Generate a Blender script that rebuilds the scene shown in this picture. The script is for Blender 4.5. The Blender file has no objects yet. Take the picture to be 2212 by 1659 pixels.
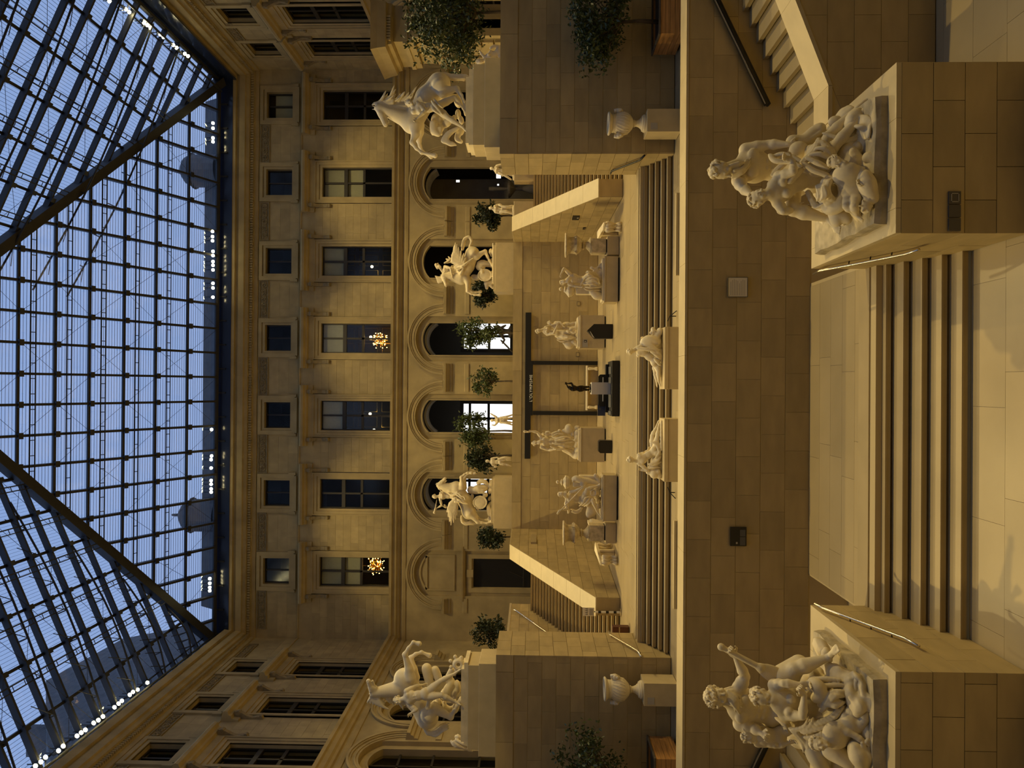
import bpy, bmesh, math, random
import numpy as np
from mathutils import Vector, Matrix

random.seed(7); rng = np.random.default_rng(7)
SC = bpy.context.scene
COL = SC.collection

# ------------------------------------------------------------------ camera
FPX = 1600.0                      # focal length in pixels of the 2212 x 1659 frame
CAM = np.array([0.0, 0.0, 6.83])
def _cam_axes(p=1.575, yaw=0.197, roll=0.4):
    p, yaw, roll = math.radians(p), math.radians(yaw), math.radians(roll)
    F = np.array([math.sin(yaw)*math.cos(p), math.cos(yaw)*math.cos(p), math.sin(p)])
    R = np.array([math.cos(yaw), -math.sin(yaw), 0.0]); U = np.cross(R, F)
    return F, R*math.cos(roll)+U*math.sin(roll), U*math.cos(roll)-R*math.sin(roll)
CF, CR, CU = _cam_axes()
cd = bpy.data.cameras.new('camera'); cam = bpy.data.objects.new('camera', cd); COL.objects.link(cam)
cd.sensor_fit = 'HORIZONTAL'; cd.sensor_width = 36.0; cd.lens = FPX/2212*36.0
cd.clip_start = 0.05; cd.clip_end = 500
# the phone was held sideways: the frame's right is down, its top is the right of the room
ax, ay, az = -CU, CR, -CF
cam.matrix_world = Matrix(((ax[0], ay[0], az[0], CAM[0]), (ax[1], ay[1], az[1], CAM[1]), (ax[2], ay[2], az[2], CAM[2]), (0, 0, 0, 1)))
SC.camera = cam

# ------------------------------------------------------------------ world, lights, exposure
SC.view_settings.view_transform = 'Standard'; SC.view_settings.look = 'None'
SC.view_settings.gamma = 1.0; SC.view_settings.use_curve_mapping = False
SC.view_settings.exposure = 0.0
SC.cycles.use_denoising = True
SC.cycles.max_bounces = 7; SC.cycles.diffuse_bounces = 3; SC.cycles.adaptive_threshold = 0.02; SC.cycles.transparent_max_bounces = 24
SC.cycles.sample_clamp_indirect = 4.0
wd = bpy.data.worlds.new('dusk_sky'); SC.world = wd; wd.use_nodes = True
nt = wd.node_tree; nt.nodes.clear()
wo = nt.nodes.new('ShaderNodeOutputWorld'); bg = nt.nodes.new('ShaderNodeBackground')
tc = nt.nodes.new('ShaderNodeTexCoord'); sp = nt.nodes.new('ShaderNodeSeparateXYZ'); cr = nt.nodes.new('ShaderNodeValToRGB')
cr.color_ramp.elements[0].position = 0.0; cr.color_ramp.elements[0].color = (0.52, 0.63, 0.90, 1)
cr.color_ramp.elements[1].position = 1.0; cr.color_ramp.elements[1].color = (0.26, 0.45, 0.86, 1)
e_ = cr.color_ramp.elements.new(0.45); e_.color = (0.40, 0.54, 0.90, 1)
nt.links.new(tc.outputs['Generated'], sp.inputs[0]); nt.links.new(sp.outputs['Z'], cr.inputs[0])
nt.links.new(cr.outputs[0], bg.inputs['Color']); bg.inputs['Strength'].default_value = 0.85
nt.links.new(bg.outputs[0], wo.inputs[0])

WARM = (1.0, 0.745, 0.285)
def spot(name, loc, aim, power, cone=100, blend=0.6, rad=0.25, col=WARM):
    l = bpy.data.lights.new(name, 'SPOT'); l.energy = power; l.color = col; l.spot_size = math.radians(cone)
    l.spot_blend = blend; l.shadow_soft_size = rad
    o = bpy.data.objects.new(name, l); COL.objects.link(o); o.location = loc
    o.rotation_euler = (Vector(aim)-Vector(loc)).to_track_quat('-Z', 'Y').to_euler()
    return o
# banks of floodlights under the eaves, left, right and far side
for i, Y in enumerate((34.5, 38.0, 41.5)):
    spot('flood_left', (-16.0, Y, 26.7), (1.5, Y-2.5, 3.0), 5200, 76)
    spot('flood_right', (20.0, Y, 26.7), (-1.0, Y-2.5, 3.0), 5200, 76)
for X in (16.5, 8.0, -5.5, -13.0):
    spot('flood_far', (X, 48.4, 27.6), (X*0.4, 18.0, 0.0), 5200, 60)
for X in (13.0, 3.0, -9.0):
    spot('flood_terrace', (X, 41.0, 27.6), (X, 49.6, 8.0), 3200, 70)
spot('flood_near_left', (-16.0, 18.6, 26.7), (1.8, 14.6, 1.0), 12000, 44)
spot('flood_near_right', (20.0, 18.6, 26.7), (-2.6, 14.6, 1.0), 12000, 44)
spot('flood_horse_right', (-15.5, 12.5, 26.5), (10.2, 26.7, 9.9), 15000, 8.5, .3)
spot('flood_horse_left', (19.5, 12.5, 26.5), (-11.6, 26.7, 9.9), 15000, 8.5, .3)
spot('flood_portico', (-16.0, 30.0, 26.7), (17.0, 36.5, 11.0), 12000, 14)

# ------------------------------------------------------------------ helpers: picture point -> place in the room
def _dir(x, y): return CF-(x-1106)/FPX*CU+(829.5-y)/FPX*CR
def PY(x, y, Y): v = _dir(x, y); return CAM+v*(Y/v[1])
def PZ(x, y, z): v = _dir(x, y); return CAM+v*((z-CAM[2])/v[2])

# ------------------------------------------------------------------ materials
MATS = {}
def mat(name, base, rough=0.7, metal=0.0, noise=0.0, nscale=3.0, bump=0.0, bscale=30.0, rnd=0.0, emit=None, estr=0.0, spec=None, grain=None, tint=None):
    m = bpy.data.materials.new(name); m.use_nodes = True; MATS[name] = m
    n = m.node_tree; b = n.nodes['Principled BSDF']; b.inputs['Roughness'].default_value = rough; b.inputs['Metallic'].default_value = metal
    if spec is not None: b.inputs['Specular IOR Level'].default_value = spec
    b.inputs['Base Color'].default_value = (*base, 1)
    src = None
    if noise or rnd:
        rgb = n.nodes.new('ShaderNodeRGB'); rgb.outputs[0].default_value = (*base, 1); src = rgb.outputs[0]
        geo = n.nodes.new('ShaderNodeNewGeometry')
        if noise:
            t = n.nodes.new('ShaderNodeTexNoise'); t.inputs['Scale'].default_value = nscale; t.inputs['Detail'].default_value = 6
            mp = n.nodes.new('ShaderNodeMapping'); n.links.new(geo.outputs['Position'], mp.inputs['Vector']); n.links.new(mp.outputs[0], t.inputs['Vector'])
            if grain: mp.inputs['Scale'].default_value = grain
            mr = n.nodes.new('ShaderNodeMapRange'); mr.inputs['From Min'].default_value = 0.3; mr.inputs['From Max'].default_value = 0.7
            mr.inputs['To Min'].default_value = 1-noise; mr.inputs['To Max'].default_value = 1+noise
            n.links.new(t.outputs['Fac'], mr.inputs['Value'])
            mx = n.nodes.new('ShaderNodeVectorMath'); mx.operation = 'SCALE'
            n.links.new(src, mx.inputs[0]); n.links.new(mr.outputs[0], mx.inputs['Scale']); src = mx.outputs[0]
        if rnd:
            oi = n.nodes.new('ShaderNodeObjectInfo'); mr = n.nodes.new('ShaderNodeMapRange')
            mr.inputs['To Min'].default_value = 1-rnd; mr.inputs['To Max'].default_value = 1+rnd*0.8
            n.links.new(oi.outputs['Random'], mr.inputs['Value'])
            mx = n.nodes.new('ShaderNodeVectorMath'); mx.operation = 'SCALE'
            n.links.new(src, mx.inputs[0]); n.links.new(mr.outputs[0], mx.inputs['Scale']); src = mx.outputs[0]
        n.links.new(src, b.inputs['Base Color'])
    if bump:
        t2 = n.nodes.new('ShaderNodeTexNoise'); t2.inputs['Scale'].default_value = bscale; t2.inputs['Detail'].default_value = 4
        g2 = n.nodes.new('ShaderNodeNewGeometry'); n.links.new(g2.outputs['Position'], t2.inputs['Vector'])
        bp = n.nodes.new('ShaderNodeBump'); bp.inputs['Strength'].default_value = bump; bp.inputs['Distance'].default_value = 0.02
        n.links.new(t2.outputs['Fac'], bp.inputs['Height']); n.links.new(bp.outputs[0], b.inputs['Normal'])
    if emit: b.inputs['Emission Color'].default_value = (*emit, 1); b.inputs['Emission Strength'].default_value = estr
    return m
def glass(name, tint, gloss=0.12, rough=0.03):
    m = bpy.data.materials.new(name); m.use_nodes = True; MATS[name] = m
    n = m.node_tree; n.nodes.clear(); o = n.nodes.new('ShaderNodeOutputMaterial')
    t = n.nodes.new('ShaderNodeBsdfTransparent'); t.inputs[0].default_value = (*tint, 1)
    g = n.nodes.new('ShaderNodeBsdfGlossy'); g.inputs['Roughness'].default_value = rough
    mx = n.nodes.new('ShaderNodeMixShader'); mx.inputs[0].default_value = gloss
    n.links.new(t.outputs[0], mx.inputs[1]); n.links.new(g.outputs[0], mx.inputs[2]); n.links.new(mx.outputs[0], o.inputs[0])
    return m
STONE = (0.42, 0.325, 0.155)
mat('facade_stone', STONE, 0.85, noise=0.16, nscale=0.9, bump=0.15, bscale=12)
mat('facade_block', STONE, 0.85, noise=0.14, nscale=1.4, bump=0.12, bscale=14, rnd=0.10)
mat('relief_stone', (0.28, 0.22, 0.115), 0.9, noise=0.2, nscale=5)
mat('clad_stone', (0.45, 0.34, 0.155), 0.62, noise=0.10, nscale=1.2, bump=0.05, bscale=20, rnd=0.13, grain=(1, 1, 3))
mat('mortar', (0.52, 0.41, 0.21), 0.9)
mat('floor_stone', (0.44, 0.345, 0.185), 0.33, noise=0.08, nscale=0.7, rnd=0.06, spec=0.35)
mat('step_stone', (0.42, 0.325, 0.165), 0.5, noise=0.08, nscale=1.0, rnd=0.05)
mat('coping_stone', (0.52, 0.415, 0.225), 0.45, noise=0.07, nscale=2)
mat('marble', (0.74, 0.63, 0.41), 0.6, noise=0.13, nscale=2.6, bump=0.10, bscale=25, spec=0.15)
mat('marble_veined', (0.52, 0.43, 0.27), 0.4, noise=0.3, nscale=5, spec=0.15)
mat('marble_white', (0.78, 0.68, 0.47), 0.6, noise=0.06, nscale=4, spec=0.15)
mat('rough_marble', (0.45, 0.38, 0.25), 0.75, noise=0.3, nscale=4, bump=0.5, bscale=18, spec=0.15)
mat('plinth_stone', (0.54, 0.43, 0.235), 0.5, noise=0.07, nscale=2.5)
mat('roof_metal', (0.022, 0.022, 0.024), 0.55, noise=0.2, nscale=2)
mat('steel', (0.75, 0.68, 0.55), 0.25, 1.0)
mat('dark_steel', (0.03, 0.027, 0.022), 0.4, 0.6)
mat('black', (0.006, 0.006, 0.007), 0.5)
mat('black_gloss', (0.008, 0.008, 0.010), 0.35)
mat('dark_frame', (0.030, 0.024, 0.015), 0.5)
mat('blind', (0.66, 0.66, 0.54), 0.8, noise=0.05, nscale=6)
mat('wood', (0.46, 0.23, 0.07), 0.5, noise=0.3, nscale=1.5, grain=(1, 1, 14))
mat('wood_panel', (0.05, 0.034, 0.016), 0.4, noise=0.2, nscale=3)
mat('soil', (0.03, 0.02, 0.012), 0.95)
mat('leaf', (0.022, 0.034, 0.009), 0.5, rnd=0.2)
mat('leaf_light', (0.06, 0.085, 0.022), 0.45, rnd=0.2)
mat('bark', (0.10, 0.075, 0.045), 0.9, noise=0.3, nscale=8)
mat('bronze', (0.030, 0.022, 0.012), 0.35, 0.7)
mat('gilt', (0.85, 0.52, 0.13), 0.25, 1.0)
mat('board', (0.74, 0.68, 0.55), 0.6)
mat('print_grey', (0.42, 0.38, 0.30), 0.7)
mat('print_dark', (0.10, 0.085, 0.06), 0.7)
mat('panel_grey', (0.09, 0.09, 0.09), 0.4)
mat('blue_print', (0.035, 0.05, 0.10), 0.5)
mat('red_leather', (0.085, 0.022, 0.012), 0.45)
mat('white_letter', (0.85, 0.85, 0.82), 0.5)
mat('slate', (0.085, 0.085, 0.09), 0.7, noise=0.25, nscale=1.5)
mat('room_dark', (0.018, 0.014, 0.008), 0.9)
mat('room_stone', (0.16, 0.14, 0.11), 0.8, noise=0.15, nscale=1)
mat('lamp_glow', (1, 0.9, 0.6), 0.4, emit=(1.0, 0.86, 0.45), estr=70.0)
mat('lamp_glow_soft', (1, 0.9, 0.7), 0.4, emit=(1.0, 0.88, 0.60), estr=6.0)
mat('bulb', (1, 0.8, 0.4), 0.4, emit=(1.0, 0.62, 0.18), estr=16.0)
mat('bright_window', (1, 1, 1), 0.4, emit=(0.98, 1.0, 1.0), estr=1.6)
mat('exit_glow', (1, 1, 1), 0.4, emit=(1.0, 0.98, 0.9), estr=3.0)
mat('vault_plaster', (0.42, 0.40, 0.37), 0.7)
glass('roof_glass', (0.93, 0.96, 0.99), 0.05, 0.05)
glass('window_glass', (0.85, 0.85, 0.80), 0.035, 0.12)

# ------------------------------------------------------------------ mesh building
def link(o): COL.objects.link(o); return o
class MB:
    """collects shapes; T maps local points to world"""
    def __init__(s, T=None): s.v = []; s.f = []; s.T = T
    def add(s, vs, fs):
        n = len(s.v)
        s.v += [tuple(s.T(p)) if s.T else tuple(map(float, p)) for p in vs]
        s.f += [tuple(i+n for i in f) for f in fs]; return s
    def hexa(s, b):    # 8 corners: bottom ring of four, top ring of four
        return s.add(b, [(3, 2, 1, 0), (4, 5, 6, 7), (0, 1, 5, 4), (1, 2, 6, 5), (2, 3, 7, 6), (3, 0, 4, 7)])
    def box(s, x0, x1, y0, y1, z0, z1):
        return s.hexa([(x0, y0, z0), (x1, y0, z0), (x1, y1, z0), (x0, y1, z0), (x0, y0, z1), (x1, y0, z1), (x1, y1, z1), (x0, y1, z1)])
    def prism(s, poly, e):   # poly of 3d points extruded by vector e
        n = len(poly); p = [np.array(q, float) for q in poly]; e = np.array(e, float)
        vs = p+[q+e for q in p]
        return s.add(vs, [tuple(range(n))[::-1], tuple(range(n, 2*n))]+[(i, (i+1) % n, n+(i+1) % n, n+i) for i in range(n)])
    def tube(s, pts, r, n=8, cap=True):
        pts = [np.array(p, float) for p in pts]; rs = r if hasattr(r, '__len__') else [r]*len(pts)
        rings = []; prev = None
        for i, p in enumerate(pts):
            t = pts[min(i+1, len(pts)-1)]-pts[max(i-1, 0)]; t = t/(np.linalg.norm(t)+1e-9)
            if prev is None:
                a = np.cross(t, (0, 0, 1.0)) if abs(t[2]) < 0.9 else np.cross(t, (1.0, 0, 0))
            else: a = prev-t*np.dot(prev, t)
            a = a/(np.linalg.norm(a)+1e-9); prev = a; b = np.cross(t, a)
            rings.append([p+rs[i]*(a*math.cos(2*math.pi*k/n)+b*math.sin(2*math.pi*k/n)) for k in range(n)])
        vs = [q for g in rings for q in g]; fs = []
        for i in range(len(pts)-1):
            for k in range(n): fs.append((i*n+k, i*n+(k+1) % n, (i+1)*n+(k+1) % n, (i+1)*n+k))
        if cap: fs += [tuple(range(n))[::-1], tuple(range((len(pts)-1)*n, len(pts)*n))]
        return s.add(vs, fs)
    def lathe(s, c, prof, n=32, sq=False):
        vs = []; fs = []
        for r, z in prof:
            for k in range(n):
                a = 2*math.pi*(k+0.5)/n; vs.append((c[0]+r*math.cos(a), c[1]+r*math.sin(a), c[2]+z))
        for i in range(len(prof)-1):
            for k in range(n): fs.append((i*n+k, i*n+(k+1) % n, (i+1)*n+(k+1) % n, (i+1)*n+k))
        fs += [tuple(range(n))[::-1], tuple(range((len(prof)-1)*n, len(prof)*n))]
        return s.add(vs, fs)
    def ball(s, c, r, n=8, m=6):
        return s.lathe(c, [(max(1e-4, r*math.sin(math.pi*i/m)), -r*math.cos(math.pi*i/m)) for i in range(m+1)], n)
    def mesh(s, name, m, org=(0, 0, 0), smooth=False):
        me = bpy.data.meshes.new(name); o = np.array(org, float)
        me.from_pydata([tuple(np.array(p)-o) for p in s.v], [], s.f)
        me.materials.append(MATS[m])
        if smooth: me.shade_smooth()
        return me
    def part(s, name, m, parent=None, smooth=False, kind=None):
        org = parent.location if parent is not None else (0, 0, 0)
        if parent is not None and parent.parent is not None: org = parent.parent.location
        o = link(bpy.data.objects.new(name, s.mesh(name, m, org, smooth)))
        if parent is not None: o.parent = parent
        if kind: o['kind'] = kind
        return o
def tag(o, label=None, cat=None, group=None, kind=None):
    if label: o['label'] = label
    if cat: o['category'] = cat
    if group: o['group'] = group
    if kind: o['kind'] = kind
    return o
def thing(name, label, cat, loc=(0, 0, 0), group=None):
    o = link(bpy.data.objects.new(name, None)); o.location = [float(v) for v in loc]; o.empty_display_size = 0.1
    return tag(o, label, cat, group)
def struct(name, label=None, cat='structure'):
    o = link(bpy.data.objects.new(name, None)); o['kind'] = 'structure'; o.empty_display_size = 0.1
    o['label'] = label; o['category'] = cat
    return o
CUBE = {}
def cube_mesh(m):
    if m not in CUBE: CUBE[m] = MB().box(-.5, .5, -.5, .5, -.5, .5).mesh('stone_block', m)
    return CUBE[m]
COUNT = {}
def clip_poly(poly, a, b, c):    # keep a*s + b*z <= c
    out = []
    for i in range(len(poly)):
        p, q = poly[i], poly[(i+1) % len(poly)]; dp = a*p[0]+b*p[1]-c; dq = a*q[0]+b*q[1]-c
        if dp <= 0: out.append(p)
        if (dp < 0 < dq) or (dq < 0 < dp): t = dp/(dp-dq); out.append((p[0]+(q[0]-p[0])*t, p[1]+(q[1]-p[1])*t))
    return out
def clad(parent, O, S, N, s0, s1, z0, z1, bw, bh, m, clips=(), name='stone_block', thick=0.06, gap=0.012, V=(0, 0, 1), limit=290, jitter=0.003, proud=0.012, shift=None, holes=()):
    """rows of separate stone blocks on a plane O + s*S + z*V, front face 'proud' along N"""
    O, S, N, V = (np.array(q, float) for q in (O, S, N, V))
    rows = max(1, round((z1-z0)/bh)); bh = (z1-z0)/rows; over = None
    for r in range(rows):
        off = random.uniform(0.2, 0.8)*bw if shift is None else (shift*r % 1.0)*bw
        edges = [s0]; x = s0+off
        while x < s1-0.12*bw: edges.append(x); x += bw*(random.uniform(0.85, 1.15) if shift is None else 1)
        edges.append(s1)
        za, zb = z0+r*bh+gap/2, z0+(r+1)*bh-gap/2
        for a, b in zip(edges[:-1], edges[1:]):
            a += gap/2; b -= gap/2
            if b-a < 0.03: continue
            if any(h[0] < (a+b)/2 < h[1] and h[2] < (za+zb)/2 < h[3] for h in holes): continue
            poly = [(a, za), (b, za), (b, zb), (a, zb)]; full = True
            for c in clips:
                q = clip_poly(poly, *c)
                if len(q) != 4 or any(abs(q[i][0]-poly[i][0])+abs(q[i][1]-poly[i][1]) > 1e-6 for i in range(4)): full = False
                poly = q
                if len(poly) < 3: break
            if len(poly) < 3: continue
            pr = proud+random.uniform(-jitter, jitter)
            key = (parent.name, name); COUNT[key] = COUNT.get(key, 0)+1
            if COUNT[key] > limit:
                if over is None: over = MB()
                over.prism([O+S*p[0]+V*p[1]+N*pr for p in poly], -N*thick); continue
            if full:
                o = link(bpy.data.objects.new(name, cube_mesh(m))); c = O+S*(a+b)/2+V*(za+zb)/2+N*(pr-thick/2)
                M = Matrix((( *(S*(b-a)),), ( *(N*thick),), ( *(V*(zb-za)),))).transposed().to_4x4(); M.translation = c-np.array(parent.location)
                o.parent = parent; o.matrix_local = M
            else:
                MB().prism([O+S*p[0]+V*p[1]+N*pr for p in poly], -N*thick).part(name, m, parent)
    if over: over.part(name+'_course', m, parent, kind='stuff')

# ================================================================== the palace facades round the court
YW, XL, XR = 50.0, -17.22, 21.5
def T_far(p): return (p[0], YW-p[1], p[2])
def T_left(p): return (XL+p[1], YW-p[0], p[2])
def T_right(p): return (XR-p[1], YW-p[0], p[2])
Z_SP, R_IN, R_OUT, H_REC, H_OP = 12.88, 1.88, 2.41, 1.53, 1.09
WIN = [0]
def ext(mb, prof, s0, s1):     # profile of (d, z) extruded along the wall
    mb.prism([(s0, d, z) for d, z in prof], (s1-s0, 0, 0)) if mb.T is None else mb.add(
        [(s0, d, z) for d, z in prof]+[(s1, d, z) for d, z in prof],
        [tuple(range(len(prof)))[::-1], tuple(range(len(prof), 2*len(prof)))]+[(i, (i+1) % len(prof), len(prof)+(i+1) % len(prof), len(prof)+i) for i in range(len(prof))])
def rbox(mb, s0, s1, d0, d1, z0, z1): return mb.box(s0, s1, d0, d1, z0, z1)
def arc_pts(c, r, z, a0, a1, n): return [(c+r*math.cos(a0+(a1-a0)*i/n), z+r*math.sin(a0+(a1-a0)*i/n)) for i in range(n+1)]
def arch_plate(mb, c, half, r, zs, s0, s1, z0, z1, d0, d1, n=18):
    a = math.acos(min(1, half/r)); zi = zs+r*math.sin(a)
    P = [(c+half, z0)]+arc_pts(c, r, zs, a, math.pi-a, n)+[(c-half, z0)]
    mb.hexa([(s0, d0, z0), (c-half, d0, z0), (c-half, d1, z0), (s0, d1, z0), (s0, d0, z1), (c-half, d0, z1), (c-half, d1, z1), (s0, d1, z1)])
    mb.hexa([(c+half, d0, z0), (s1, d0, z0), (s1, d1, z0), (c+half, d1, z0), (c+half, d0, z1), (s1, d0, z1), (s1, d1, z1), (c+half, d1, z1)])
    for (pa, pb) in zip(P[1:-2], P[2:-1]):
        mb.hexa([(pb[0], d0, pb[1]), (pa[0], d0, pa[1]), (pa[0], d1, pa[1]), (pb[0], d1, pb[1]), (pb[0], d0, z1), (pa[0], d0, z1), (pa[0], d1, z1), (pb[0], d1, z1)])
def arch_ring(mb, c, r0, r1, zs, d0, d1, a0=0.0, a1=math.pi, n=24):
    for i in range(n):
        t0, t1 = a0+(a1-a0)*i/n, a0+(a1-a0)*(i+1)/n
        q = [(c+r*math.cos(t), zs+r*math.sin(t)) for r in (r0, r1) for t in (t0, t1)]
        mb.hexa([(q[0][0], d0, q[0][1]), (q[1][0], d0, q[1][1]), (q[1][0], d1, q[1][1]), (q[0][0], d1, q[0][1]),
                 (q[2][0], d0, q[2][1]), (q[3][0], d0, q[3][1]), (q[3][0], d1, q[3][1]), (q[2][0], d1, q[2][1])])
def frame_ring(mb, c, h0, h1, z0, z1, w, d0, d1, bottom=True):   # rectangular surround
    rbox(mb, c-h1, c-h0, d0, d1, z0, z1); rbox(mb, c+h0, c+h1, d0, d1, z0, z1)
    rbox(mb, c-h0, c+h0, d0, d1, z1-w, z1)
    if bottom: rbox(mb, c-h0, c+h0, d0, d1, z0, z0+w)
def scrolls(mb, c, z, half, h):
    n = 5
    for k in range(n):
        cx = c-half+half*2*(k+0.5)/n; r0 = h*0.42; sg = 1 if k % 2 else -1
        pts = [(cx+r0*(1-i/22)*math.cos(sg*i*0.62+0.5), 0.045, z+r0*(1-i/22)*math.sin(sg*i*0.62+0.5)) for i in range(20)]
        mb.tube(pts, 0.032, 5)
        for a in (0.8, 2.3, 4.0, 5.4):
            mb.tube([(cx+r0*.5*math.cos(a), .03, z+r0*.5*math.sin(a)), (cx+r0*1.25*math.cos(a+.3), .05, z+r0*1.05*math.sin(a+.3))], [0.05, 0.015], 5)
        if k < n-1: mb.tube([(cx+r0, .045, z-sg*h*.2), (cx+half/n, .05, z), (cx+2*half/n-r0, .045, z+sg*h*.2)], 0.03, 5)

def tall_window(T, c, blinds='', lit=False, where=''):
    WIN[0] += 1
    w = struct('window_%d' % WIN[0], 'tall six-pane window with moulded hood '+where, 'window')
    m = MB(T); frame_ring(m, c, 1.0, 1.18, 16.4, 21.4, .19, -.05, .03, False); frame_ring(m, c, 1.18, 1.44, 16.4, 21.69, .27, -.05, .09, False)
    frame_ring(m, c, 1.36, 1.44, 16.4, 21.72, .08, 0, .15, False); m.part('architrave', 'facade_stone', w)
    m = MB(T); ext(m, [(0, 21.72), (.12, 21.72), (.14, 22.05), (.3, 22.1), (.34, 22.2), (.52, 22.28), (.55, 22.42), (.5, 22.52), (0, 22.62)], c-2.05, c+2.05)
    m.part('hood', 'facade_stone', w)
    for sg in (-1, 1):
        m = MB(T); q = c+sg*1.62
        m.add([(q+x, d, z) for x in (-.11, .11) for d, z in ((0, 20.55), (.10, 20.6), (.14, 20.85), (.10, 21.1), (.18, 21.4), (.34, 21.7), (.40, 22.05), (0, 22.05))],
              [tuple(range(8))[::-1], tuple(range(8, 16))]+[(i, (i+1) % 8, 8+(i+1) % 8, 8+i) for i in range(8)])
        m.tube([(q-.13, .3, 21.85), (q+.13, .3, 21.85)], .13, 8); m.tube([(q-.12, .12, 20.68), (q+.12, .12, 20.68)], .09, 8)
        m.part('console', 'relief_stone', w)
    m = MB(T); frame_ring(m, c, .93, 1.0, 16.4, 21.21, .07, -.36, -.22)
    rbox(m, c-.06, c+.06, -.36, -.22, 16.4, 21.2)
    za, zb = 21.21-4.81*.325, 21.21-4.81*.585
    rbox(m, c-.95, c+.95, -.38, -.2, za-.12, za+.12); rbox(m, c-.95, c+.95, -.36, -.22, zb-.08, zb+.08); sash = m.part('sash', 'dark_frame', w)
    for i, (z0, z1) in enumerate(((za+.12, 21.14), (zb+.08, za-.12), (16.47, zb-.08))):
        for s0, s1 in ((c-.93, c-.06), (c+.06, c+.93)):
            p = MB(T); rbox(p, s0, s1, -.30, -.285, z0, z1); p.part('pane', 'window_glass', sash)
            if str(i) in blinds:
                p = MB(T); rbox(p, s0, s1, -.42, -.40, z0, z1); p.part('blind', 'blind', w)
    return w
def small_window(T, c, where='', half_blind=False):
    WIN[0] += 1
    w = struct('window_%d' % WIN[0], 'small square attic window '+where, 'window')
    m = MB(T); frame_ring(m, c, .88, 1.05, 23.1, 25.24, .18, -.05, .05); frame_ring(m, c, 1.05, 1.32, 22.95, 25.5, .22, -.05, .11)
    rbox(m, c-1.42, c-1.25, 0, .13, 22.86, 23.35); rbox(m, c+1.25, c+1.42, 0, .13, 22.86, 23.35); rbox(m, c-1.2, c+1.2, 0, .16, 22.8, 22.95)
    m.part('architrave', 'facade_stone', w)
    m = MB(T); frame_ring(m, c, .80, .88, 23.28, 25.06, .08, -.4, -.28); rbox(m, c-.05, c+.05, -.4, -.28, 23.3, 25.05); sash = m.part('sash', 'dark_frame', w)
    for s0, s1 in ((c-.8, c-.05), (c+.05, c+.8)):
        p = MB(T); rbox(p, s0, s1, -.35, -.335, 23.36, 24.98); p.part('pane', 'window_glass', sash)
        if half_blind: p = MB(T); rbox(p, s0, s1, -.45, -.43, 23.36, 24.6); p.part('blind', 'blind', w)
    return w
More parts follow.
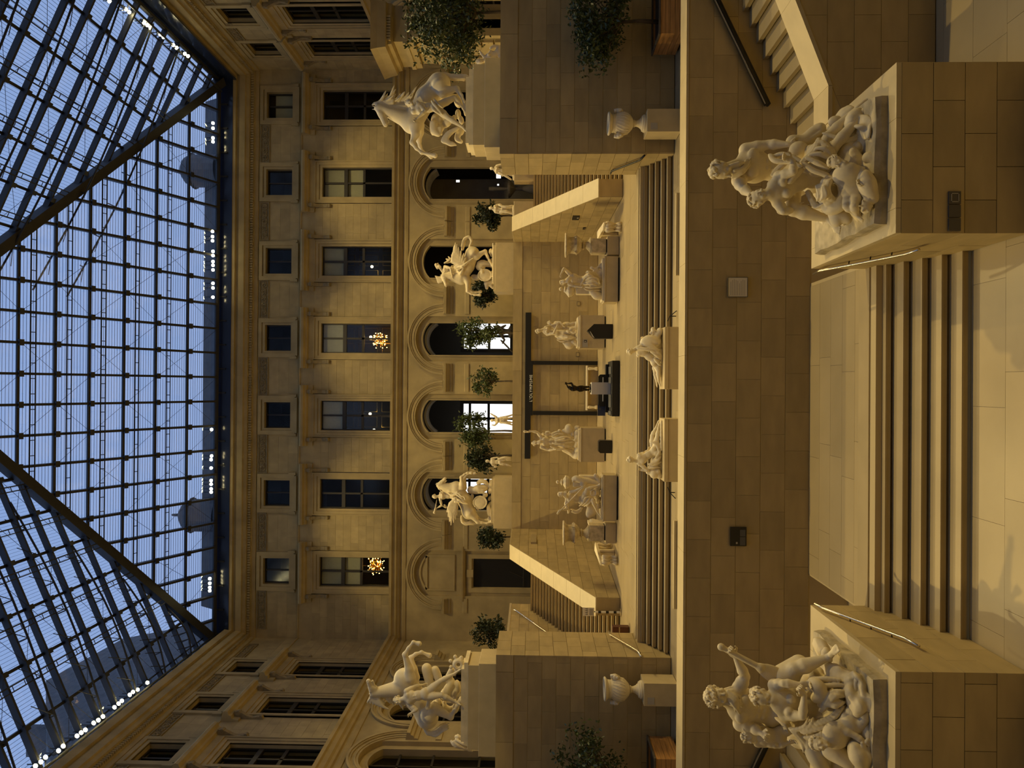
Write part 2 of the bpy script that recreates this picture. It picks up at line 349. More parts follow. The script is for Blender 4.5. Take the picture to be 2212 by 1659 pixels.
def facade(name, T, bays, s0, s1, O, S, N, arches, label):
    W = struct(name, label, 'wall')
    allb = sorted(bays)
    # core with openings
    m = MB(T)
    for (z0, z1, half) in ((16.4, 21.21, 1.0), (23.28, 25.06, .88)):
        e = [s0]+[q for b in allb for q in (b-half, b+half)]+[s1]
        for i in range(0, len(e), 2): rbox(m, e[i], e[i+1], -.55, 0, z0, z1)
    for z0, z1 in ((15.2, 16.4), (21.21, 23.28), (25.06, 27.3)): rbox(m, s0, s1, -.55, 0, z0, z1)
    m.part('wall_core', 'facade_stone', W)
    # string course, cornice, dentils
    m = MB(T); ext(m, [(0, 15.30), (.06, 15.32), (.10, 15.5), (.07, 15.68), (.20, 15.72), (.24, 15.84), (.36, 15.92), (.40, 16.15), (.52, 16.2), (.55, 16.36), (0, 16.44)], s0, s1)
    m.part('string_course', 'facade_stone', W)
    m = MB(T); ext(m, [(0, 25.55), (.10, 25.58), (.12, 25.82), (.22, 25.84), (.22, 26.06), (.45, 26.1), (.5, 26.3), (.62, 26.34), (.66, 26.7), (.56, 26.74), (.56, 26.9), (.74, 26.92), (.80, 27.36), (.0, 27.42)], s0, s1)
    m.part('cornice', 'facade_stone', W)
    m = MB(T); k = int((s1-s0)/.17)
    for i in range(k): rbox(m, s0+.17*i, s0+.17*i+.1, .2, .34, 25.87, 26.05)
    m.part('dentil_band', 'facade_stone', W, kind='stuff')
    m = MB(T); ext(m, [(0, 22.62), (.05, 22.62), (.07, 22.70), (0, 22.72)], s0, s1); m.part('ledge', 'facade_stone', W)
    # ashlar blocks of the piers, relief panels between attic windows
    gaps = [s0]+[q for b in allb for q in (b-1.46, b+1.46)]+[s1]
    for i in range(0, len(gaps), 2):
        a, b = gaps[i], gaps[i+1]
        if b-a < .3: continue
        clad(W, O, S, N, a, b, 16.45, 21.7, 1.15, .52, 'facade_block', name='ashlar_block', gap=.010, proud=.012, jitter=.003, thick=.05)
        clad(W, O, S, N, a, b, 22.75, 24.75, 1.6, .66, 'facade_block', name='ashlar_block', gap=.008, proud=.009, jitter=.003, thick=.04)
    cs = [(p+q)/2 for p, q in zip(allb[:-1], allb[1:])]+[allb[0]-2.65, allb[-1]+2.65]
    for c in cs:
        if c-1.0 < s0 or c+1.0 > s1: continue
        m = MB(T); h = 1.3
        rbox(m, c-h, c+h, 0, .012, 24.84, 25.46); frame_ring(m, c, h-.05, h, 24.84, 25.46, .05, 0, .07); scrolls(m, c, 25.15, h-.1, .5)
        m.part('relief_panel', 'relief_stone', W)
    # ground floor with arched recesses
    m = MB(T); mr = MB(T)
    cells = [s0]+[(p+q)/2 for p, q in zip(allb[:-1], allb[1:])]+[s1]
    for b, c0, c1 in zip(allb, cells[:-1], cells[1:]):
        arch_plate(m, b, H_REC, R_IN, Z_SP, c0, c1, 6.85, 15.2, -.35, 0)
    m.part('arcade_wall', 'facade_stone', W)
    for b, c0, c1 in zip(allb, cells[:-1], cells[1:]):
        r = MB(T)
        arch_ring(r, b, R_IN, R_OUT, Z_SP, 0, .05); arch_ring(r, b, R_IN+.12, R_IN+.2, Z_SP, .04, .09); arch_ring(r, b, R_IN+.33, R_OUT, Z_SP, .04, .11); arch_ring(r, b, R_OUT-.1, R_OUT+.02, Z_SP, .08, .16)
        r.part('archivolt', 'facade_stone', W)
        for sg, e in ((-1, c0), (1, c1)):
            i = MB(T); a, z = (b-H_REC, max(c0, b-2.64)) if sg < 0 else (b+H_REC+0., min(c1, b+2.64))
            lo, hi = min(a, z), max(a, z)
            if hi-lo < .2: continue
            ext(i, [(0, 12.25), (.07, 12.28), (.09, 12.45), (.2, 12.5), (.24, 12.62), (.34, 12.66), (.36, 12.82), (0, 12.88)], lo+(.15 if sg > 0 else 0), hi-(.15 if sg < 0 else 0))
            ext(i, [(0, 11.12), (.06, 11.14), (.06, 11.40), (0, 11.43)], lo+(.15 if sg > 0 else 0), hi-(.15 if sg < 0 else 0))
            i.part('impost', 'facade_stone', W)
        # inner stone frame of the opening
        kind = arches.get(b, 'glass')
        f = MB(T); ri = (H_OP**2+.47**2)/(2*.47); zi = 13.85-(ri-.47)
        if kind != 'blind':
            arch_plate(f, b, H_OP, ri, zi, b-H_REC-.4, b+H_REC+.4, 6.85, 14.85, -.62, -.22)
            arch_ring(f, b, ri, ri+.08, zi, -.22, -.17, math.acos(H_OP/ri), math.pi-math.acos(H_OP/ri), 12)
            rbox(f, b-H_OP-.08, b-H_OP, -.22, -.17, 6.85, 13.9); rbox(f, b+H_OP, b+H_OP+.08, -.22, -.17, 6.85, 13.9)
        else:
            rbox(f, b-H_REC-.4, b+H_REC+.4, -.5, -.2, 10.75, 14.85); rbox(f, b-H_REC-.4, b-1.0, -.5, -.2, 6.85, 10.75); rbox(f, b+1.0, b+H_REC+.4, -.5, -.2, 6.85, 10.75)
            frame_ring(f, b, 1.08, 1.22, 12.0, 14.0, .14, -.2, -.12); arch_ring(f, b, ri+.0, ri+.12, zi, -.2, -.12, math.acos(H_OP/ri), math.pi-math.acos(H_OP/ri), 12)
            ext(f, [(-.2, 11.25), (-.02, 11.3), (.1, 11.42), (.12, 11.52), (-.2, 11.56)], b-1.85, b+1.85)
            frame_ring(f, b, 1.0, 1.3, 6.85, 11.15, .3, -.2, -.1, False); rbox(f, b-.25, b+.25, -.2, -.04, 10.75, 11.2)
        f.part('arch_frame', 'facade_stone', W)
    return W
FAR = [19.07, 13.81, 8.45, 3.2, -2.06, -7.37, -12.67]
facade('wall_back', T_far, FAR, XL-.3, XR+.3, (0, YW, 0), (1, 0, 0), (0, -1, 0), {-12.67: 'blind'}, 'palace facade with arcade, tall windows and attic facing across the court')
LEFT = [5.3, 10.5, 15.75, 21.0, 26.2]
facade('wall_left', T_left, LEFT, 0, 30, (XL, YW, 0), (0, -1, 0), (1, 0, 0), {}, 'palace wing with arcade along the left side of the court')
RIGHT = [3.1, 7.4, 12.6, 17.8, 23.0]
facade('wall_right', T_right, RIGHT, 0, 30, (XR, YW, 0), (0, -1, 0), (-1, 0, 0), {}, 'palace wing with arcade along the right side of the court')
ordn = ['first', 'second', 'third', 'fourth', 'fifth', 'sixth', 'seventh']
BL = {0: '', 1: '01', 2: '0', 3: '0', 4: '0', 5: '', 6: '01'}
for i, b in enumerate(FAR):
    tall_window(T_far, b, BL[i], where='on the far facade, %s from the right wing' % ordn[i])
    small_window(T_far, b, 'on the far facade, %s from the right wing' % ordn[i], half_blind=(i == 0))
for i, b in enumerate(LEFT[:4]):
    tall_window(T_left, b, '', where='on the left wing, %s from the far corner' % ordn[i]); small_window(T_left, b, 'on the left wing, %s from the far corner' % ordn[i])
for i, b in enumerate(RIGHT[:3]):
    tall_window(T_right, b, '', where='on the right wing, %s from the far corner' % ordn[i]); small_window(T_right, b, 'on the right wing, %s from the far corner' % ordn[i])

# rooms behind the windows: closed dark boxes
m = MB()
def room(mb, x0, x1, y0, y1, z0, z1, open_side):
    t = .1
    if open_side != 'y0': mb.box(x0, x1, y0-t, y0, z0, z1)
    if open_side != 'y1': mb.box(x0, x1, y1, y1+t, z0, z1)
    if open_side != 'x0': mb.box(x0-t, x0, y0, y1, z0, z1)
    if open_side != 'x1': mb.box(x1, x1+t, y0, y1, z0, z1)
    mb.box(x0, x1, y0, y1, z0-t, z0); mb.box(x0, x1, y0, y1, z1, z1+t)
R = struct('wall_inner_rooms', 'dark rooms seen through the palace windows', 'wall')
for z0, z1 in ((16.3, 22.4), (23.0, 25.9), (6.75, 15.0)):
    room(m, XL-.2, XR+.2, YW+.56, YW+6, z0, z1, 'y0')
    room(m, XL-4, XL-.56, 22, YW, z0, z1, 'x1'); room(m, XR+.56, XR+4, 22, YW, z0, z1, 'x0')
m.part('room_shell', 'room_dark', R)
# panelled back walls with gilt lines behind three tall windows
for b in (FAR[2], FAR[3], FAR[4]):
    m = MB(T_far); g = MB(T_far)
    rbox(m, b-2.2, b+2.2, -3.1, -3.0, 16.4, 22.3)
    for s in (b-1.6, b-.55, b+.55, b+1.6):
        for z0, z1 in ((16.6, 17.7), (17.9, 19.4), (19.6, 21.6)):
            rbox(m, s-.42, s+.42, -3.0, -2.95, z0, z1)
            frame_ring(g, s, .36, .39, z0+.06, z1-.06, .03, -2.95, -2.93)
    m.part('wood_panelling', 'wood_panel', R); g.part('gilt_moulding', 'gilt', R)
# ground floor beyond the arches: bright windows, plaster vault
for b, (a0, a1, zlo) in ((FAR[3], (-.4, 1.2, 8.3)), (FAR[4], (-1.2, .7, 8.1)), (FAR[5], (-.2, 1.4, 8.3))):
    WIN[0] += 1
    w = struct('window_%d' % WIN[0], 'bright inner window seen through the %s arch' % {FAR[3]: 'fourth', FAR[4]: 'fifth', FAR[5]: 'sixth'}[b], 'window')
    c = b+(a0+a1)/2; h = (a1-a0)/2+.1
    p = MB(T_far); rbox(p, c-h, c+h, -3.2, -3.18, zlo, 11.75); p.part('pane', 'bright_window', w)
    p = MB(T_far)
    for z in (9.95, 11.3): rbox(p, c-h, c+h, -3.17, -3.05, z-.09, z+.09)
    rbox(p, c-.09, c+.09, -3.17, -3.05, zlo, 11.75); frame_ring(p, c, h, h+.25, zlo-.1, 12.0, .25, -3.2, -3.0); p.part('sash', 'black', w)
    p = MB(T_far); arch_ring(p, b, 1.25, 1.4, 12.9, -2.4, -1.0, .5, math.pi-.5, 12); p.part('plaster_vault', 'vault_plaster', w)
p = MB(T_far); arch_ring(p, FAR[1], 1.25, 1.4, 12.9, -2.2, -1.0, .5, math.pi-.5, 12); p.part('plaster_vault', 'vault_plaster', R)
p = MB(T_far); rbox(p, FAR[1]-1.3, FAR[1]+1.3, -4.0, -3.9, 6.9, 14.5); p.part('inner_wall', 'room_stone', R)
for b in LEFT+RIGHT:
    T = T_left if b in LEFT else T_right
    WIN[0] += 1
    w = struct('window_%d' % WIN[0], 'arched ground floor window with dark frame on the %s wing, %.0f m from the far corner' % ('left' if b in LEFT else 'right', b), 'window')
    p = MB(T); rbox(p, b-1.1, b+1.1, -.5, -.48, 6.9, 14.4); p.part('pane', 'window_glass', w)
    p = MB(T); rbox(p, b-.05, b+.05, -.5, -.42, 6.9, 14.3)
    for z in (9.2, 11.4, 13.0): rbox(p, b-1.1, b+1.1, -.5, -.42, z-.05, z+.05)
    p.part('sash', 'dark_frame', w)
DN = struct('door_1', 'dark doorway below the blind arch of the far facade', 'door')
p = MB(T_far); rbox(p, FAR[6]-1.0, FAR[6]+1.0, -.5, -.45, 6.9, 10.75); p.part('door_leaf', 'black', DN)
p = MB(T_far); p.tube([(FAR[6]-.9, -.35, 7.35), (FAR[6]+.9, -.35, 7.35)], .03); p.tube([(FAR[6]-.3, -.35, 7.35), (FAR[6]+.1, -.35, 8.3)], .02); p.part('door_bar', 'dark_frame', DN)

# ================================================================== floors, stairs, terraces
LZ, FZ, TZ, SZ, PZT = 0.0, -0.96, 2.10, 3.05, 6.85
F = struct('floor', 'pale limestone paving of the court on four levels', 'floor')
m = MB(); m.box(-18, 22, -1, 13.45, FZ-.3, FZ-.03); m.box(-4.6, 2.6, 15.0, 18.6, -1.2, -.03); m.box(-18, -4.6, 13, 18.6, -1.4, FZ-.03); m.box(2.6, 22, 13, 18.6, -1.4, FZ-.03)
m.box(-18, 22, 18.6, 27.6, TZ-.4, TZ-.03); m.box(-13, 13, 26.6, 44, SZ-1.2, SZ-.03)
m.box(-17.3, 21.6, 44.1, 50.6, PZT-.3, PZT); m.box(-17.3, -12.4, 27.0, 44.1, PZT-.3, PZT); m.box(12.4, 21.6, 27.0, 44.1, PZT-.3, PZT)
m.part('floor_bed', 'mortar', F)
clad(F, (0, 0, FZ-.03), (1, 0, 0), (0, 0, 1), -9, 9, 9.6, 13.40, 1.9, .95, 'floor_stone', name='paving_slab', V=(0, 1, 0), gap=.006, jitter=.0005, thick=.03)
clad(F, (0, 0, FZ-.03), (1, 0, 0), (0, 0, 1), 5.2, 9, 13.40, 15.3, 1.9, .95, 'floor_stone', name='paving_slab', V=(0, 1, 0), gap=.006, jitter=.0005, thick=.03)
clad(F, (0, 0, -.03), (1, 0, 0), (0, 0, 1), -4.56, 2.52, 15.30, 18.5, 2.1, .62, 'floor_stone', name='paving_slab', V=(0, 1, 0), gap=.006, jitter=.0005, thick=.03)
clad(F, (0, 0, TZ-.03), (1, 0, 0), (0, 0, 1), -13, 13, 19.3, 25.5, 1.9, .95, 'floor_stone', name='paving_slab', V=(0, 1, 0), gap=.008, jitter=.001, thick=.03)
clad(F, (0, 0, SZ-.03), (1, 0, 0), (0, 0, 1), -12, 12, 27.0, 43.5, 2.2, 1.1, 'floor_stone', name='paving_slab', V=(0, 1, 0), gap=.010, jitter=.001, thick=.03)

def stairs(name, label, n, O, S, up, width, t, r, dark='step_stone', over=.02, gapz=.045):
    """flight of n steps: S along the riser, up = climbing direction; each step is a piece"""
    W = struct(name, label, 'stairs'); O, S, up = (np.array(q, float) for q in (O, S, up)); Z = np.array((0, 0, 1.0))
    for i in range(n):
        b = O+up*t*i+Z*r*i
        m = MB()
        def bx(a0, a1, z0, z1, deep):
            q = [b+S*s+up*u+Z*z for z in (z0, z1) for s, u in ((0, a0), (width, a0), (width, a1), (0, a1))]; m.hexa(q)
        bx(0, t+.08, gapz, r-.03, 0); bx(-over, t+.08, r-.03, r, 0); bx(.13, t+.08, -r, gapz, 0)
        m.part('step', dark, W)
    return W
stairs('stair_lower', 'wide six step limestone stair rising to the landing below the statues', 6, (-4.52, 13.40, FZ), (1, 0, 0), (0, 1, 0), 7.03, .372, .16)
stairs('stair_upper', 'wide six step stair between the two tall piers', 6, (-9.05, 25.45, TZ), (1, 0, 0), (0, 1, 0), 17.05, .272, (SZ-TZ)/6)

# parapet wall behind the landing
W = struct('wall_front', 'dark block clad parapet wall behind the lower landing', 'wall')
m = MB(); m.box(-14, 14, 18.5, 19.25, -1.2, 3.0); m.part('wall_core', 'mortar', W)
clad(W, (0, 18.5, 0), (1, 0, 0), (0, -1, 0), -13, 13, -.02, 2.99, .955, .565, 'clad_stone', gap=.014, shift=.42)
clad(W, (0, 18.5, 3.0), (1, 0, 0), (0, 0, 1), -13, 13, -.03, .75, 2.4, .78, 'coping_stone', name='coping_slab', V=(0, 1, 0), gap=.006, thick=.06, proud=.06, jitter=.0005)
for a, b in ((417, 595), (1125, 1315)):
    p0, p1 = PY(1461, b, 19.3), PY(1461, a, 19.3)
    MB().box(p0[0], p1[0], 19.27, 19.36, 3.0, 3.14).part('stone_lip', 'coping_stone', W)

# the two statue plinths beside the lower stair
def plinth(name, label, x0, x1, y0, y1, z0, z1, nb):
    W = struct(name, label, 'wall')
    m = MB(); m.box(x0, x1, y0, y1, z0, z1-.08); m.part('wall_core', 'mortar', W)
    cl = dict(gap=.010, proud=.03, jitter=.002)
    clad(W, (0, y0, 0), (1, 0, 0), (0, -1, 0), x0-.03, x1+.03, z0, z1-.08, 1.05, .51, 'clad_stone', shift=.5, **cl)
    clad(W, (x0, 0, 0), (0, 1, 0), (-1, 0, 0), y0-.03, y1, z0, z1-.08, 1.05, .51, 'clad_stone', shift=.5, **cl)
    clad(W, (x1, 0, 0), (0, 1, 0), (1, 0, 0), y0-.03, y1, z0, z1-.08, 1.05, .51, 'clad_stone', shift=.5, **cl)
    clad(W, (0, 0, z1-.08), (1, 0, 0), (0, 0, 1), x0-.03, x1+.03, y0-.03, y1, 1.4, y1-y0+.03, 'coping_stone', name='coping_slab', V=(0, 1, 0), gap=.006, proud=.08, thick=.08, jitter=.0003)
    return W
plinth('wall_plinth_right', 'block clad plinth under the river couple, right of the lower stair', 2.5, 5.15, 11.9, 15.42, FZ, 1.10, 3)
plinth('wall_plinth_left', 'block clad plinth under the oar bearer, left of the lower stair', -7.2, -4.46, 11.83, 15.36, FZ, 1.10, 3)

# side stairs climbing from the landing to the terrace, with their sloping parapets
for sg, x0, yw, nm in ((1, 5.2, 14.62, 'right'), (-1, -7.25, 14.62, 'left')):
    W = struct('wall_stair_'+nm, 'sloping stone parapet of the narrow side stair on the '+nm, 'wall')
    xs = [x0, x0+sg*.72, x0+sg*6.0]; zs = [1.10, 1.10, 1.10+5.28*.385]
    m = MB()
    P = [(xs[0], zs[0]-.08), (xs[1], zs[1]-.08), (xs[2], zs[2]-.08), (xs[2], FZ), (xs[0], FZ)]
    m.prism([(x, yw, z) for x, z in P], (0, .72, 0)); m.part('wall_core', 'mortar', W)
    lo, hi = min(xs[0], xs[2]), max(xs[0], xs[2])
    k = .385*sg
    clad(W, (0, yw, 0), (1, 0, 0), (0, -1, 0), lo, hi, FZ, 3.2, 1.05, .51, 'clad_stone', shift=.5, clips=[(0, 1, 1.02)] if False else [(-k, 1, 1.02-k*xs[1])], gap=.010)
    for a, b in ((0, 1), (1, 2)):
        n = 1 if a == 0 else 3
        for j in range(n):
            q0 = xs[a]+(xs[b]-xs[a])*j/n; q1 = xs[a]+(xs[b]-xs[a])*(j+1)/n-sg*.008; w0 = zs[a]+(zs[b]-zs[a])*j/n; w1 = zs[a]+(zs[b]-zs[a])*(j+1)/n
            m = MB(); m.prism([(q0, yw-.03, w0), (q1, yw-.03, w1), (q1, yw-.03, w1-.08), (q0, yw-.03, w0-.08)], (0, .75, 0)); m.part('coping_slab', 'coping_stone', W)
    stairs('stair_side_'+nm, 'narrow side stair climbing behind the sloping parapet on the '+nm, 12, (x0+sg*.55, 15.36 if sg > 0 else 18.48, 0.0), (0, sg, 0), (sg, 0, 0), 3.12, .40, .168)

# ---- tall piers carrying the rearing horses
def pier(name, label, xi, xo, sg):
    W = struct(name, label, 'wall')
    y0, y1, z0, z1 = 25.15, 27.6, TZ, 7.97
    a, b = min(xi, xo), max(xi, xo)
    MB().box(a, b, y0, y1, z0, z1).part('wall_core', 'mortar', W)
    clad(W, (0, y0, 0), (1, 0, 0), (0, -1, 0), a-(.03 if sg > 0 else 0), b+(.03 if sg < 0 else 0), z0, z1-.57, 1.10, .485, 'clad_stone', shift=.5, gap=.016)
    clad(W, (0, y0, 0), (1, 0, 0), (0, -1, 0), a-(.03 if sg > 0 else 0), b+(.03 if sg < 0 else 0), z1-.57, z1+.03, 2.6, .6, 'clad_stone', name='cap_stone', gap=.012, proud=.035)
    clad(W, (xi, 0, 0), (0, 1, 0), (-sg, 0, 0), y0-.03, y1, z0, z1+.03, .95, .485, 'clad_stone', shift=.5, gap=.012, proud=.03)
    clad(W, (0, 0, z1), (1, 0, 0), (0, 0, 1), a, b, y0, y1, 2.0, 1.3, 'coping_stone', name='coping_slab', V=(0, 1, 0), gap=.01, proud=.03)
pier('wall_pier_right', 'tall block clad pier under the right rearing horse', 7.93, 15.0, 1)
pier('wall_pier_left', 'tall block clad pier under the left rearing horse', -9.13, -16.5, -1)

# ---- stage: retaining wall, side parapets, stairs to the upper terrace
W = struct('wall_stage', 'bright block clad retaining wall at the back of the court', 'wall')
MB().box(-8.5, 8.7, 43.5, 44.2, SZ, 7.97).part('wall_core', 'mortar', W)
clad(W, (0, 43.5, 0), (1, 0, 0), (0, -1, 0), -8.37, 8.54, SZ, 7.45, 1.35, .53, 'clad_stone', shift=.47, gap=.014)
clad(W, (0, 43.5, 0), (1, 0, 0), (0, -1, 0), -8.37, 8.54, 7.46, 8.0, 2.6, .54, 'clad_stone', name='cap_stone', gap=.012, proud=.035)
for sg, nm, A, Bq in ((1, 'right', (8.12, 8.85, 8.54), (9.27, 0, 0)), (-1, 'left', (-8.97, -9.68, -8.37), (0, 0, 0))):
    W = struct('wall_parapet_'+nm, 'sloping block clad parapet of the %s upper stair' % nm, 'wall')
    xi0, xo0, xi1 = A                      # inner/outer x at the near end, inner x at the back wall
    y0, y1, y2 = 31.6, 40.0, 43.5; z0, z1 = 4.10, 8.0
    d = np.array((xi1-xi0, y2-y0, 0.0)); L = np.linalg.norm(d); S = d/L; N = np.array((-S[1]*sg, S[0]*sg, 0.0))*1.0
    N = np.array((-sg*abs(S[1]), sg*S[0] if sg > 0 else -S[0]*-1, 0.0)); N = np.array((-sg*S[1], sg*S[0], 0.0))
    wv = -N*.73; O = np.array((xi0, y0, 0.0)); Ls = L*(y1-y0)/(y2-y0)
    m = MB(); P = [(0, SZ), (L, SZ), (L, z1-.06), (Ls, z1-.06), (0, z0-.06)]
    m.prism([O+S*s+np.array((0, 0, z)) for s, z in P], wv); m.part('wall_core', 'mortar', W)
    k = (z1-z0)/Ls
    clad(W, O, S, N, 0, L, SZ, 7.96, 1.2, .49, 'clad_stone', shift=.47, clips=[(-k, 1, z0-.05)], gap=.012, proud=.03)
    e = O-N*0; m = MB()
    MB().prism([O-S*.03+np.array((0, 0, z)) for z in (SZ,)]+[O-S*.03+wv+np.array((0, 0, SZ)), O-S*.03+wv+np.array((0, 0, z0-.06)), O-S*.03+np.array((0, 0, z0-.06))], S*.05).part('end_slab', 'clad_stone', W)
    n = 7
    for j in range(n+1):
        s0_, s1_ = (Ls*j/n, Ls*(j+1)/n-.01) if j < n else (Ls, L); w0 = z0+k*min(s0_, Ls); w1 = z0+k*min(s1_, Ls)
        if j == 0: s0_ = -.04; w0 -= k*.04
        q = [O+S*s0_+N*.035+np.array((0, 0, w0)), O+S*s1_+N*.035+np.array((0, 0, w1)), O+S*s1_+N*.035+np.array((0, 0, w1-.06)), O+S*s0_+N*.035+np.array((0, 0, w0-.06))]
        MB().prism(q, wv-N*.07).part('coping_slab', 'coping_stone', W)
    xin = (xo0+.02*sg); xout = 12.05*sg
    stairs('stair_stage_'+nm, 'long stair of twenty five risers climbing to the %s end of the upper terrace' % nm, 25, (xin if sg > 0 else xout, 31.7, SZ), (1, 0, 0), (0, 1, 0), abs(xout-xin)-(.0 if sg > 0 else 0), .336, (PZT-SZ)/25)
    W = struct('wall_outer_'+nm, 'block clad wall on the outer side of the %s upper stair' % nm, 'wall')
    xa, xb = sorted((xout, xout+.5*sg))
    MB().box(xa, xb, 27.6, 41.0, SZ, 7.97).part('wall_core', 'mortar', W)
    clad(W, (xout, 0, 0), (0, 1, 0), (-sg, 0, 0), 27.6, 41.03, SZ, 7.9, 1.1, .485, 'clad_stone', shift=.5, gap=.012, proud=.03)
    clad(W, (0, 41.0, 0), (1, 0, 0), (0, 1, 0), xa, xb, PZT, 7.9, 1.1, .485, 'clad_stone', gap=.012, proud=.03)
    MB().box(xa-.05, xb+.05, 27.6, 41.06, 7.88, 8.0).part('coping_slab', 'coping_stone', W)

# the rest of the court, behind and beside the viewpoint
W = struct('wall_near', 'facade behind the viewpoint', 'wall')
MB().box(XL-.6, XR+.6, -1.2, -.4, -1.3, 28.2).part('wall_core', 'facade_stone', W)
for nm, xa, xb in (('left', XL-.6, XL), ('right', XR, XR+.6)):
    W = struct('wall_side_'+nm, 'plain near part of the %s wing' % nm, 'wall')
    MB().box(xa, xb, -.4, 20.05, -1.3, 27.4).part('wall_core', 'facade_stone', W)
    MB().box(xa, xb, 20.05, 50.0, -1.3, 6.8).part('wall_base', 'facade_stone', W)
    x = XL if nm == 'left' else XR
    MB().box(min(x, x+(.5 if nm == 'left' else -.5)), max(x, x+(.5 if nm == 'left' else -.5)), -.4, 20.0, 15.3, 16.4).part('string_course', 'facade_stone', W)

F2 = MB(); F2.box(8.6, 12.5, 40.1, 44.2, PZT-.3, PZT); F2.box(-12.5, -8.4, 40.1, 44.2, PZT-.3, PZT); F2.part('floor_bed', 'floor_stone', F)

# ================================================================== glass roof
CE = struct('ceiling', 'glazed hipped roof of dark steel over the court', 'roof')
xl, xr, yf, yn, ze = -17.31, 20.3, 48.9, 0.4, 28.05
ra = np.array((1.53, 31.8, 36.45)); rb = np.array((1.53, 17.5, 36.45))
cFL, cFR, cNL, cNR = (np.array(q, float) for q in ((xl, yf, ze), (xr, yf, ze), (xl, yn, ze), (xr, yn, ze)))
def steel(name, pts, r, kind=None, n=6, parent=CE): return MB().tube(pts, r, n).part(name, 'roof_metal', parent, kind=kind)
def beam(p, q, w, h, nrm):      # rectangular bar
    p, q, nrm = (np.array(v, float) for v in (p, q, nrm)); t = (q-p)/np.linalg.norm(q-p); s = np.cross(t, nrm); s /= np.linalg.norm(s); u = np.cross(s, t)
    c = [(-1, -1), (1, -1), (1, 1), (-1, 1)]
    return [p+s*a*w/2+u*b*h/2 for a, b in c]+[q+s*a*w/2+u*b*h/2 for a, b in c]
def slope(name, A, B, RA, RB, ss, nx, pane_skip=2.4, rods=True, panes=True, first=None):
    """glazed slope: eave A->B, ridge RA->RB; ss = fractions (0 eave .. 1 ridge) of the purlins; nx = rafter spacing"""
    G = struct('ceiling_'+name, 'glazed %s slope of the court roof with dark rafters' % name, 'roof')
    e = (B-A)/np.linalg.norm(B-A); L = np.linalg.norm(B-A)
    up = (RA-A)-e*np.dot(RA-A, e); H = np.linalg.norm(up); up /= H; nrm = np.cross(e, up); nrm = nrm if nrm[2] > 0 else -nrm
    ta = np.dot(RA-A, e)/H; tb = (L-np.dot(RB-A, e))/H
    lo = lambda h: ta*h
    hi = lambda h: L-tb*h
    P = lambda s, h, o=0.0: A+e*s+up*h+nrm*o
    # rafters
    ks = [k for k in np.arange((first if first is not None else nx*.5) % nx, L, nx)]
    for k in ks:
        h = min(H, k/ta if ta > 1e-6 else H, (L-k)/tb if tb > 1e-6 else H)
        if h < .5: continue
        MB().add(beam(P(k, 0, -.16), P(k, h, -.16), .13, .30, nrm), [(3, 2, 1, 0), (4, 5, 6, 7), (0, 1, 5, 4), (1, 2, 6, 5), (2, 3, 7, 6), (3, 0, 4, 7)]).part('rafter', 'roof_metal', G)
    hs = [f*H for f in ss]
    for h in hs:
        MB().add(beam(P(lo(h), h, -.05), P(hi(h), h, -.05), .14, .14, nrm), [(3, 2, 1, 0), (4, 5, 6, 7), (0, 1, 5, 4), (1, 2, 6, 5), (2, 3, 7, 6), (3, 0, 4, 7)]).part('purlin', 'roof_metal', G)
    # twin rods with spacers under the glass, clamps at the crossings
    m = MB(); cl = MB()
    for h, h2 in zip(hs[:-1], hs[1:]):
        hm = h2-(h2-h)*.22
        a, b = lo(hm)+.1, hi(hm)-.1
        if b-a < 1: continue
        m.tube([P(a, hm-.0, -.42), P(b, hm, -.42)], .035, 5); m.tube([P(a, hm-.26, -.42), P(b, hm-.26, -.42)], .028, 5)
        for s in np.arange(a, b, nx/2): m.tube([P(s, hm-.26, -.42), P(s, hm, -.42)], .022, 4)
        for k in ks:
            if lo(h) < k < hi(h): cl.hexa([P(k+i, h+j, o) for o in (-.42, -.28) for i, j in ((-.16, -.12), (.16, -.12), (.16, .12), (-.16, .12))])
    m.part('spacer_rods', 'roof_metal', G, kind='stuff'); cl.part('clamps', 'roof_metal', G, kind='stuff')
    # diagonal tension wires
    w = MB(); hb = [0]+hs+[H]
    for i, (h, h2) in enumerate(zip(hb[:-1], hb[1:])):
        for j, (k, k2) in enumerate(zip(ks[:-1], ks[1:])):
            if lo(h2) > k or hi(h2) < k2: continue
            if (i+j) % 2 == 0: w.tube([P(k, h, -.3), P(k2, h2, -.3)], .012, 4, False)
            if (i*2+j) % 4 == 1: w.tube([P(k2, h, -.3), P(k, h2, -.3)], .012, 4, False)
    w.part('tension_wires', 'roof_metal', G, kind='stuff')
    # panes
    if panes:
        cnt = 0; over = MB(); kk = [0]+ks+[L]
        for h, h2 in zip(hb[:-1], hb[1:]):
            for k, k2 in zip(kk[:-1], kk[1:]):
                poly = [(k+.02, h+.02), (k2-.02, h+.02), (k2-.02, h2-.02), (k+.02, h2-.02)]
                for c in ((-1, ta, -.0), (1, tb, L)): poly = clip_poly(poly, *c) if len(poly) > 2 else []
                if len(poly) < 3: continue
                cnt += 1; mb = MB() if cnt <= 290 else over
                mb.prism([P(s, h_, .03) for s, h_ in poly], nrm*.025)
                if cnt <= 290: mb.part('glass_pane', 'roof_glass', G)
        if over.v: over.part('glass_panes', 'roof_glass', G, kind='stuff')
    # outer sun louvres
    lv = MB(); step = .17
    for h in np.arange(.2, H-.2, step):
        lv.add([P(lo(h), h, .16), P(hi(h), h, .16), P(hi(h)-.0, h+.014, .18), P(lo(h), h+.014, .18)], [(0, 1, 2, 3)])
    lv.part('sun_louvres', 'louvre_metal', G, kind='stuff')
    return G, P, ks, hs, lo, hi, H
mat('louvre_metal', (0.22, 0.25, 0.30), 0.6)
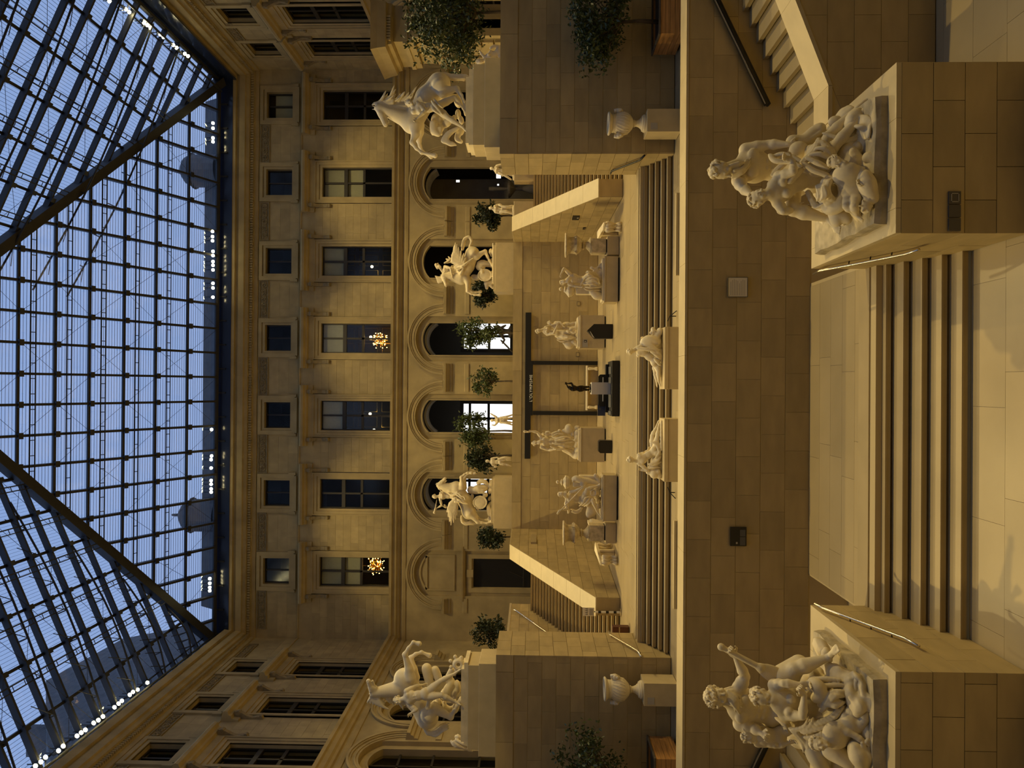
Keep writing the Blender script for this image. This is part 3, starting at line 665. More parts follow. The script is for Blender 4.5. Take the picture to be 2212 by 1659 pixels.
Hs = [0.115, 0.235, 0.345, 0.455, 0.555, 0.655, 0.745, 0.84, 0.93]
slope('far', cFR, cFL, ra, ra+np.array((0.0, 0.0, 0.0)), Hs, 1.615, first=20.3-.49)
gl = slope('left', cFL, cNL, ra, rb, Hs, 1.5)
gr = slope('right', cNR, cFR, rb, ra, Hs, 1.5)
slope('near', cNL, cNR, rb, rb, Hs[::2], 3.2, panes=False)
for p, q in ((cFL, ra), (cFR, ra), (cNL, rb), (cNR, rb), (ra, rb)):
    MB().add(beam(p-np.array((0, 0, .3)), q-np.array((0, 0, .3)), .55, .55, (0, 0, 1)), [(3, 2, 1, 0), (4, 5, 6, 7), (0, 1, 5, 4), (1, 2, 6, 5), (2, 3, 7, 6), (3, 0, 4, 7)]).part('hip_beam', 'roof_metal', CE)
# lower trusses hanging below the side slopes: chord tubes, struts and tie rods
for (G, P, ks, hs, lo, hi, H) in (gl, gr):
    for k in ks[::2]:
        h = min(H, k/ (1e-9+lo(1.0)) if lo(1.0) > 1e-6 else H)
        if not (lo(1.0)*2.5 < k < hi(1.0)*.9) : continue
        hm = min(H*.8, k/lo(1.0)*.8, (hi(1.0)-k)*1e3)
        if hm < 3: continue
        pts = [P(k, hm*f, -.35-.5*math.sin(math.pi*f)) for f in np.linspace(0.02, 1, 9)]
        t = MB().tube(pts, .05, 6)
        for i, f in enumerate(np.linspace(0.02, 1, 9)):
            if 0 < i < 8:
                t.tube([pts[i], P(k, hm*f, -.3)], .035, 5)
                t.tube([pts[i], P(k+.75, hm*min(1, f+.06), -.3)], .02, 4)
        t.part('tie_truss', 'roof_metal', G)
# eave gutter, dark glazed band between cornice and roof
CB = struct('trim_1', 'dark glazed band and gutter between cornice and glass roof', 'trim')
m = MB(); m.box(xl-.3, xr+.3, yf+.3, yf+.4, 27.1, 28.15); m.box(xl-.3, xl-.2, yn, yf+.4, 26.9, 28.15); m.box(xr+.2, xr+.3, yn, yf+.4, 26.9, 28.15); m.part('band_glazing', 'band_glass', CB) if 'band_glass' in MATS else None
mat('band_glass', (0.02, 0.028, 0.06), 0.15, 0.0)
m.part('band_glazing', 'band_glass', CB)
for x in np.arange(xl+.6, xr, 1.615):
    MB().box(x-.05, x+.05, yf+.2, yf+.31, 27.42, 28.1).part('band_mullion', 'roof_metal', CB)
g = MB()
for a, b in ((cFL, cFR), (cFL, cNL), (cFR, cNR)):
    g.tube([a+np.array((0, 0, -.12)), b+np.array((0, 0, -.12))], .16, 8)
g.part('gutter', 'roof_metal', CB)
m = MB()
for x, s in ((xl, 1), (xr, -1)):
    m.tube([(x+s*.7, yf, 27.75), (x+s*.7, 8, 27.75)], .07, 6); m.tube([(x+s*.7, yf, 28.25), (x+s*.7, 8, 28.25)], .05, 6)
    for y in np.arange(9, yf, 1.5): m.tube([(x+s*.7, y, 27.75), (x+s*.2, y+.7, 28.2)], .03, 4); m.tube([(x+s*.7, y, 27.75), (x+s*.7, y+.75, 28.25)], .03, 4)
m.part('walkway_truss', 'roof_metal', CB)

# slate roofs of the palace seen through the glass
def slate_roof(name, label, pts0, pts1, ornaments=()):
    W = thing(name, label, 'roof', pts0[0])
    m = MB(); n = len(pts0); m.add(list(pts0)+list(pts1), [tuple(range(n, 2*n))]+[(i, (i+1) % n, n+(i+1) % n, n+i) for i in range(n)]); m.part('slate_slope', 'slate', W)
    for c, r in ornaments:
        m = MB(); m.lathe(c, [(r, -2.2), (r, -.2), (r*1.12, -.1), (r, 0), (r*.8, .5), (r*.4, .85), (.12, 1.0), (.1, 1.5), (.02, 1.6)], 16); m.part('dormer_dome', 'slate', W)
    return W
slate_roof('mansard_roof', 'long grey slate mansard roof beyond the far glass slope', [(-19, 57, 26), (24, 57, 26), (24, 68, 26), (-19, 68, 26)], [(-18, 59.5, 33.6), (23, 59.5, 33.6), (22, 66, 33.6), (-17, 66, 33.6)],
           [((17.3, 59.3, 34.5), 1.3), ((-10.6, 59.3, 34.4), 1.3)])
PV = thing('pavilion_roof', 'tall dark slate pavilion roof looming behind the left glass slope', 'roof', (-30, 58, 20))
MB().prism([(-24, y, z) for y, z in ((38, 20), (38, 28), (44, 35.5), (49, 39.3), (58.8, 45.9), (68.8, 45.2), (71.7, 42), (77, 37), (77, 20))], (-14, 0, 0)).part('slate_slope', 'slate', PV)
for y, z, w in ((62, 46.8, .6), (67.0, 46.4, .5), (53, 43.2, .4)): MB().box(-27, -25, y-w, y+w, z-3, z).part('chimney', 'slate', PV)

# floodlight banks under the eaves
def nth(i): return ['first', 'second', 'third', 'fourth', 'fifth', 'sixth', 'seventh', 'eighth', 'ninth', 'tenth', 'eleventh', 'twelfth', 'thirteenth', 'fourteenth', 'fifteenth', 'sixteenth', 'seventeenth', 'eighteenth'][i]
def floods(label, pts, group, towards, frm='right'):
    for i, p in enumerate(pts):
        L = thing('floodlight', label if len(pts) == 1 else '%s, %s in its row from the %s' % (label, nth(i), frm), 'lamp', p, group)
        d = np.array(towards, float)-np.array(p, float); d /= np.linalg.norm(d); p = np.array(p, float)
        MB().tube([p-d*.32, p-d*.05, p], [.07, .10, .11], 10).part('housing', 'roof_metal', L)
        MB().tube([p+d*.004, p+d*.03], [.095, .095], 12).part('lens', 'lamp_glow', L.children[0])
        MB().tube([p-d*.2, p-d*.2+np.array((0, 0, .45))], .025, 5).part('bracket', 'roof_metal', L)
def eave(ys): return [PY(x, y, 48.3) for x, y in ys]
floods('floodlight under the far eave above the first bay', eave([(460, 266), (460, 277), (460, 298), (460, 306)]), 'far floodlights above the first bay', (0, 10, 3))
floods('floodlight under the far eave above the third bay', eave([(459, 500), (459, 511), (459, 520), (460, 543), (460, 552), (460, 565), (460, 573), (460, 583), (460, 612), (460, 622), (460, 642)]), 'far floodlights above the third bay', (0, 10, 3))
floods('single warm floodlight under the far eave left of the middle', eave([(457, 928)]), None, (0, 10, 3))
floods('floodlight under the far eave above the sixth bay', eave([(457, 985), (456, 993), (456, 1011), (456, 1038), (456, 1046), (456, 1056), (456, 1063)]), 'far floodlights above the sixth bay', (0, 10, 3))
floods('floodlight under the far eave near the left corner', eave([(453, 1250), (453, 1260), (453, 1269), (453, 1276)]), 'far floodlights near the left corner', (0, 10, 3))
def side(ys, X):
    out = []
    for x, y in ys: v = _dir(x, y); out.append(CAM+v*(X/v[0]))
    return out
floods('floodlight under the left eave', side([(318, 1475), (297, 1490), (287, 1495), (280, 1501), (263, 1514), (256, 1520), (247, 1528), (222, 1548), (212, 1556), (202, 1562), (184, 1577), (175, 1583), (166, 1590), (136, 1612), (126, 1622), (98, 1636), (88, 1646), (76, 1655)], -16.4), 'floodlights under the left eave', (3, 30, 3), 'far end')
floods('floodlight under the right eave', side([(236, 2), (246, 6), (272, 20), (279, 26), (287, 32), (311, 49), (318, 54), (325, 60), (346, 74), (353, 80), (374, 97), (381, 103), (399, 116), (406, 121)], 19.6), 'floodlights under the right eave', (-3, 30, 3), 'near end')

# ================================================================== portico on the upper terrace, right
W = thing('portico', 'brightly lit stone portico with banded pilasters behind the leafy bush', 'portico', (17.0, 36.5, PZT))
def pbox(name, x0, x1, y0, y1, z0, z1, m='facade_block'): return MB().box(x0, x1, y0, y1, z0, z1).part(name, m, W)
zt = PY(800, 70, 36.0)[2]
xa = PY(802, 106, 36.0)[0]; xb = PY(797, 37, 36.0)[0]
pbox('core', xa+.75, xb+.9, 36.6, 39.4, PZT, zt-2.0, 'facade_stone')
prof = [(0, -2.05), (.12, -2.05), (.14, -1.75), (.2, -1.72), (.2, -1.5), (.05, -1.48), (.05, -1.0), (.25, -.95), (.3, -.75), (.5, -.7), (.6, -.3), (.62, -.25), (.72, 0), (0, .05)]
def entab(x0, x1, y0, y1):
    m = MB()
    for (d0, z0), (d1, z1) in zip(prof[:-1], prof[1:]):
        m.hexa([(x0-d0, y0-d0, zt+z0), (x1, y0-d0, zt+z0), (x1, y1, zt+z0), (x0-d0, y1, zt+z0), (x0-d1, y0-d1, zt+z1+.001), (x1, y0-d1, zt+z1+.001), (x1, y1, zt+z1+.001), (x0-d1, y1, zt+z1+.001)])
    return m
entab(xa+.72, xb+.9, 36.0+.72, 39.6).part('entablature', 'facade_stone', W)
m = MB()
for i in range(9): m.box(xa+.60+.14*i, xa+.69+.14*i, 36.3, 36.5, zt-.92, zt-.72)
m.part('dentil_band', 'facade_stone', W, kind='stuff')
for x0, x1 in ((xa+.75, xa+1.55), (xb-.45, xb+.35)):
    pbox('pilaster', x0, x1, 36.25, 36.65, PZT+1.2, zt-2.5); pbox('capital', x0-.1, x1+.1, 36.15, 36.65, zt-2.5, zt-2.0)
    pbox('pedestal', x0-.12, x1+.12, 36.1, 36.65, PZT, PZT+1.2)
for i in range(8):
    z = PZT+.2+i*.62
    pbox('rusticated_block', xa+.62, xa+.8, 36.7, 37.5, z, z+.52); pbox('rusticated_block', xa+.62, xa+.8, 38.4, 39.2, z, z+.52)
for x in (xa+1.75, xa+.66):
    MB().tube([(x, 36.5, PZT+.3), (x, 36.5, PZT+1.3)], .07, 8).part('lamp_tube', 'dark_frame', W); MB().tube([(x, 36.5, PZT+3.9), (x, 36.5, PZT+4.9)], .07, 8).part('lamp_tube', 'dark_frame', W)

# ================================================================== pedestals
def pedestal(name, label, parts, cat='pedestal', group=None, bev=0.012, cap=None):
    """parts: list of (part name, x0,x1,y0,y1,z0,z1, material)"""
    x0, x1, y0, y1, z0, z1 = parts[0][1:7]
    P = thing(name, label, cat, ((x0+x1)/2, (y0+y1)/2, z0), group)
    for n, x0, x1, y0, y1, z0, z1, mt in parts:
        b = bev
        m = MB(); m.hexa([(x0, y0, z0), (x1, y0, z0), (x1, y1, z0), (x0, y1, z0), (x0, y0, z1-b), (x1, y0, z1-b), (x1, y1, z1-b), (x0, y1, z1-b)])
        m.hexa([(x0, y0, z1-b), (x1, y0, z1-b), (x1, y1, z1-b), (x0, y1, z1-b), (x0+b, y0+b, z1), (x1-b, y0+b, z1), (x1-b, y1-b, z1), (x0+b, y1-b, z1)])
        m.part(n, mt, P)
    return P
def pxX(x, y, Y): return PY(x, y, Y)[0]
def pxz(x, y, Y): return PY(x, y, Y)[2]
# horse pedestals on the piers
zt_r = pxz(1021, 230, 26.0); zt_l = pxz(1010, 1500, 26.0)
PR = [pxX(1050, y, 26.0) for y in (318, 137)]; PL = [pxX(1040, y, 26.0) for y in (1434, 1622)]
pedestal('horse_pedestal', 'stepped bright stone pedestal on the pier under the right rearing horse', [
    ('lower_block', PR[0], PR[1]+.2, 26.0, 27.5, 8.02, 8.0+(zt_r-8.0)*.58, 'plinth_stone'), ('upper_block', PR[0]+.1, PR[1], 26.05, 27.4, 8.0+(zt_r-8.0)*.58, zt_r, 'plinth_stone')])
pedestal('horse_pedestal', 'stepped bright stone pedestal on the pier under the left rearing horse', [
    ('lower_block', PL[1]-.2, PL[0], 26.0, 27.5, 8.02, 8.0+(zt_l-8.0)*.62, 'plinth_stone'), ('upper_block', PL[1], PL[0]-.08, 26.05, 27.4, 8.0+(zt_l-8.0)*.62, zt_l, 'plinth_stone')])
# winged horse pedestals behind the stage wall
YF = 44.8
zf_r = pxz(1066, 580, YF); zf_l = pxz(1062, 1085, YF)
a, b = pxX(1085, 632, YF), pxX(1085, 524, YF); c, d = pxX(1085, 1142, YF), pxX(1085, 1032, YF)
pedestal('winged_horse_pedestal', 'tall pale pedestal rising behind the stage wall under the right winged horse', [('block', a+.05, b, YF, YF+1.5, PZT, zf_r-.12, 'plinth_stone'), ('cap', a+.1, b-.15, YF+.05, YF+1.45, zf_r-.12, zf_r, 'plinth_stone')])
pedestal('winged_horse_pedestal', 'tall pale pedestal rising behind the stage wall under the left winged horse', [('block', c, d, YF, YF+1.5, PZT, zf_l-.12, 'plinth_stone'), ('cap', c+.3, d-.1, YF+.05, YF+1.45, zf_l-.12, zf_l, 'plinth_stone')])
# stage pedestals: groups standing, groups reclining
def front_ped(name, label, xt, xb, ya, yb, depth, z0, cap=.08, bandm='plinth_stone', mt='plinth_stone', lift=0.0, Y=None):
    p = PZ(xb, (ya+yb)/2, z0); Y = p[1] if Y is None else Y
    x0, x1 = sorted((pxX((xt+xb)/2, ya, Y), pxX((xt+xb)/2, yb, Y))); zt = pxz(xt, (ya+yb)/2, Y)
    P = pedestal(name, label, [('block', x0, x1, Y, Y+depth, z0+.05, zt-cap, mt), ('cap', x0-.015, x1+.015, Y-.015, Y+depth+.015, zt-cap, zt, bandm), ('base_gap', x0+.05, x1-.05, Y+.05, Y+depth-.05, z0, z0+.05, 'black')])
    return (x0+x1)/2, Y, zt, x0, x1, P
G_SR = front_ped('statue_pedestal', 'pale square pedestal under the standing group right of the black gate', 1252.5, 1308, 681, 752, 1.55, SZ)
G_SL = front_ped('statue_pedestal', 'pale square pedestal under the standing group left of the black gate', 1253.5, 1308, 925, 998, 1.55, SZ)
G_RR = front_ped('statue_plinth', 'low stone plinth under the seated river god, right side of the stage', 1305, 1337.5, 553.5, 652, .95, SZ)
G_RL = front_ped('statue_plinth', 'low stone plinth under the seated god with a long staff, left side of the stage', 1302, 1334.5, 1027, 1126, .95, SZ)
# reclining nudes on the middle terrace
YN = 22.2
def low_ped(label, ya, yb, xt):
    x0, x1 = sorted((pxX(1450, ya, YN), pxX(1450, yb, YN))); zt = pxz(xt, (ya+yb)/2, YN)
    pedestal('statue_plinth', label, [('block', x0, x1, YN, YN+.9, TZ+.03, zt-.12, 'plinth_stone'), ('cap', x0, x1, YN-.01, YN+.9, zt-.115, zt, 'plinth_stone')])
    return (x0+x1)/2, YN, zt, x0, x1
G_NR = low_ped('long stone plinth under the right reclining nude, behind the parapet', 706, 841, 1435.5)
G_NL = low_ped('long stone plinth under the left reclining nude, behind the parapet', 905, 1041, 1434.5)
for (x0, x1, zt, nm) in ((G_SR[3], G_SR[4], G_SR[2], 'right'), (G_SL[3], G_SL[4], G_SL[2], 'left')):
    L = thing('wall_label', 'small grey label plate on the pedestal %s of the black gate' % nm, 'label', (x0+.12, G_SR[1]-.02, zt-.4))
    MB().box(x0+.05, x0+.45, G_SR[1]-.035, G_SR[1]-.012, zt-.42, zt-.16).part('plate', 'print_grey', L)
    MB().box(x0+.30, x0+.42, G_SR[1]-.04, G_SR[1]-.033, zt-.36, zt-.22).part('picture', 'black', L); MB().box(x0+.33, x0+.37, G_SR[1]-.044, G_SR[1]-.039, zt-.33, zt-.25).part('picture_mark', 'board', L)
# low step under the two marble vases on the stage
def vase(name, label, px_c, Y, zb, prof, mt, handles=None, n=32, ornaments=0, group=None):
    c = (pxX(px_c[0], px_c[1], Y), Y, zb); V = thing(name, label, 'vase', c, group)
    hi = max(z for r, z in prof)
    foot = [(r, z) for r, z in prof if z <= hi*.30]; body = [(r, z) for r, z in prof if z >= foot[-1][1]-1e-6]
    MB().lathe(c, foot, n).part('foot', mt, V, smooth=False)
    o = MB().lathe(c, body, n).part('body', mt, V, smooth=True)
    lip = body[-6:]
    return V, c
def rings(V, c, r, z, n, rr, mt, name):
    m = MB()
    for i in range(n):
        a = 2*math.pi*i/n; m.tube([(c[0]+r*math.cos(a), c[1]+r*math.sin(a), c[2]+z[0]), (c[0]+r*1.0*math.cos(a+.12), c[1]+r*math.sin(a+.12), c[2]+z[1])], rr, 5)
    return m.part(name, mt, V, kind='stuff')
# front vases on square pedestals
for sd, ya, yb, xt, yc, xr0, lbl in (('right', 235, 284, 1398, 267, 1313, 'right'), ('left', 1477, 1526, 1391, 1489, 1304.5, 'left')):
    Y = 24.0; x0, x1 = sorted((pxX(1430, ya, Y), pxX(1430, yb, Y))); zt = pxz(xt, (ya+yb)/2, Y)
    pedestal('vase_pedestal', 'pale square pedestal under the large white vase before the %s pier' % lbl, [('block', x0, x1, Y, Y+.78, TZ, zt, 'plinth_stone')])
    m = MB(); qx = x0+.05 if sd == 'left' else x1-.30
    Lb = thing('vase_label', 'small square label on the white vase pedestal before the %s pier' % lbl, 'label', (qx, Y-.02, zt-.2))
    lx = x0+.06 if sd == 'left' else x0+.06
    frame = MB(); frame.box(lx, lx+.22, Y-.012, Y-.002, zt-.34, zt-.12); frame.part('plate', 'print_grey', Lb)
    H = pxz(xr0, yc, Y+.39)-zt; u = H/1.3
    prof = [(.30, 0), (.30, .07), (.27, .09), (.27, .12), (.20, .15), (.14, .22), (.105, .30), (.10, .36), (.13, .38), (.13, .41), (.11, .42), (.2, .46), (.31, .56), (.375, .70), (.385, .80), (.36, .92), (.315, 1.02), (.30, 1.10), (.31, 1.12), (.31, 1.14), (.30, 1.15), (.33, 1.20), (.39, 1.24), (.40, 1.28), (.37, 1.30), (.28, 1.29), (.26, 1.1), (.2, .8), (0.01, .7)]
    V, c = vase('garden_vase', 'large white marble vase with mask handles on the pedestal before the %s pier' % lbl, (1350, yc), Y+.39, zt, [(r*u, z*u) for r, z in prof], 'marble_white')
    for sg in (-1, 1):
        h = MB(); s = sg*.40*u
        h.tube([(c[0]+s*.9, c[1], c[2]+1.02*u), (c[0]+s*1.12, c[1]-.02, c[2]+1.04*u), (c[0]+s*1.17, c[1]-.02, c[2]+.92*u), (c[0]+s*1.03, c[1], c[2]+.78*u)], [.05*u, .075*u, .07*u, .05*u], 8)
        h.ball((c[0]+s*1.06, c[1]-.05, c[2]+.92*u), .10*u, 10, 8); h.ball((c[0]+s*1.10, c[1]-.12, c[2]+.86*u), .05*u, 8, 6)
        h.part('mask_handle', 'marble_white', V.children[1], smooth=True)
    m = MB()
    for i in range(22):
        a0 = 2*math.pi*i/22
        pts = [(c[0]+r*u*math.cos(a0+t), c[1]+r*u*math.sin(a0+t), c[2]+z*u) for r, z, t in ((.345, .60, 0), (.388, .75, .12), (.372, .90, .26), (.322, 1.01, .40))]
        m.tube(pts, .012*u, 4)
    m.part('flutes', 'marble_white', V, kind='stuff')
# stage vases
for sd, ya, yb, xt, xb, yc, xr0 in (('right', 515, 545, 1278.5, 1309, 530, 1220.5), ('left', 1136, 1169, 1274, 1305, 1152, 1216)):
    p = PZ(1337 if sd == 'right' else 1331, yc, SZ); Y = p[1]
    x0, x1 = sorted((pxX(1300, ya, Y), pxX(1300, yb, Y))); zm = pxz(xb, yc, Y); zt = pxz(xt, yc, Y)
    pedestal('vase_pedestal', 'veined marble block on a pale step, %s side of the stage' % sd, [('step', x0-.1, x1+.1, Y, Y+.85, SZ, zm-.06, 'plinth_stone'), ('gap', x0+.02, x1-.02, Y+.05, Y+.75, zm-.06, zm, 'black'), ('block', x0, x1, Y+.02, Y+.72, zm, zt, 'marble_veined')])  # black gap piece draws the shadow line under the marble block
    H = pxz(xr0, yc, Y+.37)-zt; u = H/1.15
    prof = [(.36, 0), (.36, .05), (.30, .07), (.22, .14), (.13, .24), (.11, .30), (.19, .32), (.19, .37), (.13, .39), (.13, .42), (.22, .44), (.34, .52), (.40, .62), (.43, .63), (.43, .67), (.38, .68), (.36, .80), (.355, .90), (.38, 1.0), (.45, 1.06), (.53, 1.08), (.55, 1.12), (.53, 1.15), (.4, 1.12), (.33, .9), (.2, .6), (.01, .55)]
    V, c = vase('bell_vase', 'bell shaped stone vase with ram heads, %s side of the stage' % sd, (1290, yc), Y+.37, zt, [(r*u, z*u) for r, z in prof], 'marble_veined')
    for a in (.6, 2.2, 3.8, 5.4):
        h = MB(); q = (c[0]+.42*u*math.cos(a), c[1]+.42*u*math.sin(a), c[2]+.66*u)
        h.ball(q, .075*u, 8, 6); h.tube([(q[0], q[1], q[2]+.05), (q[0]+.06*math.cos(a+1.3), q[1]+.06*math.sin(a+1.3), q[2]+.12*u), (q[0]+.09*math.cos(a), q[1]+.09*math.sin(a), q[2])], .02, 5); h.part('ram_head', 'marble_veined', V.children[1], smooth=True)
# scroll legged consoles
def console(label, corners, xb):
    """corners of the slab top as picture points (near-left, near-right, far-right, far-left); xb = foot line"""
    cen = corners.mean(0); C_ = thing('marble_console', label, 'table', (cen[0], cen[1], SZ))
    zt = corners[0][2]
    m = MB(); m.prism([q for q in corners], (0, 0, -.07)); m.part('slab', 'marble_white', C_)
    m = MB(); m.prism([cen+(q-cen)*.93-np.array((0, 0, .07)) for q in corners], (0, 0, -.05)); m.part('moulding', 'marble_white', C_)
    e0, e1 = (corners[0]+corners[3])/2, (corners[1]+corners[2])/2; wd = (corners[3]-corners[0])*.42
    for f in (.12, .5, .88):
        b = e0+(e1-e0)*f; h = zt-.12-SZ
        for sg in (-1, 1):
            o = b+wd*sg; n = wd/np.linalg.norm(wd)*sg
            pts = [np.array((o[0], o[1], SZ))+n*.02*0+np.array((n[0]*dx, n[1]*dx, z*h)) for dx, z in ((.02, 1.0), (.06, .85), (.02, .66), (-.10, .5), (-.12, .38), (-.03, .25), (.07, .13), (.05, .02))]
            MB().tube(pts, [.10, .12, .09, .06, .05, .06, .08, .09], 8).part('scroll_leg', 'marble', C_, smooth=True)
        MB().box(*sorted((b[0]-.05, b[0]+.05)), *sorted((b[1]-.12, b[1]+.12)), SZ, zt-.12).part('web', 'marble', C_)
    return C_
zc = 3.05+.78
def quad(pts, z): return np.array([PZ(x, y, z) for x, y in pts])
q = quad([(1304.5, 479.5), (1302, 497), (1290, 518), (1289.5, 501)], zc); console('small marble console with scrolled legs along the right sloping parapet', q, 1330)
q = quad([(1296.5, 1221), (1294, 1205), (1285, 1171.5), (1284, 1189)], zc); console('small marble console with scrolled legs along the left sloping parapet', q, 1322)
q = quad([(1275, 1144), (1274, 1139), (1268.5, 1123), (1269.5, 1130)], zc+.25); console('marble console half hidden behind the left bell vase', q, 1318)

# ================================================================== exhibition gate and displays on the stage
GT = thing('exhibition_gate', "black gate lettered L'OLYMPISME standing against the stage wall", 'gate', (.2, 43.3, SZ))
yg = 43.30
def gbox(name, xa, xb, ya, yb, d=.12, m='black', Y=None):
    Y = yg if Y is None else Y
    x0, x1 = sorted((pxX((xa+xb)/2, ya, Y), pxX((xa+xb)/2, yb, Y))); z0, z1 = sorted((pxz(xa, (ya+yb)/2, Y), pxz(xb, (ya+yb)/2, Y)))
    return MB().box(x0, x1, Y, Y+d, z0, z1).part(name, m, GT)
gbox('lintel', 1134.3, 1146.6, 675, 991); gbox('inner_lintel', 1146.6, 1151, 779.5, 897.5)
gbox('post', 1151, 1316, 780, 788.3); gbox('post', 1151, 1292, 888.3, 897)
ft = bpy.data.curves.new('gate_letters', 'FONT'); ft.body = "L'OLYMPISME"; ft.size = .30; ft.extrude = .012; ft.align_x = 'CENTER'; ft.align_y = 'CENTER'; ft.space_character = 1.18
ft.offset = 0.002
tmp = bpy.data.objects.new('t', ft); COL.objects.link(tmp); bpy.context.view_layer.update()
me = bpy.data.meshes.new_from_object(tmp.evaluated_get(bpy.context.evaluated_depsgraph_get())); bpy.data.objects.remove(tmp)
me.materials.clear(); me.materials.append(MATS['white_letter'])
p = PY(1147.2, 838.5, yg-.03); wl = abs(pxX(1147, 810, yg)-pxX(1147, 867.5, yg))
xs = [v.co.x for v in me.vertices]; k = wl/(max(xs)-min(xs)); mid = (max(xs)+min(xs))/2
for v in me.vertices: x, y, z = v.co; v.co = (p[0]+(x-mid)*k-GT.location[0], p[1]-z-GT.location[1], p[2]+y*k-GT.location[2])
lt = link(bpy.data.objects.new('lettering', me)); lt.parent = GT.children[0]
# dais with white pedestal, screens
p = PZ(1338, 840, SZ); YD = p[1]; x0, x1 = sorted((pxX(1330, 779, YD), pxX(1330, 899.5, YD))); zd = pxz(1322.5, 840, YD)
DS = thing('display_dais', 'black exhibition dais below the gate with tilted caption panels', 'platform', ((x0+x1)/2, YD+1, SZ))
MB().box(x0, x1, YD, YD+1.9, SZ, zd).part('base', 'black', DS)
MB().box(x0+.12, x1-.12, YD+1.36, YD+1.85, zd, zd+.14).part('upper_step', 'black', DS)
for a, b in ((792, 808), (815, 828), (852, 880), (888, 896)):
    xa, xb = sorted((pxX(1316, a, YD+.4), pxX(1316, b, YD+.4)))
    MB().hexa([(xa, YD+.25, zd+.01), (xb, YD+.25, zd+.01), (xb, YD+.62, zd+.06), (xa, YD+.62, zd+.06), (xa, YD+.25, zd+.03), (xb, YD+.25, zd+.03), (xb, YD+.62, zd+.10), (xa, YD+.62, zd+.10)]).part('caption_panel', 'panel_grey', DS)
YP = YD+.75; x0, x1 = sorted((pxX(1300, 826, YP), pxX(1300, 852, YP))); zb = zd+.0; ztp = pxz(1277.5, 839, YP)
pedestal('display_pedestal', 'plain cream box pedestal under the bronze figure on the black dais', [('block', x0, x1, YP, YP+(x1-x0), zb, ztp, 'board')])
G_BZ = ((x0+x1)/2, YP+(x1-x0)/2, ztp)
SCR = thing('display_screen', 'rounded black back panel with a white strip behind the cream pedestal', 'screen', (.1, YD+1.5, zd+.14))
a, b = sorted((pxX(1300, 809, YD+1.5), pxX(1300, 878, YD+1.5))); z1 = pxz(1292.5, 840, YD+1.5)
MB().prism([(a, YD+1.45, zd+.14), (b, YD+1.45, zd+.14), (b, YD+1.45, z1-.08), (b-.08, YD+1.45, z1), (a+.08, YD+1.45, z1), (a, YD+1.45, z1-.08)], (0, .08, 0)).part('panel', 'black', SCR)
a, b = sorted((pxX(1302, 815, YD+1.4), pxX(1302, 867, YD+1.4))); z0 = pxz(1303.2, 840, YD+1.42)
MB().box(a, b, YD+1.40, YD+1.445, z0, z0+.035).part('white_strip', 'white_letter', SCR)
PO = thing('poster_panel', 'small dark blue poster panel at the foot of the left gate post', 'poster', (-1.3, YD+1.7, zd))
a, b = sorted((pxX(1297, 874, YD+1.6), pxX(1297, 898, YD+1.6))); z0, z1 = pxz(1303, 886, YD+1.6), pxz(1291, 886, YD+1.6)
MB().box(a, b, YD+1.6, YD+1.64, zd+.14, z1).part('board', 'blue_print', PO); MB().box(a+.25, a+.36, YD+1.59, YD+1.60, z1-.14, z1-.07).part('emblem', 'panel_grey', PO)
# black lectern and black box
p = PZ(1323.5, 715, SZ); Y = p[1]; x0, x1 = sorted((pxX(1300, 700, Y), pxX(1300, 731, Y))); zt = pxz(1268.5, 717, Y); zs = pxz(1283, 717, Y)
LC = thing('info_lectern', 'black lectern with pointed top and bright tilted screen, right of the gate', 'lectern', ((x0+x1)/2, Y, SZ))
MB().prism([(x0, Y, SZ), (x1, Y, SZ), (x1, Y, zs), (x0+(x1-x0)*.55, Y, zt), (x0+.06, Y, zs+.02), (x0, Y, zs-.05)], (0, .5, 0)).part('cabinet', 'black', LC)
MB().hexa([(x0+.03, Y-.02, zs-.02), (x0+.30, Y-.02, zt-.16), (x0+.34, Y-.02, zt-.12), (x0+.07, Y-.02, zs+.05), (x0+.03, Y+.01, zs-.02), (x0+.30, Y+.01, zt-.16), (x0+.34, Y+.01, zt-.12), (x0+.07, Y+.01, zs+.05)]).part('screen', 'board', LC)
p = PZ(1322, 965, SZ); Y = p[1]; x0, x1 = sorted((pxX(1306, 951.5, Y), pxX(1306, 979, Y))); zt = pxz(1293, 965, Y)
BX = thing('display_box', 'low black box with chamfered top corners, left of the gate', 'box', ((x0+x1)/2, Y, SZ))
MB().prism([(x0, Y, SZ), (x1, Y, SZ), (x1, Y, zt-.08), (x1-.08, Y, zt), (x0+.08, Y, zt), (x0, Y, zt-.08)], (0, .55, 0)).part('cabinet', 'black_gloss', BX)
# long marble bench against the wall inside the gate
x0, x1 = sorted((pxX(1270, 790, 43.0), pxX(1270, 886, 43.0))); zt = pxz(1267, 838, 42.7)
BN = thing('marble_bench', 'long marble bench with scrolled end supports against the wall inside the gate', 'bench', ((x0+x1)/2, 43, SZ))
MB().box(x0, x1, 42.75, 43.3, zt-.08, zt).part('seat', 'marble_white', BN); MB().box(x0+.05, x1-.05, 42.95, 43.25, SZ, zt-.08).part('body', 'clad_stone', BN)
for x in (x0+.18, x1-.18):
    MB().tube([(x, 42.82, SZ), (x, 42.80, SZ+.1), (x, 42.88, SZ+.25), (x, 42.8, zt-.15), (x, 42.84, zt-.08)], [.10, .11, .06, .10, .09], 8).part('scroll_support', 'marble', BN, smooth=True)
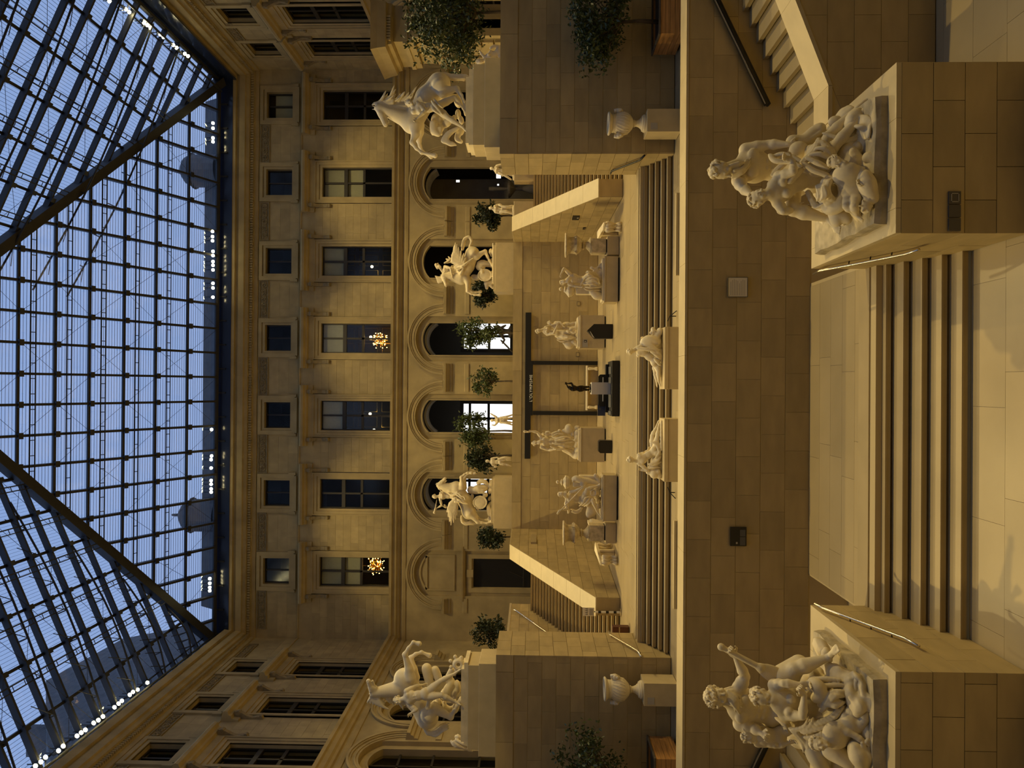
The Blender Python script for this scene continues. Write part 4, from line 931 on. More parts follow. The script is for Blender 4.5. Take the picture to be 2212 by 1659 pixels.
# wall boxes, recessed lights
for y, x, nm in ((656, 1250, 'right'), (766, 1248, 'left')):
    p = PY(x, y, 43.46); o = thing('wall_box', 'small square cover plate on the stage wall, %s of the nymph group' % nm, 'cover plate', p)
    MB().box(p[0]-.12, p[0]+.12, p[1], p[1]+.02, p[2]-.1, p[2]+.1).part('frame', 'print_dark', o); MB().box(p[0]-.10, p[0]+.10, p[1]-.01, p[1], p[2]-.08, p[2]+.08).part('plate', 'clad_stone', o)
def recess(label, px, Xf, wy, hz):
    v = _dir(*px); p = CAM+v*(Xf/v[0]); o = thing('recessed_light', label, 'lamp', p)
    MB().box(p[0]-.03, p[0]+.03, p[1]-wy, p[1]+wy, p[2]-hz, p[2]+hz).part('slot', 'black', o); MB().box(p[0]-.035, p[0]+.035, p[1]-wy*.3, p[1]+wy*.2, p[2]-hz*.8, p[2]-hz*.3).part('grille', 'print_grey', o); return o
recess('larger dark recessed slot light in the right sloping parapet', (1244, 470), 8.23, .42, .17)
recess('small dark recessed slot light in the right sloping parapet near the bell vase', (1262, 493), 8.34, .22, .07)
recess('small dark recessed slot light in the left sloping parapet', (1262, 1204), -8.78, .22, .07)
# notice, barrier and red cases by the left stair
p0 = PY(1271, 1321, 31.5); NT = thing('notice_board', 'white notice with a row of arch drawings beside the left parapet', 'sign', p0)
x0, x1 = sorted((pxX(1271, 1312.5, 31.5), pxX(1271, 1330.5, 31.5))); z0, z1 = pxz(1283.5, 1321, 31.5), pxz(1258.5, 1321, 31.5)
MB().box(x0, x1, 31.48, 31.51, z0, z1).part('board', 'board', NT)
m = MB()
for i in range(4): c_ = z1-.06-.0; m.tube([(x0+.05+.08*i, 31.475, z1-.22), (x0+.07+.08*i, 31.475, z1-.10), (x0+.09+.08*i, 31.475, z1-.22)], .008, 4)
m.part('arch_drawing', 'print_dark', NT, kind='stuff'); MB().box(x0+.04, x1-.04, 31.47, 31.48, z0+.05, z0+.20).part('text_block', 'print_grey', NT)
MB().box((x0+x1)/2-.02, (x0+x1)/2+.02, 31.51, 31.54, SZ, z1-.1).part('stand', 'dark_steel', NT)
YB = 31.25; xb = pxX(1310, 1322.5, YB); BR = thing('barrier_post', 'upright barrier post with black and white stripes beside the left parapet end', 'barrier', (xb, YB, SZ))
zt = pxz(1286, 1322, YB)
MB().tube([(xb, YB, SZ+.04), (xb, YB, zt)], .045, 10).part('post', 'board', BR)
for i in range(3): z = SZ+.12+(zt-SZ-.1)*(i+.2)/3; MB().tube([(xb, YB, z), (xb, YB, z+.12)], .05, 10).part('black_stripe', 'black', BR.children[0])
MB().lathe((xb, YB, SZ), [(.17, 0), (.17, .03), (.05, .06)], 14).part('foot', 'steel', BR)
YR = 28.6; x0, x1 = sorted((pxX(1345, 1355, YR), pxX(1345, 1369, YR))); z0 = SZ; z1 = pxz(1323.5, 1361, YR); zm = pxz(1338, 1361, YR)
RC = thing('red_cabinet', 'narrow dark red two part cabinet just behind the edge of the left pier', 'cabinet', ((x0+x1)/2, YR, SZ))
MB().box(x0, x1, YR, YR+.3, z0, z1).part('body', 'red_leather', RC)
for a, b in ((z0+.04, zm-.02), (zm+.02, z1-.03)): MB().box(x0+.02, x1-.02, YR-.02, YR, a, b).part('door', 'red_leather', RC)
MB().box(x0, x1, YR-.012, YR, zm-.02, zm+.02).part('pale_rail', 'coping_stone', RC)

# ================================================================== handrails
def rail(name, label, pts, r, mt='steel', brackets=0, wall=(0, 0, 0)):
    R_ = thing(name, label, 'handrail', pts[0]); MB().tube(pts, r, 10).part('bar', mt, R_, smooth=True)
    for i in range(brackets):
        f = (i+.5)/brackets; k = f*(len(pts)-1); j = min(int(k), len(pts)-2); q = np.array(pts[j])+(np.array(pts[j+1])-np.array(pts[j]))*(k-j)
        w = q+np.array(wall)
        MB().tube([q, q-np.array((0, 0, .05)), w-np.array((0, 0, .07))], .014, 6).part('bracket', 'dark_steel', R_)
    return R_
def onX(x, y, X): v = _dir(x, y); return CAM+v*(X/v[0])
def seg(p, q, f): return np.array(p)+(np.array(q)-np.array(p))*f
rp = [onX(1757.5, 592, 2.36), onX(1772, 584.5, 2.38), onX(1864, 567, 2.38), onX(1956, 548.5, 2.38), onX(1985, 539, 2.38)]
rail('handrail', 'slim steel handrail fixed to the right statue plinth beside the lower stair', rp, .026, brackets=0)
rp = [onX(1760, 1303.5, -4.30), onX(1776, 1312.5, -4.34), onX(1866, 1346, -4.34), onX(1955, 1379, -4.34), onX(1985, 1395.5, -4.34)]
rail('handrail', 'slim steel handrail fixed to the left statue plinth beside the lower stair', rp, .026, brackets=0)
for o, w in ((bpy.data.objects['handrail'], .11), (bpy.data.objects['handrail.001'], -.11)):
    bar = o.children[0]
    for k in (0.3, .55, .8):
        pts = [onX(1772+184*k, 584.5-36*k, 2.38)] if w > 0 else [onX(1776+179*k, 1312.5+66.5*k, -4.34)]
        q = pts[0]; MB().tube([q, q-np.array((0, 0, .05)), q+np.array((w+.02*np.sign(w), 0, -.07))], .012, 6).part('bracket', 'dark_steel', o)
rp = [onX(1319, 375, 7.80), onX(1321, 369.5, 7.80), onX(1382, 346, 7.80), onX(1392, 336, 7.80)]
rail('handrail', 'dark steel handrail on the inner face of the right pier', rp, .035, 'dark_steel', 2, (.13, 0, 0))
rp = [onX(1315, 1364, -8.98), onX(1317, 1370, -8.98), onX(1378, 1406, -8.98), onX(1385, 1418, -8.98)]
rail('handrail', 'steel handrail on the inner face of the left pier', rp, .035, 'steel', 2, (-.13, 0, 0))
rp = [onX(1110, 1317, -11.93), onX(1113, 1317.5, -11.93), onX(1182, 1366, -11.93), onX(1200, 1379, -11.93)]
rail('handrail', 'steel handrail on the outer wall of the left upper stair', rp, .04, 'steel', 2, (-.1, 0, 0))
for sd, pa, pb in (('right', (1543, -10), (1657, 226)), ('left', (1652, 1612), (1600, 1720))):
    a, b = PY(*pa, 18.36), PY(*pb, 18.36)
    R_ = rail('wall_handrail', 'thick dark handrail with modelled highlight and shadow strips at the %s side stair' % sd, [a, b], .075, 'dark_steel', 0)
    n = np.array((0, -.05, .055)); MB().tube([a+n, b+n], .018, 6).part('highlight_strip', 'steel', R_)  # thin steel tube stands in for the highlight along the rail
    MB().add(beam(a+np.array((0, .06, -.06)), b+np.array((0, .06, -.06)), .05, .20, (0, 1, 0)), [(3, 2, 1, 0), (4, 5, 6, 7), (0, 1, 5, 4), (1, 2, 6, 5), (2, 3, 7, 6), (3, 0, 4, 7)]).part('shadow_bar', 'black', R_)  # black bar stands in for the shadow behind the rail
# barrier label stands on the middle terrace
for nm, ym_, yt in (('right', 683, 672), ('left', 1064, 1076)):
    Y = 24.6; c = PY(1455, ym_, Y); c[2] = TZ
    S_ = thing('label_stand', 'thin black label stand beside the %s reclining nude' % nm, 'stand', c)
    zt = pxz(1447, ym_, Y); MB().tube([(c[0], Y, TZ), (c[0], Y, zt)], .018, 6).part('leg', 'black', S_)
    e = PY(1463, yt, Y); s_ = PY(1442, 2*ym_-yt, Y); MB().tube([(s_[0], Y, s_[2]), (c[0], Y, zt), (e[0], Y-.1, max(e[2], TZ))], .016, 6).part('tilted_bar', 'black', S_)
# boards on the parapet wall and sockets on the plinth
def wallboard(name, label, xa, xb, ya, yb, Y, d=.03, m='board'):
    x0, x1 = sorted((pxX((xa+xb)/2, ya, Y), pxX((xa+xb)/2, yb, Y))); z0, z1 = sorted((pxz(xa, (ya+yb)/2, Y), pxz(xb, (ya+yb)/2, Y)))
    B = thing(name, label, 'sign', ((x0+x1)/2, Y, z0)); MB().box(x0, x1, Y-d, Y, z0, z1).part('board', m, B); return B, x0, x1, z0, z1
B, x0, x1, z0, z1 = wallboard('information_board', 'pale information board with fine columns of text on the dark parapet wall', 1572.5, 1613.5, 600, 641, 18.46)
fr = MB(); t = .012
for a in ((x0-t, x0, z0-t, z1+t), (x1, x1+t, z0-t, z1+t), (x0, x1, z0-t, z0), (x0, x1, z1, z1+t)): fr.box(a[0], a[1], 18.42, 18.46, a[2], a[3])
fr.part('frame', 'print_dark', B)
m = MB()
for i in range(9):
    z = z1-.07-.042*i; m.box(x0+.03, x0+random.uniform(.30, .44), 18.426, 18.431, z, z+.012)
m.box(x0+.02, x0+.035, 18.426, 18.431, z1-.03, z1-.015); m.part('text_lines', 'print_grey', B, kind='stuff')
B, x0, x1, z0, z1 = wallboard('dark_sign', 'small dark wall panel with faint grey squares on the parapet wall', 1577, 1612, 1138, 1179, 18.46, m='black_gloss')
for a, b in ((.02, .22), (.24, .40)): MB().box(x0+a, x0+b, 18.427, 18.431, z0+.03, z0+.16).part('label_square', 'panel_grey', B)
MB().box(x0+.05, x0+.1, 18.427, 18.431, z0+.22, z0+.26).part('pictogram', 'print_grey', B)
SB = thing('socket_panel', 'row of three dark square cover plates on the right plinth front', 'panel', PY(2061, 457, 11.86))
for i, (ya, yb) in enumerate(((414, 441.5), (443.5, 470), (472, 499.5))):
    x0, x1 = sorted((pxX(2061, ya, 11.86), pxX(2061, yb, 11.86))); z0, z1 = pxz(2073.5, 457, 11.86), pxz(2048, 457, 11.86)
    MB().box(x0, x1, 11.83, 11.87, z0, z1).part('cover_plate', 'print_dark', SB)
    if i == 0:
        f_ = MB(); t = .012
        for a in ((x0+.03, x0+.03+t, z0+.03, z1-.03), (x1-.03-t, x1-.03, z0+.03, z1-.03), (x0+.03, x1-.03, z0+.03, z0+.03+t), (x0+.03, x1-.03, z1-.03-t, z1-.03)): f_.box(a[0], a[1], 11.825, 11.83, a[2], a[3])
        f_.part('square_mark', 'print_grey', SB)

# ================================================================== lit things inside the palace windows
def chandelier(label, px, d, R_, n, h):
    c = PY(px[0], px[1], YW+d); C_ = thing('chandelier', label, 'chandelier', c)
    m = MB(); g = MB()
    for i in range(n):
        a = 2*math.pi*i/n*2.4; rr = R_*(.35+.65*random.random()); z = random.uniform(-h, h)
        p_ = (c[0]+rr*math.cos(a), c[1]+rr*math.sin(a)*.6, c[2]+z); m.ball(p_, .035, 6, 4); g.tube([(c[0], c[1], c[2]+z*.6), p_], .02, 4)
    for k in (-.5, 0, .5): g.tube([(c[0]+R_*.8*math.cos(t), c[1]+R_*.5*math.sin(t), c[2]+k*h) for t in np.linspace(0, 6.28, 13)], .03, 5)
    g.tube([(c[0], c[1], c[2]-h), (c[0], c[1], c[2]+h+.9)], .03, 5)
    m.part('candle_bulbs', 'bulb', C_, kind='stuff'); g.part('gilt_arms', 'gilt', C_)
chandelier('gilded chandelier glowing inside the fourth tall window of the far facade', (822, 735), 1.3, .55, 60, .55)
chandelier('gilded chandelier glowing inside the last tall window of the far facade', (812, 1222), 1.3, .62, 60, .55)
for (x, y), nm in (((803.5, 576), 'third'), ((801, 728), 'fourth'), ((799.5, 894), 'fifth'), ((808, 929), 'fifth, lower')):
    c = PY(x, y, YW+1.6); o = thing('globe_lamp', 'small glowing globe lamp inside the %s tall window' % nm, 'lamp', c)
    MB().ball(c, .10, 12, 8).part('globe', 'lamp_glow_soft', o, smooth=True); MB().tube([c+np.array((0, 0, .1)), c+np.array((0, 0, .6))], .012, 5).part('rod', 'gilt', o)
c = PY(1122-92, 1203.5, YW+.3); c = PY(1032, 1204, YW+.3); o = thing('door_light', 'small white light at the top corner of the dark doorway', 'lamp', c); MB().ball(c, .07, 10, 6).part('globe', 'lamp_glow_soft', o)
for (x, y, w, h), nm in (((1077, 378, .16, .22), 'upper bright lamp box'), ((989, 391, .12, .07), 'small white light strip'), ((1076, 399, .06, .045), 'lower white light')):
    c = PY(x, y, YW+3.0); o = thing('inner_light', nm+' inside the second arch', 'lamp', c); MB().box(c[0]-h, c[0]+h, c[1], c[1]+.05, c[2]-w, c[2]+w).part('diffuser', 'exit_glow', o); MB().box(c[0]-h-.02, c[0]+h+.02, c[1]+.05, c[1]+.08, c[2]-w-.02, c[2]+w+.02).part('housing', 'black', o)
c = PY(1110, 408, YW+1.5); c[2] = PZT; o = thing('stone_fountain', 'dark shallow basin on a baluster stem inside the second arch', 'fountain', c); u = (pxz(1056, 408, YW+1.5)-PZT)
MB().lathe(c, [(.35, 0), (.3, u*.1), (.14, u*.25), (.12, u*.4), (.6, u*.52), (.62, u*.56), (.1, u*.58), (.12, u*.8), (.16, u*.9), (.12, u)], 20).part('basin', 'room_stone', o)
# foliage and shapes behind the bright windows are silhouettes of a dark statue in the fourth arch

# ================================================================== sculpting: smooth unions of rounded cones and ellipsoids, skinned by surface nets
V3 = lambda *a: np.array(a, float)
def unit(v): v = np.array(v, float); return v/(np.linalg.norm(v)+1e-9)
class SDF:
    def __init__(s): s.p = []
    def cap(s, a, b, ra, rb=None, k=.03): s.p.append(('c', V3(*a), V3(*b), ra, ra if rb is None else rb, k)); return s
    def ell(s, c, r, ax=None, k=.03):
        """ax: 3 axes (rows) of the ellipsoid"""
        s.p.append(('e', V3(*c), V3(*r), np.eye(3) if ax is None else np.array([unit(a) for a in ax]), k)); return s
    def sub(s, c, r, k=.02): s.p.append(('s', V3(*c), r, k)); return s
    def box(s, c, r, ax=None, rnd=.02, k=.02): s.p.append(('b', V3(*c), V3(*r), np.eye(3) if ax is None else np.array([unit(a) for a in ax]), rnd, k)); return s
    def chain(s, pts, rs, k=.03):
        rs = rs if hasattr(rs, '__len__') else [rs]*len(pts)
        for i in range(len(pts)-1): s.cap(pts[i], pts[i+1], rs[i], rs[i+1], k)
        return s
    def curve(s, pts, rs, k=.02, n=4):
        """chain through a smooth curve"""
        P = [np.array(p, float) for p in pts]; rs = list(rs) if hasattr(rs, '__len__') else [rs]*len(P)
        if len(P) < 3: return s.chain(P, rs, k)
        out = []; ro = []
        for i in range(len(P)-1):
            p0, p1, p2, p3 = P[max(i-1, 0)], P[i], P[i+1], P[min(i+2, len(P)-1)]
            for j in range(n):
                t = j/n; out.append(.5*((2*p1)+(-p0+p2)*t+(2*p0-5*p1+4*p2-p3)*t*t+(-p0+3*p1-3*p2+p3)*t**3)); ro.append(rs[i]+(rs[i+1]-rs[i])*t)
        return s.chain(out+[P[-1]], ro+[rs[-1]], k)
    def bounds(s):
        lo = []; hi = []
        for p in s.p:
            if p[0] == 'c': r = max(p[3], p[4]); lo += [p[1]-r, p[2]-r]; hi += [p[1]+r, p[2]+r]
            elif p[0] in 'eb': r = (np.abs(p[3]).T @ p[2]); lo.append(p[1]-r); hi.append(p[1]+r)
        return np.min(lo, 0), np.max(hi, 0)
    def field(s, h, floor=None, rough=0.0):
        lo, hi = s.bounds(); lo = lo-3*h-.03; hi = hi+3*h+.03
        n = np.ceil((hi-lo)/h).astype(int)+1
        D = np.full(n, 9.0, np.float32)
        X = [lo[i]+h*np.arange(n[i]) for i in range(3)]
        for p in s.p:
            k = p[-1]
            if p[0] == 'c': r = max(p[3], p[4]); a = np.minimum(p[1], p[2])-r; b = np.maximum(p[1], p[2])+r
            elif p[0] == 's': a = p[1]-p[2]; b = p[1]+p[2]
            else: r = (np.abs(p[3]).T @ p[2]); a = p[1]-r; b = p[1]+r
            i0 = np.maximum(0, ((a-lo-k)/h).astype(int)-2); i1 = np.minimum(n, ((b-lo+k)/h).astype(int)+4)
            if (i1 <= i0).any(): continue
            x = X[0][i0[0]:i1[0], None, None]; y = X[1][None, i0[1]:i1[1], None]; z = X[2][None, None, i0[2]:i1[2]]
            if p[0] == 'c':
                d = p[2]-p[1]; L = float(d@d)+1e-12
                ax, ay, az = x-p[1][0], y-p[1][1], z-p[1][2]
                t = np.clip((ax*d[0]+ay*d[1]+az*d[2])/L, 0, 1)
                f = np.sqrt((ax-t*d[0])**2+(ay-t*d[1])**2+(az-t*d[2])**2)-(p[3]+(p[4]-p[3])*t)
            elif p[0] == 'e':
                ax, ay, az = x-p[1][0], y-p[1][1], z-p[1][2]; A = p[3]; r = p[2]
                q = [(ax*A[i][0]+ay*A[i][1]+az*A[i][2]) for i in range(3)]
                k0 = np.sqrt(sum((q[i]/r[i])**2 for i in range(3))); k1 = np.sqrt(sum((q[i]/r[i]**2)**2 for i in range(3)))+1e-9
                f = k0*(k0-1)/k1
            elif p[0] == 'b':
                ax, ay, az = x-p[1][0], y-p[1][1], z-p[1][2]; A = p[3]; r = p[2]-p[4]
                q = [np.abs(ax*A[i][0]+ay*A[i][1]+az*A[i][2])-r[i] for i in range(3)]
                f = np.sqrt(sum(np.maximum(v, 0)**2 for v in q))+np.minimum(np.maximum(np.maximum(q[0], q[1]), q[2]), 0)-p[4]
            else:
                f = np.sqrt((x-p[1][0])**2+(y-p[1][1])**2+(z-p[1][2])**2)-p[2]
            S = D[i0[0]:i1[0], i0[1]:i1[1], i0[2]:i1[2]]
            if p[0] == 's':
                g = -f; hh = np.clip(.5-.5*(S-g)/k, 0, 1); D[i0[0]:i1[0], i0[1]:i1[1], i0[2]:i1[2]] = S*(1-hh)+g*hh+k*hh*(1-hh)
            else:
                hh = np.clip(.5+.5*(S-f)/k, 0, 1); D[i0[0]:i1[0], i0[1]:i1[1], i0[2]:i1[2]] = S*(1-hh)+f*hh-k*hh*(1-hh)
        if rough:
            x, y, z = np.meshgrid(*X, indexing='ij', sparse=True)
            D += rough*(np.sin(9*x+3*np.sin(7*z))*np.sin(8*y+2*np.sin(6*x))*np.sin(10*z+2*np.sin(9*y))+.5*np.sin(23*x+4*np.sin(11*y))*np.sin(21*z+3*np.sin(13*x)))
        if floor is not None: D = np.maximum(D, (floor-X[2])[None, None, :])
        return D, lo
def snets(D, lo, h):
    S = D < 0; n = np.array(D.shape)-1
    c = [S[i:i+n[0], j:j+n[1], k:k+n[2]] for i in (0, 1) for j in (0, 1) for k in (0, 1)]
    any_ = c[0].copy(); all_ = c[0].copy()
    for q in c[1:]: any_ |= q; all_ &= q
    idx = np.argwhere(any_ & ~all_); m = np.full(n, -1, np.int64); m[tuple(idx.T)] = np.arange(len(idx))
    off = np.array([(i, j, k) for i in (0, 1) for j in (0, 1) for k in (0, 1)])
    val = np.stack([D[idx[:, 0]+o[0], idx[:, 1]+o[1], idx[:, 2]+o[2]] for o in off], 1)
    pos = np.zeros((len(idx), 3)); cnt = np.zeros(len(idx))
    for a in range(8):
        for b in range(a+1, 8):
            if np.abs(off[a]-off[b]).sum() != 1: continue
            va, vb = val[:, a], val[:, b]; cr_ = (va < 0) != (vb < 0)
            t = np.where(cr_, va/np.where(cr_, va-vb, 1), 0)
            pos += np.where(cr_[:, None], off[a]+t[:, None]*(off[b]-off[a]), 0); cnt += cr_
    V = lo+h*(idx+pos/np.maximum(cnt, 1)[:, None])
    faces = []
    for axn in range(3):
        e = [0, 0, 0]; e[axn] = 1; o1, o2 = [(1, 2), (2, 0), (0, 1)][axn]
        sl = [slice(1, None)]*3; A = S[tuple(slice(0, D.shape[i]-e[i]) for i in range(3))]; B = S[tuple(slice(e[i], None) for i in range(3))]
        ed = np.argwhere(A != B); ok = (ed[:, o1] > 0) & (ed[:, o2] > 0) & (ed[:, o1] < n[o1]) & (ed[:, o2] < n[o2]); ed = ed[ok]
        sgn = A[tuple(ed.T)]
        u = np.zeros(3, int); u[o1] = 1; w = np.zeros(3, int); w[o2] = 1
        q = np.stack([m[tuple((ed-u-w).T)], m[tuple((ed-w).T)], m[tuple(ed.T)], m[tuple((ed-u).T)]], 1)
        q[~sgn] = q[~sgn][:, ::-1]; faces.append(q)
    return V, np.concatenate(faces)
FLOOR = [None]
def sculpt(S, name, h, m, parent, floor=None, rough=0.0, root=None):
    floor = FLOOR[0] if floor is None else floor
    D, lo = S.field(h, floor, rough); V, Fq = snets(D, lo, h)
    V = V-np.array((root or parent).location)
    me = bpy.data.meshes.new(name); nv, nf = len(V), len(Fq)
    me.vertices.add(nv); me.vertices.foreach_set('co', V.astype(np.float32).ravel())
    me.loops.add(nf*4); me.loops.foreach_set('vertex_index', Fq.astype(np.int32).ravel())
    me.polygons.add(nf); me.polygons.foreach_set('loop_start', np.arange(0, nf*4, 4, dtype=np.int32))
    try: me.polygons.foreach_set('loop_total', np.full(nf, 4, np.int32))
    except Exception: pass
    me.update(calc_edges=True); me.polygons.foreach_set('use_smooth', np.ones(nf, bool)); me.materials.append(MATS[m])
    o = link(bpy.data.objects.new(name, me)); o.parent = parent; return o

def head(S, c, face, up, u, hair='short', beard=False, rs=None):
    rs = rs or random.Random(3)
    f = unit(face); up = unit(np.array(up)-f*np.dot(up, f)); s = np.cross(up, f)
    P = lambda a, b, d: c+s*a*u+f*b*u+up*d*u
    S.ell(P(0, -.04, .10), (.37*u, .45*u, .42*u), (s, f, up), k=.06*u); S.ell(P(0, .12, -.20), (.25*u, .29*u, .30*u), (s, f, up), k=.12*u)
    S.cap(P(-.15, .36, .10), P(.15, .36, .10), .07*u, k=.06*u); S.cap(P(0, .40, .06), P(0, .50, -.10), .05*u, .075*u, k=.05*u)
    for a in (-1, 1):
        S.sub(P(a*.15, .43, .02), .075*u, .05*u); S.ell(P(a*.15, .35, .02), (.075*u,)*3, k=.02*u)
        S.ell(P(a*.22, .27, -.10), (.10*u, .12*u, .10*u), k=.08*u); S.ell(P(a*.37, -.02, .0), (.05*u, .09*u, .14*u), (s, f, up), k=.04*u)
    S.cap(P(-.10, .36, -.24), P(.10, .36, -.24), .035*u, k=.03*u); S.cap(P(-.08, .34, -.30), P(.08, .34, -.30), .04*u, k=.03*u); S.ell(P(0, .33, -.42), (.10*u,)*3, k=.08*u)
    if hair:
        N = {'short': 60, 'curly': 85, 'long': 70, 'bun': 60, 'wreath': 85}.get(hair, 50)
        for i in range(N):
            th = rs.uniform(-math.pi, math.pi); ph = rs.uniform(-.15, 1.45)
            b = -math.cos(th)*math.cos(ph)
            if b > .15 and ph < .55+.5*b: continue
            d = P(.40*math.sin(th)*math.cos(ph), .46*b-.04, .12+.44*math.sin(ph)); t = unit(np.cross(d-c, up+s*rs.uniform(-.6, .6)))
            S.curve([d-t*.10*u, d+unit(d-c)*.05*u, d+t*.12*u-up*.05*u], [.04*u, .058*u, .03*u], k=.014*u, n=2)
        if hair == 'bun':
            S.ell(P(0, -.52, .18), (.19*u,)*3, k=.05*u); S.cap(P(-.36, .1, .28), P(0, -.4, .3), .06*u, k=.03*u); S.cap(P(.36, .1, .28), P(0, -.4, .3), .06*u, k=.03*u)
        if hair == 'long':
            for a in (-.35, -.2, 0, .2, .35): S.curve([P(a, -.36, .1), P(a*1.2, -.46, -.35), P(a*1.4, -.36, -.75)], [.1*u, .1*u, .05*u], k=.04*u)
        if hair == 'wreath':
            for i in range(16):
                th = 2*math.pi*i/16; d = P(.41*math.sin(th), .46*math.cos(th)-.04, .34); S.ell(d, (.08*u, .04*u, .10*u), (s, f, up+s*rs.uniform(-1, 1)), k=.02*u)
    if beard:
        for i in range(18):
            a = rs.uniform(-.28, .28); d = P(a, .30-abs(a)*.5, -.28); L = rs.uniform(.35, .75)
            S.curve([d, P(a*1.3+rs.uniform(-.05, .05), .40-abs(a)*.4, -.45-L*.3), P(a*1.1+rs.uniform(-.1, .1), .34, -.42-L*.8)], [.075*u, .07*u, .03*u], k=.02*u, n=3)
def hand(S, w, dirn, palm, u, curl=.5, side=1):
    d = unit(dirn); p = unit(np.array(palm)-d*np.dot(palm, d)); s = np.cross(d, p)*side
    S.ell(w+d*.22*u, (.17*u, .085*u, .25*u), (s, p, d), k=.05*u); S.cap(w-d*.05*u, w+d*.1*u, .10*u, .11*u, k=.04*u)
    for i, (o, L) in enumerate(((-.13, .85), (-.045, 1.0), (.045, .95), (.13, .75))):
        b = w+d*.40*u+s*o*u; e = unit(d*math.cos(curl)+p*math.sin(curl)); e2 = unit(d*math.cos(curl*2.2)+p*math.sin(curl*2.2))
        k1 = b+e*.20*L*u; S.cap(b, k1, .05*u, .045*u, k=.012*u); S.cap(k1, k1+e2*.20*L*u, .045*u, .036*u, k=.012*u)
    t0 = w+d*.12*u+s*-.14*u; t1 = t0+unit(d*.7-s*.8+p*.4)*.2*u; S.cap(t0, t1, .07*u, .05*u, k=.03*u); S.cap(t1, t1+unit(d+p*.6)*.16*u, .05*u, .038*u, k=.015*u)
def foot(S, a, toe, u):
    d = unit(np.array(toe)-a); L = np.linalg.norm(np.array(toe)-a); L = min(max(L, .7*u), 1.15*u); t = a+d*L*.82
    dn = unit(np.cross(np.cross(d, (0, 0, -1.0)), d)); s = np.cross(d, dn)
    S.cap(a, a-d*.16*u+dn*.12*u, .15*u, .13*u, k=.06*u); S.cap(a, t, .15*u, .11*u, k=.06*u); S.ell(t, (.19*u, .2*u, .09*u), (s, d, dn), k=.05*u)
    for i in range(5):
        b = t+s*(-.15+.075*i)*u+d*.12*u; S.cap(b, b+d*(.17-.018*i)*u+dn*.03*u, .052*u if i == 0 else .042*u, .036*u, k=.015*u)
